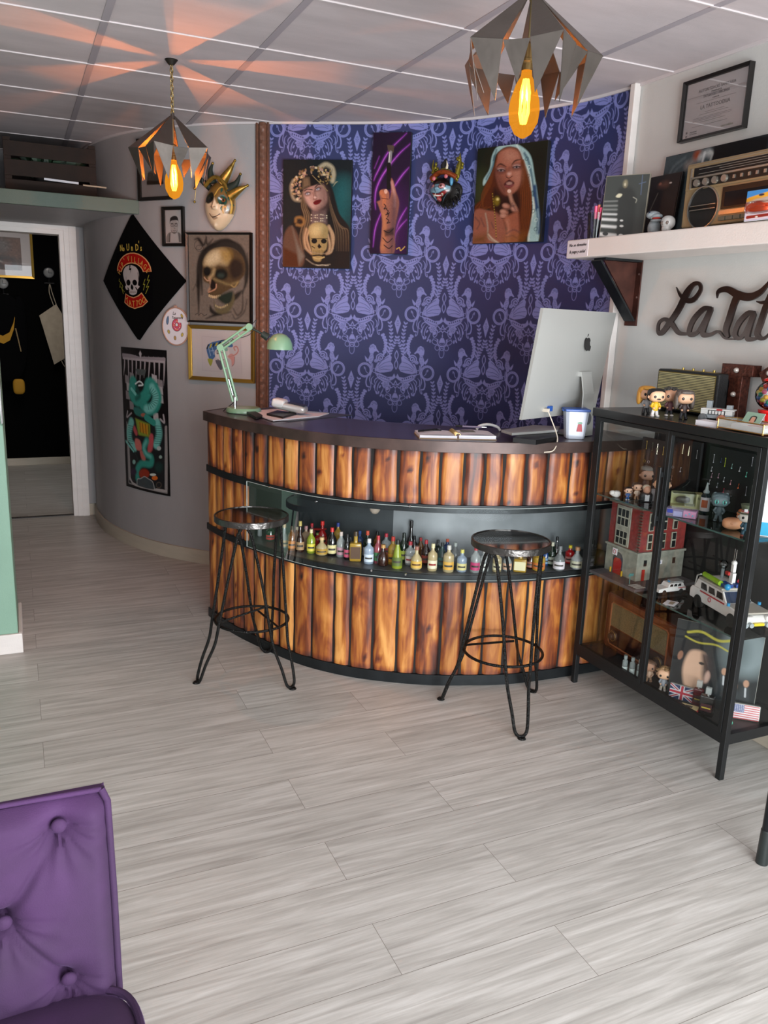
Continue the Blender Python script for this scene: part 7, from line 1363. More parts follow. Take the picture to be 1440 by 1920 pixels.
# gumball machine
t = thing('gumball_machine', 'small red gumball machine with coloured balls at the right edge of the cabinet top', 'gumball machine', (2.395, 2.035, ZC))
MB().lathe([(.045, 0), (.045, .006), (.032, .012), (.030, .05), (.036, .058), (.036, .066)], 28).build('base', mat('gum_red', 'c01814', .25), t, sharp=30); MB().lathe([(0, .192), (.012, .188), (.014, .178), (.030, .172), (.030, .166)], 24).build('lid', mat('gum_red', 'c01814', .25), t, sharp=30)
MB().sell((0, 0, .118), (.052, .052, .052), nu=28, nv=18).build('glass_globe', glass('globe_glass', 'ffffff', 1.), t); MB().box(-.043, -.029, -.012, .012, .018, .042).build('coin_slot', M_CHR, t)
gc = (('2f8a74', 'green'), ('d8a83c', 'yellow'), ('c96a8c', 'pink'), ('c83c2c', 'red'), ('3c6ab0', 'blue'), ('d8d04c', 'lemon'))
GB = []
for i in range(60):
    y_ = 1-2*(i+.5)/60.; ph = i*2.39996; r_ = sqrt(1-y_*y_); q = (2.395+.041*r_*cos(ph), 2.035+.041*r_*sin(ph), ZC+.118-.041*y_)
    c = RC @ np.array([q[0], q[1], q[2]-CAMH]); px = 720+FPX*c[0]/c[2]
    if q[2] < ZC+.152 and px < 1452 and (q[0]-2.395)*2.395+(q[1]-2.035)*2.035 < .02: GB.append((q, i % 6))
GB.sort(key=lambda a: -a[0][2])
for k, (q, ci) in enumerate(GB):
    h_, nm = gc[ci]; o = thing('gumball', '%s gumball number %s down from the top inside the red machine' % (nm, ('one two three four five six seven eight nine ten eleven twelve thirteen fourteen fifteen sixteen seventeen eighteen nineteen twenty'.split()+['last']*40)[k]), 'gumball', (q[0], q[1], q[2]-.0085), 0, 'gumballs in the red gumball machine'); MB().sell((0, 0, .0085), (.0085, .0085, .0085), nu=12, nv=8).build('ball', mat('gum_'+h_, h_, .25), o)
# brick toy vehicle on the cabinet
t = thing('brick_toy_vehicle', 'grey and white brick built toy vehicle in front of the marquee letter', 'toy', (2.345, 2.215, ZC), -1.0); wb_ = mat('brick_white', 'd0d0cc', .35); gb_ = mat('brick_grey', '8a9296', .35)
MB().box(-.055, .055, -.022, .022, .016, .030).build('chassis', gb_, t, bevel=.001); MB().box(-.055, -.03, -.024, .024, .030, .046).box(.03, .055, -.024, .024, .030, .046).box(-.03, .03, .010, .024, .030, .046).build('side_block', wb_, t, bevel=.001)
MB().box(-.03, .03, -.024, -.004, .030, .034).build('floor_plate', M_BLK, t); MB().box(-.055, .06, -.026, .026, .046, .051).build('deck', wb_, t, bevel=.001); MB().box(.0, .02, -.027, -.02, .0465, .052).build('red_brick', mat('brick_red', 'b52a28', .35), t); MB().box(-.04, -.022, -.01, .015, .051, .078).box(.03, .05, -.01, .015, .051, .066).build('upright_brick', gb_, t, bevel=.001)
stt = MB(); [stt.box(-.026+.011*i, -.018+.011*i, -.0245, -.018, .032, .044) for i in range(5)]; stt.build('window_brick', wb_, t)
for x in (-.045, .02): 
    MB(T3(x, -.030, .016) @ RX(PI/2)).lathe([(.0, .006), (.009, .006), (.015, .004), (.016, -.006), (.0, -.006)], 20).build('wheel', mat('wheel_grey', '5d6062', .35, .3) if x < 0 else mat('brick_tan', 'a8684c', .4), t)
    MB(T3(x, .030, .016) @ RX(PI/2)).lathe([(.0, .006), (.015, .004), (.016, -.006), (.0, -.006)], 20).build('wheel', mat('wheel_grey', '5d6062', .35, .3), t)
# cards
for i, (lx, ly, r_) in enumerate(((2.232, 2.130, .04),)):
    t = thing('business_card_stack', 'neat stack of white business cards beside the glass tray', 'cards', (lx, ly, ZC), -PI/2+.10); st_ = MB(); [st_.box(-.045+.0015*sin(j*2.1), .045+.0015*sin(j*2.1), -.028, .028, .0015*j, .0015*j+.0013) for j in range(12)]; st_.build('card_stack', M_SHEET, t)
t = thing('glass_card_tray', 'brass edged textured glass tray holding cards on the cabinet top', 'tray', (2.245, 1.975, ZC), -PI/2)
M_BS = mat('bright_brass', 'a8874c', .3, .85)
e_ = MB(); w_, d_, h_ = .095, .045, .036
for z in (.006, h_): e_.tube([(-w_, -d_, z), (w_, -d_, z), (w_, d_, z), (-w_, d_, z)], .0022, 6, True)
for x in (-w_, w_):
    for y in (-d_, d_): e_.cyl((x, y, .006), (x, y, h_), .0022, n=6); e_.sell((x, y, .003), (.004, .004, .003), nu=8, nv=6)
e_.build('brass_edge', M_BS, t); MB().box(-w_, w_, -d_-.0008, -d_+.0008, .006, h_).box(-w_, w_, d_-.0008, d_+.0008, .006, h_).box(-w_-.0008, -w_+.0008, -d_, d_, .006, h_).box(w_-.0008, w_+.0008, -d_, d_, .006, h_).build('glass_wall', tinted('rippled_glass', 'b8bab6', .4, .15), t); MB().box(-w_, w_, -d_, d_, .005, .007).build('tray_base', M_BS, t)
q = thing('leaflet_stack', 'white and red printed cards lying inside the brass tray', 'cards', (2.245, 1.96, ZC+.008), -PI/2); MB().box(-.06, .075, -.036, .036, 0, .016).build('card_stack', M_SHEET, q); MB().box(-.0, .07, -.03, .034, .016, .018, RZ(.1)).build('red_card', mat('red_card', 'b54a4c', .5), q)
q = thing('portrait_card', 'pale green card with a small round portrait standing at the back of the brass tray', 'card', (2.272, 2.000, ZC+.024), -PI/2); R = Ras(50, 36, [(0, 0), (100, 60)], '8fb09a'); R.ell(52, 40, 16, 18, 'c99a80'); R.line([(38, 44), (40, 22), (64, 22), (68, 44)], 6, '1c1618'); Mq = RX(-.6) @ T3(0, 0, .022); patch('card_face', R, flat(.075, .045, -.001), M_PRINT, q).data.transform(Mq); MB(Mq).box(-.0375, .0375, 0, .001, -.0225, .0225).build('card', M_SHEET, q)
# ================================================================== INSIDE THE CABINET
Z1, Z2, Z3 = .876, .5295, .168
def board(label, x, y0, y1, z0, z1, col, gems):
    t = thing('jewellery_board', label, 'jewellery board', (x, (y0+y1)/2, z0), -PI/2); W = y1-y0
    MB().box(-W/2, W/2, 0, .012, 0, z1-z0).build('board', mat('board_'+col, col, .75), t, bevel=.002)
    rr = random.Random(len(label))
    for (a, h, kind, c_) in gems:
        X, Zz = -W/2+a*W, h*(z1-z0); m_ = mat('gem_'+c_, c_, .2, .6); k = MB()
        if kind == 'bar': k.cyl((X, -.004, Zz-.016), (X+.001, -.004, Zz+.016), .0011, n=6); k.sell((X, -.004, Zz-.016), (.0026,)*3, nu=8, nv=6); k.sell((X, -.004, Zz+.016), (.0026,)*3, nu=8, nv=6)
        elif kind == 'short': k.cyl((X, -.004, Zz-.008), (X+.002, -.004, Zz+.008), .001, n=6); k.sell((X, -.004, Zz-.008), (.0036,)*3, nu=8, nv=6); k.sell((X+.002, -.004, Zz+.008), (.0022,)*3, nu=8, nv=6)
        elif kind == 'ring': k.tube([(X+.0055*cos(w), -.003, Zz+.0055*sin(w)) for w in np.linspace(0, 2*PI, 13)[:-1]], .0009, 5, True)
        elif kind == 'stick': k.cyl((X, -.004, Zz-.020), (X+.002, -.004, Zz+.020), .0028, .0012, 8)
        elif kind == 'watch': k.cyl((X, -.004, Zz-.022), (X, -.004, Zz+.022), .0012, n=6); k.sell((X, -.005, Zz), (.006, .002, .006), nu=12, nv=6)
        else: k.sell((X, -.003, Zz), (.003, .002, .003), nu=8, nv=6)
        k.build('jewel', m_, t)
    return t
GO, SI = 'c9a85c', 'c8c8cc'
board('dark brown board pinned with gold bars and rings behind the left cabinet door', 2.425, 2.528, 2.680, Z1, 1.115, '2a201c', [(.22, .87, 'bar', GO), (.45, .86, 'bar', '6a6a58'), (.65, .84, 'watch', 'd0c8b0'), (.88, .83, 'bar', GO), (.2, .58, 'ring', GO), (.36, .58, 'ring', SI), (.6, .56, 'ring', '6a5a4a'), (.82, .53, 'ring', GO), (.2, .42, 'ring', 'a89878'), (.5, .38, 'ring', '6a6a6a'), (.7, .25, 'ball', 'c83040'), (.45, .27, 'ball', '4a4a4a'), (.9, .38, 'ring', '7a6a4a')])
board('black board pinned with ivory tapers and silver studs in the middle of the cabinet', 2.500, 2.420, 2.585, Z1, 1.125, '16181a', [(.42, .84, 'stick', 'd8d0b0'), (.62, .83, 'stick', 'd8d0b0'), (.9, .80, 'bar', '9a9a9a'), (.15, .50, 'ring', SI), (.42, .49, 'short', SI), (.15, .32, 'short', 'c89a8a'), (.1, .12, 'short', SI), (.4, .11, 'ball', '7a7a80'), (.66, .09, 'short', SI), (.85, .08, 'ball', 'e0e0e4'), (.2, .86, 'bar', '33302a')])
board('wide black board pinned with many small coloured piercings on the right side of the cabinet', 2.520, 2.150, 2.395, Z1, 1.118, '131517', [(.12, .80, 'bar', SI), (.27, .80, 'short', '3c4a6a'), (.36, .78, 'bar', 'b8c83c'), (.5, .74, 'short', '8ab0a8'), (.66, .72, 'short', SI), (.8, .66, 'short', '6ac0a8'), (.88, .88, 'bar', '9a9aa0'), (.96, .64, 'short', SI), (.1, .62, 'short', SI), (.12, .52, 'short', 'c8a0b0'), (.26, .54, 'short', 'b890a0'), (.38, .50, 'short', SI), (.52, .48, 'short', 'c89098'), (.68, .45, 'short', 'c8643c'), (.09, .40, 'short', SI), (.26, .38, 'short', 'a8a8b0'), (.40, .32, 'short', 'c82c50'), (.84, .40, 'bar', '9a9aa0'), (.08, .18, 'bar', 'b8a880'), (.25, .10, 'bar', '9a9a9a'), (.56, .26, 'ball', '8a8a8a')])
figurine('figurine with brown fringe and grey cap behind the white rocks', 2.425, 2.622, Z1, .125, -.6, 'c49a84', '4c342c', 'short', '5a4a44', '3a2c28', extra=lambda t, S: MB(S).sell((0, .004, .086), (.0265, .022, .012), .8, nu=24, nv=10).build('cap', mat('cap_grey', '7d7a74', .6), t))
figurine('tiny figurine in blue clothes, black cap and white shoes near the front glass', 2.258, 2.545, Z1, .060, -.4, 'd0a890', '101014', 'short', '24508c', '24508c', 'd4d4d4')
figurine('small figurine with dark hair and pale clothes beside the blue one', 2.305, 2.545, Z1, .078, -.4, 'c9a088', '2a2624', 'short', 'c4b4a4', 'b08a6c', 'b08a6c')
t = thing('bust_figure', 'bust of an old person with white hair in a black dinner jacket', 'bust', (2.315, 2.502, Z1), -.35)
MB().sell((0, 0, .018), (.026, .013, .020), .5, nu=20, nv=10).build('jacket', mat('dinner_jacket', '161418', .5), t); MB().box(-.009, .009, -.0142, -.010, .004, .030).build('shirt', mat('shirt_white', 'd8d8dc', .5), t); MB().sell((0, -.001, .050), (.014, .014, .017), .85, nu=18, nv=12).build('head', mat('skin_c09078', 'c09078', .5), t); MB().sell((0, .003, .056), (.0152, .0145, .014), .9, nu=18, nv=10).build('hair', mat('white_hair', 'c8c0ac', .6), t); MB().box(-.004, .004, -.016, -.013, .029, .033).build('bow_tie', mat('dinner_jacket', '161418', .5), t)
figurine('figurine with slick black hair and a dark suit just left of the door handle', 2.335, 2.440, Z1, .125, -.75, 'd3a888', '0f0e0e', 'short', '1a1a20', '1a1a20')
rr = random.Random(2)
def rock(label, x, y, s, c_):
    t = thing('decorative_rock', label, 'rock', (x, y, Z1)); k = MB(); [k.sell((rr.uniform(-.012, .012)*s, rr.uniform(-.010, .010)*s, s*rr.uniform(.008, .017)), (s*.011, s*.010, s*.009), .8, nu=12, nv=8) for _ in range(7)]; k.sell((0, 0, .008*s), (.018*s, .015*s, .008*s), nu=14, nv=8); k.build('rock', mat('rock_'+c_, c_, .7), t)
rock('white lumpy rock nearest the front left of the top glass shelf', 2.250, 2.608, 1.15, 'd3d0cc'); rock('pale brown shell like rock behind the white lumpy rock', 2.315, 2.600, 1.0, 'b0a294')
t = thing('white_card_block', 'white block behind the white haired bust', 'card', (2.36, 2.492, Z1), -.4); MB().box(-.02, .02, 0, .012, 0, .05).build('block', M_SHEET, t)
# cream scooter box
t = thing('cream_box', 'pale yellow cardboard box with a window on the top glass shelf', 'box', (2.395, 2.360, Z1), -.62)
M_CRM = mat('pale_yellow_card', 'c9cc96', .55); W, H, Dp = .115, .062, .05
b_ = MB(); b_.box(.03, W/2, -Dp/2, Dp/2, 0, H).box(-W/2, .03, -Dp/2, Dp/2, 0, .012).box(-W/2, .03, Dp/2-.002, Dp/2, 0, H).build('box', M_CRM, t, bevel=.001); b_ = MB(); b_.box(-W/2, .03, -Dp/2, -Dp/2+.0012, .012, H-.001).box(-W/2, .03, -Dp/2, Dp/2, H-.0012, H).build('window', glass('blister_plastic', 'ffffff', .8), t)
MB().sell((-.015, 0, .032), (.028, .012, .014), .8, nu=18, nv=10).build('model', mat('grey_model', '6a665c', .4), t); text('Vespa', .015, mat('green_print', '3a4a3a', .5), t, T3(.046, -Dp/2-.0006, .045) @ UP, shear=.4, wid=.7)
t = thing('bead_box', 'low clear plastic box with pink and blue pieces on the top glass shelf', 'box', (2.262, 2.245, Z1), -.95); MB().box(-.055, .055, -.02, .02, 0, .032).build('box', tinted('lilac_plastic', 'b8a8cc', .3, .1), t, bevel=.002); MB().box(-.05, -.03, -.022, -.019, .014, .028).build('label', mat('blue_label', '28348c', .4), t)
MB().box(.008, .053, -.018, .018, .002, .027).build('pink_piece', mat('pink_piece', 'c97a98', .5), t); MB().box(-.028, .004, -.018, .018, .002, .022).build('blue_piece', mat('pale_blue_piece', '8a94b8', .5), t); [MB().sell((.018+.012*i, -.0185, .012+.006*(i % 2)), (.004, .0015, .004), nu=10, nv=6).build('bead', mat('cyan_bead', '5aa0b8', .3), t) for i in range(3)]
t = thing('ink_bottle', 'dropper bottle of dark ink with a white and orange label', 'bottle', (2.405, 2.275, Z1), -.5); MB().lathe([(.017, 0), (.018, .003), (.018, .066), (.012, .074), (.010, .080)], 24).build('bottle_body', mat('ink_dark', '16242a', .2), t, sharp=35); MB().lathe([(.011, .078), (.012, .084), (.007, .090), (.004, .108), (.002, .118), (0, .120)], 18).build('dropper_cap', mat('pale_nozzle', 'a8b8b8', .35), t)
lb = MB(); lb.grid([[(.0184*sin(a), -.0184*cos(a), z) for z in (.008, .062)] for a in np.linspace(-1.6, 1.6, 16)]); lb.build('label', mat('ink_label', 'c8c8cc', .5), t); lb = MB(); lb.grid([[(.0187*sin(a), -.0187*cos(a), z) for z in (.022, .052)] for a in np.linspace(-1.1, .2, 8)]); lb.build('label_print', mat('ink_orange', 'a8542c', .5), t)
def bigeye(t, S):
    for sx in (-1, 1): MB(S).sell((sx*.0115, -.0222, .066), (.0068, .0022, .0072), nu=16, nv=8).build('iris', mat('teal_eye', '5aa8a0', .2), t); MB(S).sell((sx*.0115, -.0238, .066), (.0028, .0014, .0058), nu=12, nv=8).build('pupil', mat('dark_pupil', '12282c', .2), t); MB(S).sell((sx*.017, .002, .087), (.006, .004, .006), .8, nu=12, nv=8).build('crest', mat('skin_5a6a70', '5a6a70', .4), t)
figurine('dark grey figurine with large teal eyes on the top glass shelf', 2.345, 2.148, Z1, .118, -.75, '5a6a70', '5a6a70', 'short', '4c5a60', '4c5a60', '4c5a60', extra=bigeye)
def hat(t, S): MB(S).lathe([(.030, .078), (.031, .080), (.020, .082), (.018, .086), (.024, .108), (.0, .110)], 24).build('hat', mat('olive_hat', '5c6450', .6), t, sharp=30); MB(S).lathe([(.0195, .083), (.0205, .090)], 24, caps=False).build('hat_band', mat('pink_band', 'c0687c', .5), t); MB(S).box(-.012, -.002, -.023, -.019, .086, .096).build('hat_card', M_SHEET, t)
figurine('figurine with an olive top hat and pink hat band near the shelf end', 2.262, 1.948, Z1, .105, -.8, 'c8c0b8', 'a8643c', 'curly', '284858', '284858', '7c3a2c', extra=hat)
t = thing('lying_figurine', 'figurine with a large peach coloured round head lying on its side', 'figurine', (2.305, 2.035, Z1), -.4); MB().sell((-.008, 0, .022), (.034, .024, .021), .75, nu=24, nv=14).build('head', mat('skin_c98e68', 'c98e68', .5), t); MB().sell((.032, .0, .014), (.020, .014, .013), .8, nu=18, nv=10).build('torso', mat('teal_cloth', '24404c', .6), t); [MB().tube([(.045, y, .010), (.066, y, .008)], .006, 10).build('leg', mat('teal_cloth', '24404c', .6), t) for y in (-.008, .008)]; MB().sell((-.02, -.022, .026), (.006, .003, .004), nu=10, nv=6).build('ear', mat('skin_c98e68', 'c98e68', .5), t)
t = thing('white_box', 'tall plain white box behind the top hat figurine', 'box', (2.425, 2.030, Z1), -.75); MB().box(-.04, .04, -.02, .02, 0, .150).build('carton', M_SHEET, t, bevel=.001); MB().prism([(-.04, .150), (.04, .150), (.04, .162), (-.02, .162)][::-1], -.0195, .0195).build('flap', M_SHEET, t)
t = thing('white_blue_box', 'white box with a bright blue band at the right end of the cabinet', 'box', (2.360, 1.925, Z1), -.9); MB().box(-.045, .075, -.022, .022, 0, .215).build('carton', mat('bright_white_card', 'e8e8ec', .45), t, bevel=.001); MB().box(-.046, .076, -.023, .023, .004, .050).build('blue_band', mat('cyan_band', '1ca0cc', .4), t)
# --- brick building model
bx0, by0 = 2.285, 2.478
bd = thing('model_building', 'weathered model of a red brick city building with arched red door', 'model building', (bx0, by0, Z2)); BW, BD, BH = .196, .252, .318
M_RB = mat('model_red_brick', '7c2420', .7, var=.25, vscale=70); M_ST = mat('model_stone', '8c8c80', .7, var=.2, vscale=40); M_WN = mat('model_window_dark', '15181a', .3); M_FRM = mat('model_frame', 'a8a898', .6)
MB().box(0, BD, 0, BW, .012, BH*.40).build('ground_floor', M_ST, bd, bevel=.001); MB().box(.004, BD-.004, .004, BW-.004, BH*.42, BH).build('upper_floors', M_RB, bd); MB().box(-.006, BD+.004, -.006, BW+.004, BH*.395, BH*.425).build('cornice', M_ST, bd, bevel=.001); MB().box(-.006, BD+.004, -.006, BW+.004, BH-.004, BH+.012).build('roof_cornice', mat('model_cornice_brown', '6a5c50', .7), bd, bevel=.001)
MB().box(-.075, BD, -.085, BW+.005, 0, .012).build('street_base', mat('model_pavement', '4c464a', .7, var=.2, vscale=30), bd, bevel=.001); zb = MB(); [zb.box(-.060+.0*i, -.012, -.078+.014*i, -.070+.014*i, .012, .0128) for i in range(4)]; zb.build('crossing', mat('road_white', 'b8b8b4', .6), bd)
ML = RZ(-PI/2)                                     # left facade: local x -> -y (towards viewer right), outward -x
def fac(M, x0, x1, z0, z1, cols, rows, parent_name='window'):
    w = MB(M); w.box(x0, x1, -.0035, .002, z0, z1); o = w.build(parent_name, M_FRM, bd); p = MB(M); cw = (x1-x0)/cols; rh = (z1-z0)/rows
    for i in range(cols):
        for j in range(rows): p.box(x0+cw*i+cw*.12, x0+cw*(i+1)-cw*.12, -.0045, -.003, z0+rh*j+rh*.08, z0+rh*(j+1)-rh*.08)
    p.build('pane', M_WN, o)
Mleft = T3(0, BW, 0) @ ML; Mright = T3(0, 0, 0)
fac(Mleft, .055, .125, .145, .205, 3, 2); fac(Mleft, .055, .125, .225, .300, 3, 2); MB(Mleft).box(.048, .132, -.003, .003, .140, .310).build('stone_bay', M_ST, bd)
ar = MB(Mleft); ar.prism([(.052+.0, .012), (.112, .012), (.112, .075)]+[(.082+.030*cos(a), .075+.032*sin(a)) for a in np.linspace(0, PI, 12)][1:-1]+[(.052, .075)], -.002, .004); ar.build('door_arch', mat('model_slate', '3c3c44', .6), bd)
ar = MB(Mleft); ar.prism([(.058, .012), (.106, .012), (.106, .070), (.096, .082), (.068, .082), (.058, .070)], -.0035, .0); ar.build('red_door', mat('model_red_door', 'a01c18', .5), bd)
MB(Mleft).box(.045, .050, -.010, -.004, .012, .034).box(.116, .121, -.010, -.004, .012, .034).build('bollard', mat('yellow_bollard', 'c8a024', .5), bd); sq = MB(Mleft); sq.box(.060, .088, -.016, -.014, .096, .124); so = sq.build('hanging_sign', M_SHEET, bd); MB(Mleft @ T3(.074, -.0166, .110) @ RX(PI/2)).lathe([(.007, 0), (.009, 0), (.009, .0006), (.007, .0006)], 20, caps=False).build('red_ring', mat('sign_red', 'b83048', .5), so)
for x0 in (.030, .158): fac(Mright, x0+.012, x0+.036, .145, .212, 1, 2); fac(Mright, x0+.012, x0+.036, .225, .300, 1, 2)
fac(Mright, .092, .136, .145, .212, 2, 2); fac(Mright, .092, .136, .225, .300, 2, 2)
for x0 in (.036, .190): MB(Mright).box(x0, x0+.014, -.003, .0, .075, .100).build('window', M_WN, bd)
MB(Mright).box(.030, .044, -.004, .0, .012, .060).build('side_door', mat('model_red_door', 'a01c18', .5), bd); MB(Mright).box(.10, .13, -.006, -.001, .078, .096).build('wall_sign', M_SHEET, bd); MB(Mright @ T3(.115, -.0065, .087) @ RX(PI/2)).lathe([(0, 0), (.006, 0), (.006, .0006), (0, .0006)], 16).build('blue_seal', mat('seal_blue', '2c5c8c', .5), bd)
MB().cyl((-.045, -.018, .012), (-.045, -.018, .058), .0015, n=8).box(-.055, -.030, -.020, -.017, .046, .050).box(-.052, -.028, -.020, -.017, .052, .056).build('street_sign', mat('street_sign', '3c7c7c', .5), bd)
qn = MB(); [qn.box(-.0045, .004, -.0045+.0, .010, BH*.43+.0125*i, BH*.43+.0125*i+.006) for i in range(14)]; qn.build('quoin', mat('quoin_brown', '5c4438', .7), bd)
# little white car
def car(name, label, x, y, z, rz, L, extra=None):
    t = thing(name, label, 'toy car', (x, y, z), rz); W_ = L*.36; r = L*.075
    b_ = MB(); b_.prism([(-L/2, r*1.1), (L/2, r*1.1), (L/2, r*2.1), (L*.47, r*2.5), (L*.18, r*2.9), (-L*.47, r*2.9), (-L/2, r*2.4)], -W_/2, W_/2); b_.build('body', mat('toy_white', 'd8d6d4', .3), t, bevel=L*.012)
    b_ = MB(); b_.prism([(L*.16, r*2.8), (L*.08, r*4.3), (-L*.40, r*4.3), (-L*.46, r*2.8)], -W_*.44, W_*.44); b_.build('cabin', mat('toy_white', 'd8d6d4', .3), t, bevel=L*.012); w_ = MB(); [w_.prism([(L*(.10-.15*i), r*3.05), (L*(.075-.15*i), r*4.0), (L*(-.02-.15*i), r*4.0), (L*(-.02-.15*i), r*3.05)], -W_*.445-.0006, W_*.445+.0006) for i in range(3)]; w_.build('window', M_WN, t)
    for sx in (-.32, .30):
        for sy in (-1, 1): MB(T3(L*sx, sy*W_*.46, r) @ RX(PI/2)).cyl((0, 0, -L*.02), (0, 0, L*.02), r, n=18).build('wheel', mat('toy_tyre', '161616', .5), t)
    if extra: extra(t, L, r, W_)
    return t
def amb(t, L, r, W_): MB().box(-L*.44, -L*.05, -W_*.36, W_*.36, r*4.4, r*4.9).build('roof_rack', mat('toy_grey', '8a8c8c', .4), t); MB().box(-L*.50, -L*.2, -W_*.502, W_*.502, r*2.25, r*2.5).build('red_stripe', mat('toy_red', 'b02c34', .35), t); MB().sell((L*.02, 0, r*4.7), (L*.02, L*.06, L*.02), nu=12, nv=8).build('roof_light', mat('blue_lamp', '3c8cc0', .2), t)
MB().box(0, 0, 0, 0, 0, 0) if False else None
t = thing('display_plinth', 'black plinth under the small white model ambulance', 'stand', (2.325, 2.330, Z2), -1.0+PI/2-.6); MB().box(-.075, .075, -.032, .032, 0, .010).build('plinth', M_BLK, t, bevel=.002)
car('toy_ambulance', 'small white model ambulance with red stripe beside the brick building', 2.325, 2.330, Z2+.010, -1.0+PI/2-.6+PI, .135, amb)
# large brick built ambulance
def big(t, L, r, W_):
    g = mat('brick_grey', '8a9296', .35); wh = mat('toy_white', 'd8d6d4', .3); gr_ = mat('brick_greyish_tan', 'a8a298', .4)
    MB().box(L*.19, L*.485, -W_*.46, W_*.46, r*2.7, r*2.95).build('hood', gr_, t, bevel=.002); MB().prism([(L*.165, r*2.85), (L*.085, r*4.25), (L*.08, r*4.25), (L*.155, r*2.85)], -W_*.40, W_*.40).build('windscreen', mat('windscreen_blue', '1c2a44', .15), t)
    MB().box(-L*.38, L*.06, -W_*.45, W_*.45, r*4.32, r*4.65).build('roof', gr_, t, bevel=.002)
    for sy in (-1, 1):
        MB().box(L*.485, L*.53, sy*W_*.34-.016, sy*W_*.34+.016, r*1.9, r*2.6).build('headlight', wh, t, bevel=.004)
        for k in (-.011, .011): MB().cyl((L*.49, sy*W_*.36+k, r*1.35), (L*.545, sy*W_*.36+k, r*1.35), .0085, n=16).build('bumper_tube', mat('tube_grey', '9aa2a6', .35), t)
        MB().sell((L*.075, sy*W_*.30, r*4.95), (.0115, .0115, .0125), nu=16, nv=10).build('blue_light', mat('blue_dome', '2c8cc0', .15), t)
        MB().box(L*-.1, L*.05, sy*W_*.20-.018, sy*W_*.20+.018, r*4.65, r*5.15).build('blue_bar', mat('brick_blue', '1c3c80', .35), t, bevel=.001)
        MB().cyl((L*.24, sy*W_*.52, r*2.9), (L*.24, sy*W_*.52, r*3.3), .006, n=12).build('wing_light', mat('blue_dome', '2c8cc0', .15), t)
    MB().box(L*.50, L*.53, -.02, .02, r*1.2, r*1.6).build('number_plate', mat('brick_yellow', 'd8c020', .35), t); MB().box(L*.50, L*.525, -W_*.44, W_*.44, r*1.25, r*1.5).build('bumper', mat('tube_grey', '9aa2a6', .35), t)
    MB().cyl((-L*.36, -W_*.30, r*5.1), (-L*.02, -W_*.36, r*5.1), .010, n=14).build('green_tube', mat('lime_tube', '8cb81c', .3), t); MB().sell((-L*.22, W_*.05, r*7.2), (.017,)*3, nu=18, nv=12).build('clear_dome', glass('globe_glass', 'ffffff', 1.), t); MB().cyl((-L*.22, W_*.05, r*4.7), (-L*.22, W_*.05, r*6.9), .006, n=10).build('dome_post', g, t)
    MB().box(-L*.07, -L*.01, W_*.0, W_*.12, r*5.1, r*6.6).box(-L*.065, -L*.02, W_*.01, W_*.11, r*6.7, r*7.9).sell((-L*.042, W_*.06, r*8.1), (.011, .010, .010), nu=14, nv=8).build('white_tower', wh, t, bevel=.001); [MB().cyl((-L*.042+k, W_*.06, r*8.2), (-L*.042+k, W_*.06, r*10.2), .0012, n=6).build('antenna', M_CHR, t) for k in (-.005, .005)]
    MB().box(-L*.12, -L*.06, -W_*.06, W_*.04, r*6.1, r*6.6).build('red_brick', mat('brick_red', 'b52a28', .35), t, bevel=.001); MB().box(-L*.30, -L*.02, -W_*.15, W_*.15, r*4.65, r*5.1).build('equipment_box', wh, t, bevel=.001); MB().sell((-L*.0, W_*.30, r*5.6), (.010, .010, .008), nu=12, nv=8).build('yellow_disc', mat('brick_yellow', 'd8c020', .35), t); MB().sell((L*.015, W_*.2, r*5.5), (.008,)*3, nu=12, nv=8).build('red_dome', mat('dome_red', 'a81c2c', .15), t)
    dm = MB(T3(-L*.1, -W_*.52, r*2.2) @ RX(PI/2)); dm.lathe([(.007, 0), (.0095, 0), (.0095, .001), (.007, .001)], 20, caps=False); dm.build('door_badge', mat('sign_red', 'b83048', .5), t); MB().box(-L*.30, L*.16, -W_*.507, -W_*.49, r*2.65, r*2.85).build('red_line', mat('toy_red', 'b02c34', .35), t); MB().tube([(-L*.46, -W_*.40, r*2.9), (-L*.44, -W_*.40, r*4.6), (-L*.36, -W_*.42, r*5.1)], .003, 8).build('hose', mat('hose_grey', 'a8a8a4', .4), t)
    MB().box(-L*.44, -L*.30, -W_*.35, -W_*.1, r*3.0, r*3.4).build('red_seat', mat('toy_red', 'b02c34', .35), t)
car('brick_ambulance', 'large white and grey brick built ambulance with blue lights and roof gear', 2.365, 2.060, Z2, -PI/2-.22, .335, big)
t = thing('loose_leaflet', 'white leaflet lying on the middle glass shelf near its front edge', 'leaflet', (2.262, 2.245, Z2), .5); MB().box(-.03, .03, -.022, .022, 0, .001).build('sheet', M_SHEET, t); MB().box(-.015, .02, -.012, .006, .001, .0013).build('printed_patch', mat('tan_print', '9a8a74', .6), t)
t = thing('brown_toy_hut', 'brown and white open fronted toy piece behind the ambulance at the right edge', 'toy', (2.455, 1.925, Z2), -.8); MB().box(-.03, .03, 0, .03, 0, .10).build('block', mat('brown_block', '4c382e', .6), t, bevel=.001); MB().box(-.034, .034, -.006, .034, .10, .115).build('top_slab', mat('grey_slab', 'a8a49c', .5), t, bevel=.001)
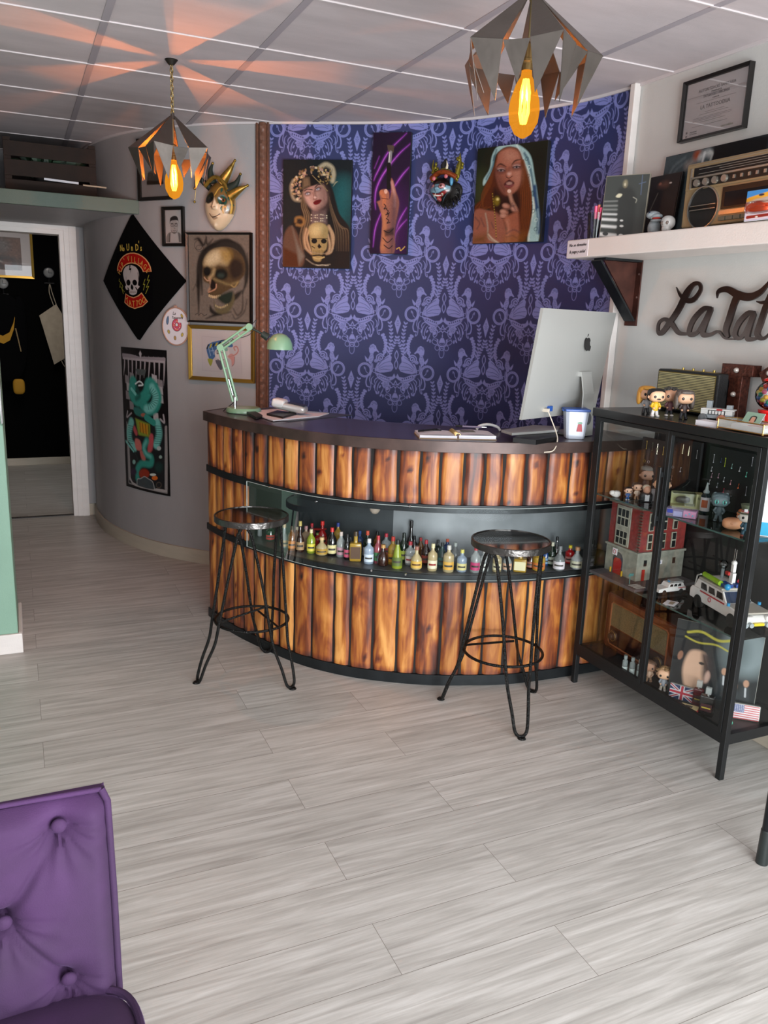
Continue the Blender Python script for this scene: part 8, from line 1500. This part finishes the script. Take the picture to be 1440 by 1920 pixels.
# --- valve radio
x0, y0, x1, y1 = 2.325, 2.685, 2.300, 2.230; cxr, cyr = (x0+x1)/2, (y0+y1)/2
t = thing('valve_radio', 'old brown wooden valve radio with woven grille on the bottom of the cabinet', 'radio', (cxr, cyr, Z3), atan2(y1-y0, x1-x0)); W = hypot(x1-x0, y1-y0); H = .262
M_WD = mat('dark_red_walnut', '5c2a16', .25, 0, var=.3, vscale=9, coat=.5)
MB().box(-W/2, W/2, .0, .185, .006, H).build('case', M_WD, t, bevel=.014, seg=3); fr_ = MB(); w_, z0_, z1_ = W/2-.045, .035, H-.035; fr_.tube([(-w_, -.001, z0_+.01), (-w_+.01, -.001, z0_), (w_-.01, -.001, z0_), (w_, -.001, z0_+.01), (w_, -.001, z1_-.01), (w_-.01, -.001, z1_), (-w_+.01, -.001, z1_), (-w_, -.001, z1_-.01)], .004, 8, True); fr_.build('moulding', mat('light_walnut', '8a4c28', .3, coat=.5), t)
MB().box(-w_+.004, w_-.004, -.002, .0, z0_+.085, z1_-.004).build('grille_cloth', mat('woven_grille', '6a5a3a', .8, var=.3, vscale=260), t); MB().box(-w_+.004, w_-.004, -.003, .0, z0_+.004, z0_+.080).build('dial_panel', mat('dial_brown', '2a1614', .2), t)
for x in (-w_+.035, w_-.035): ko = MB(T3(x, -.003, z0_+.045) @ RX(PI/2)).lathe([(.025, 0), (.026, .004), (.022, .008), (.014, .010), (.014, .022), (.012, .024), (0, .024)], 28).build('knob', mat('knob_brown', '3a2a22', .25), t, sharp=30); MB(T3(x, -.003, z0_+.045) @ RX(PI/2)).lathe([(.020, .009), (.0215, .0105), (.023, .009)], 28, caps=False).build('knob_ring', M_BS, ko)
MB().sell((-.02, .03, H), (.014, .010, .004), nu=14, nv=6).build('top_button', M_CHR, t)
for x in (-W/2+.03, W/2-.03): MB().box(x-.012, x+.012, .01, .03, 0, .008).build('foot', M_BLK, t)
for i, (x, y) in enumerate(((2.212, 2.415), (2.226, 2.387), (2.240, 2.358))):
    t = thing('glass_vial', ('leftmost', 'middle', 'rightmost')[i]+' of the three small glass vials with white labels before the old radio', 'vial', (x+.012, y, Z3), -.6, 'three glass vials'); MB().lathe([(.0105, 0), (.011, .002), (.011, .056), (.006, .062), (.006, .070)], 18).build('glass_body', tinted('clear_vial', 'b8c4c4', .35, .05), t, sharp=35); lb = MB(); lb.grid([[(.0113*sin(a), -.0113*cos(a), z) for z in (.004, .032)] for a in np.linspace(-1.7, 1.7, 14)]); lb.build('label', mat('vial_label', 'c0ccca', .5), t); MB().cyl((0, 0, .066), (0, 0, .080), .0075, n=12).build('cap', mat('clear_cap', '8a9494', .2), t)
figurine('figurine with short light brown hair behind the door stile on the cabinet floor', 2.268, 2.318, Z3, .098, -.9, 'c49478', '7c5c48', 'short', 'c4a48c', 'a88468', 'a88468')
figurine('figurine with curly blond hair and white legs beside the record sleeve', 2.262, 2.232, Z3, .105, -.8, 'd0a484', '8a6a44', 'curly', '8c9098', 'd0c4b4', 'd4d0cc')
# record sleeve: plain stand-in
t = thing('record_sleeve', 'dark square record sleeve with a large half lit face leaning in the cabinet', 'record sleeve', (2.312, 2.090, Z3+.0), -1.02)
R = Ras(150, 150, [(0, 0), (100, 100)], '1e2224')
R.ell(84, 22, 26, 30, '8a989c', .8, .3, 14); R.ell(70, 30, 14, 22, '4a5659', .8, .3, 12); R.poly([(6, 100), (2, 60), (6, 30), (20, 16), (34, 24), (38, 60), (30, 100)], '15171a', 1, 3, True); R.poly([(18, 40), (26, 34), (38, 36), (42, 50), (43, 62), (40, 72), (36, 84), (26, 88), (18, 80), (14, 60)], 'c4a088', 1, 3, True); R.poly([(34, 36), (46, 40), (48, 60), (44, 74), (38, 66), (36, 50)], '2a2022', .9, 4, True); R.poly([(44, 56), (47, 62), (45, 70), (41, 72), (41, 62)], 'b8988a', 1, 2, True); R.ell(35, 49, 3.2, 1.8, '1a1210'); R.ell(9, 45, 3, 6, '8c6450', 1, .2, 1)
R.line([(14, 14), (30, 10), (50, 16), (66, 12)], 3, 'b0a83c', .9, 1); R.line([(12, 20), (28, 24), (48, 22), (62, 26)], 2, 'b0a83c', .9, 1)
for x, y in ((62, 52), (76, 66), (88, 60)): R.poly([(x-6, y+34), (x-5, y+8), (x, y+4), (x+5, y+8), (x+6, y+34)], '33383b', 1, 2, True); R.ell(x, y, 3.2, 4.5, 'b08870', 1, 0, 1); R.line([(x, y+6), (x+1, y+16)], 2, 'b8bcc0')
R.line([(70, 96), (86, 98)], 1.2, 'a8a8a8'); MB(RX(-.10)).box(-.122, .19, 0, .006, 0, .312).build('sleeve', mat('sleeve_edge', 'a8a8a0', .5), t); patch('cover_picture', R, lambda u, v: (-.1215+u*.311, -.0012, .3115-v*.311), M_PRINT, t).data.transform(RX(-.10))
# tins, bottles, boxes at the cabinet floor
def flag_tin(label, x, y, rz, kind):
    t = thing('flag_tin', label, 'tin', (x, y, Z3), rz, rot=(-.18, 0, rz)); MB().box(-.050, .050, 0, .018, 0, .062).build('tin_body', mat('tin_rim', 'a8a8a4', .3, .7), t, bevel=.006, seg=3)
    if kind: 
        R = Ras(96, 60, [(0, 0), (60, 36)], '1c2c54')
        for P, w, c_ in (([(0, 0), (60, 36)], 7, 'c8c8cc'), ([(60, 0), (0, 36)], 7, 'c8c8cc'), ([(0, 0), (60, 36)], 3, 'a02c3c'), ([(60, 0), (0, 36)], 3, 'a02c3c'), ([(30, 0), (30, 36)], 11, 'c8c8cc'), ([(0, 18), (60, 18)], 11, 'c8c8cc'), ([(30, 0), (30, 36)], 6, 'a8283a'), ([(0, 18), (60, 18)], 6, 'a8283a')): R.line(P, w, c_, sm=False)
    else:
        R = Ras(96, 60, [(0, 0), (60, 36)], 'a8343e')
        for i in range(6): R.line([(0, 4.15+5.54*i), (60, 4.15+5.54*i)], 2.77, 'c8c0c4', sm=False)
        R.poly([(0, 0), (26, 0), (26, 19.4), (0, 19.4)], '3a4878'); [R.ell(2.5+4.2*(k % 6), 2.2+3.6*(k//6), .8, .8, 'c8c8d0') for k in range(30)]
    patch('flag_print', R, lambda u, v: ((u-.5)*.092, -.0008, .031+(.5-v)*.054), M_PRINT, t)
flag_tin('rounded tin printed with the British flag leaning on the record sleeve', 2.262, 2.135, -1.05, 1)
flag_tin('tin printed with the American flag near the right side glass', 2.372, 1.925, -.75, 0)
def perfume(label, x, y, rz, c_, w, d, h, capc, cap_clear=True, group=None):
    t = thing('glass_bottle', label, 'bottle', (x, y, Z3), rz); MB().box(-w/2, w/2, -d/2, d/2, 0, h).build('glass_body', tinted('bottle_g_'+c_, c_, .9, .06), t, bevel=.004, seg=3); MB().cyl((0, 0, h), (0, 0, h+.008), .007, n=14).build('neck', M_CHR, t); MB().cbox((0, 0, h+.020), (.020, .016, .026)).build('stopper', tinted('clear_plastic', 'c4cccb', .3) if cap_clear else M_BLK, t, bevel=.002); MB().box(-w*.38, w*.38, -d/2-.0008, -d/2, h*.25, h*.62).build('label', mat('label_'+capc, capc, .5), t); MB().box(-w*.3, w*.3, -d/2-.0014, -d/2-.0008, h*.40, h*.46).build('label_line', mat('label_gold', 'b8a83c', .4), t)
perfume('squared dark red bottle with clear stopper beside the British flag tin', 2.292, 2.080, -1.0, '5c1420', .036, .020, .072, '2a0f14')
perfume('large black bottle with red and gold label just left of the near post', 2.268, 2.012, -1.0, '0c0a0c', .052, .028, .078, '3a1218')
perfume('small crimson bottle with black stopper seen right of the near post', 2.300, 1.938, -.8, '7c1a2c', .030, .020, .064, 'a83048', False)
t = thing('matchbox_tin', 'small red and cream tin lying on the cabinet floor at the front', 'tin', (2.236, 2.062, Z3), -1.0); MB().box(-.034, .034, -.022, .022, 0, .014).build('tin_body', mat('tin_red', 'b0242c', .35), t, bevel=.004, seg=3); MB().box(-.031, .031, -.019, .019, .0142, .0155).build('lid_print', mat('tin_cream', 'c8b888', .5), t); MB().box(-.014, .010, -.008, .008, .0156, .0160).build('lid_motif', mat('tin_dark', '3a342c', .5), t)
t = thing('gold_trinket', 'shiny gold and green lumpy trinket at the front corner of the cabinet floor', 'trinket', (2.262, 1.905, Z3), .3); k = MB(); k.sell((0, 0, .014), (.020, .012, .012), .8, nu=16, nv=10); k.sell((-.012, -.004, .024), (.009, .009, .009), nu=12, nv=8); k.sell((.014, 0, .008), (.012, .010, .008), nu=12, nv=8); k.build('trinket_body', mat('iridescent_gold', 'b8923c', .25, .7, var=.4, vscale=60), t); MB().sell((.026, 0, .014), (.007, .008, .009), nu=12, nv=8).build('green_tip', mat('trinket_green', '5cb89c', .25, .4), t)
# ================================================================== CRATE WITH PLANTS over the doorway
t = thing('wooden_crate', 'dark wooden slatted crate standing on the shelf over the doorway', 'crate', (.262, 5.60, 2.202)); M_CR = mat('crate_wood', '24160e', .85, var=.25, vscale=12); W, Dp, H = .515, .32, .325
for y in (0, Dp):
    for i, (z0, z1) in enumerate(((.0, .098), (.118, .208), (.226, .310))): MB().box(-W/2, W/2, y-.009, y+.0, z0, z1, RY(.004*(i-1))).build('slat', M_CR, t, bevel=.002)
for x in (-W/2, W/2-.04):
    for y in (0, Dp-.03): MB().box(x, x+.04, y, y+.022, 0, H+.006).build('corner_post', M_CR, t, bevel=.002)
for x in (-W/2, W/2-.012):
    for z0, z1 in ((0, .098), (.118, .208), (.226, .310)): MB().box(x, x+.012, .022, Dp-.03, z0, z1).build('side_slat', M_CR, t)
MB().box(-W/2+.01, W/2-.01, .0, Dp-.01, 0, .012).build('crate_floor', M_CR, t)
def plant(label, cx, cy, cz, n, h, col, seed):
    t = thing('trailing_plant', label, 'plant', (cx, cy, cz)); rr = random.Random(seed); lf = MB()
    for i in range(n):
        a = rr.uniform(0, 2*PI); e = rr.uniform(.2, 1.0); L = h*rr.uniform(.5, 1.); x, y = rr.uniform(-.12, .12), rr.uniform(-.07, .07); P = [Vector((x, y, 0)), Vector((x+cos(a)*L*.35*e, y+sin(a)*L*.3*e, L*.6)), Vector((x+cos(a)*L*.8*e, y+sin(a)*L*.6*e, L*(1.0-.45*e)))]
        w = .009; s = Vector((-sin(a), cos(a), 0))*w; lf.add([P[0]-s*.4, P[0]+s*.4, P[1]+s, P[2], P[1]-s], [(0, 1, 2, 3, 4)])
    lf.build('foliage', mat('leaf_'+col, col, .5), t); MB().lathe([(.05, -.12), (.07, -.01), (.065, -.01), (.06, -.02), (0, -.02)], 16, caps=False).build('pot', mat('plant_pot', '2a2624', .7), t)
plant('green leafy plant sticking out of the top of the wooden crate', .245, 5.74, 2.202+.14, 90, .20, '24422a', 4)
t = thing('wood_stick', 'thin pale wooden stick poking out of the right side of the crate', 'stick', (.44, 5.585, 2.300)); MB().cyl((0, 0, .0), (.135, -.01, -.004), .005, n=8).build('stick', mat('pale_stick', 'b8a48c', .6), t)
t = thing('folded_papers', 'strip of white folded paper wedged between the crate slats', 'papers', (.32, 5.592, 2.318), 0); MB().box(-.10, .095, -.003, .010, -.012, .0, RY(.035)).build('sheet', M_SHEET, t)
# ================================================================== ROOM BEYOND
t = thing('gold_framed_photo', 'gold framed brown photograph hanging on the black wall beyond the doorway', 'picture', (-.145, 8.85, 2.052), 0)
R = Ras(120, 90, [(-300, 470), (330, 1000)], '5c4238'); R.poly([(-300, 470), (330, 480), (350, 800), (200, 800), (180, 560), (-100, 500)], '6d4a3a', 1, 6); R.ell(100, 600, 100, 110, '6e6460', .9, 0, 10); R.poly([(-100, 760), (250, 790), (260, 970), (-100, 970)], '2a2120', 1, 5); R.line([(60, 850), (160, 900)], 14, 'c9b9b0', .8, 3); R.ell(170, 900, 70, 60, '5a3120', .9, 0, 6); R.noise(.2, 1, 3, 3)
framed(t, .71, .445, .022, .03, mat('bright_gold_frame', 'b8923e', .3, .7), R, 1, .50, .30)
# lamp-like hooks shaped as dials
def hook(label, x, z):
    t = thing('dial_coat_hook', label, 'coat hook', (x, 8.85, z), 0, 'coat hooks with round dials'); MB(RX(PI/2)).lathe([(.0, 0), (.043, 0), (.046, .008), (.046, .02), (.042, .022), (.0, .022)], 28).build('dial', mat('dial_white', '6c6c6a', .35), t, sharp=30); MB(RX(PI/2)).lathe([(.043, 0), (.049, .0), (.049, .026), (.043, .026)], 28, caps=False).build('dial_rim', mat('dark_rim', '2a2a2c', .4, .5), t, sharp=30)
    MB().box(-.002, .002, -.025, -.022, -.002, .03).build('hand', M_BLK, t); MB().box(-.002, .030, -.025, -.022, -.004, .0).build('hand', M_BLK, t); MB().tube([(0, -.01, -.045), (0, -.02, -.10), (0, -.06, -.125), (0, -.06, -.10)], .006, 8).cyl((-.045, -.03, -.10), (.045, -.03, -.10), .006, n=8).build('pipe_hook', mat('black_pipe', '1a1a1c', .35, .5), t)
hook('white dial coat hook holding the beige cloth bag', .340, 1.895); hook('white dial coat hook above the dark jacket', -.075, 1.775)
t = thing('cloth_bag', 'beige cotton drawstring bag hanging tilted from the dial coat hook', 'bag', (.345, 8.785, 1.785), 0); M_BAG = mat('beige_cotton', 'a89b88', .85, var=.08, vscale=20)
bg = MB(); Pq = [(-.115, -.30), (.045, -.185), (.265, -.60), (-.005, -.79+.02)]
gr_ = []
for i in range(12):
    u = i/11; row = []
    for j in range(14):
        v = j/13; tx = Pq[0][0]*(1-u)+Pq[1][0]*u; tz = Pq[0][1]*(1-u)+Pq[1][1]*u; bx_ = Pq[3][0]*(1-u)+Pq[2][0]*u; bz_ = Pq[3][1]*(1-u)+Pq[2][1]*u; row.append((tx*(1-v)+bx_*v, -.018*sin(PI*u)*(.5+.5*v)-.004*sin(9*u+4*v), tz*(1-v)+bz_*v))
    gr_.append(row)
bg.grid(gr_); bg.grid([[(p[0], .035-p[1]*.3, p[2]) for p in r] for r in gr_][::-1]); bg.build('bag_body', M_BAG, t)
co_ = MB(); co_.tube(catmull([(.02, .0, -.20), (-.012, -.0, -.08), (-.004, -.0, .0), (.014, 0, -.08), (.045, 0, -.19)], 6), .004, 6); co_.tube(catmull([(.255, .0, -.58), (.27, .0, -.75), (.20, 0, -.86), (.10, 0, -.80), (.05, 0, -.70)], 8), .0035, 6).tube(catmull([(.26, .01, -.58), (.25, .01, -.72), (.18, .01, -.82), (.12, .01, -.78), (.07, .01, -.70)], 8), .0035, 6); co_.build('drawstring', mat('cord_cream', 'a89c88', .8), t)
t = thing('hanging_jacket', 'black jacket with yellow lining hanging in the dark room beyond', 'jacket', (-.075, 8.78, 1.66), 0)
jk = MB(); jk.sell((-.02, 0, -.40), (.20, .045, .42), .7, .8, 28, 20); jk.sell((.13, .0, -.30), (.055, .04, .30), .8, .8, 18, 14); jk.build('jacket_body', mat('black_fleece', '030304', .95, spec=.1), t)
yl = MB(); yl.grid([[(x, -.052-.01*sin(x*20), z0_) for z0_ in (z, z-w)] for x, z, w in ((-.16, -.30, .06), (-.10, -.35, .07), (-.03, -.375, .075), (.03, -.34, .075), (.07, -.25, .06), (.085, -.19, .02))]); yl.build('yellow_collar', mat('yellow_lining', 'a87a14', .8), t)
yl = MB(); yl.sell((.08, -.02, -.86), (.055, .035, .075), .6, nu=18, nv=12); yl.build('yellow_cuff', mat('yellow_lining', 'a87a14', .8), t); MB().tube([(.085, -.055, -.30), (.12, -.055, -.52)], .006, 8).build('cord', mat('tan_cord', '8a7450', .8), t)
t = thing('door_pull', 'slim chrome pull handle at the left edge on the green partition', 'handle', (-.080, 3.865, 1.22)); MB().tube([(.004, .005, .16), (.004, -.03, .15), (.006, -.03, -.15), (.004, .005, -.16)], .006, 8).build('bar', M_CHR, t)
t = thing('wall_spotlight', 'small bright white spotlight on the black wall beyond the doorway', 'light', (.475, 8.84, 1.985)); MB().sell((0, -.03, 0), (.030, .03, .018), .8, nu=16, nv=10).build('spot_body', mat('spot_white', 'd0d0c8', .3, emis='fff4dc', estr=1.2), t)
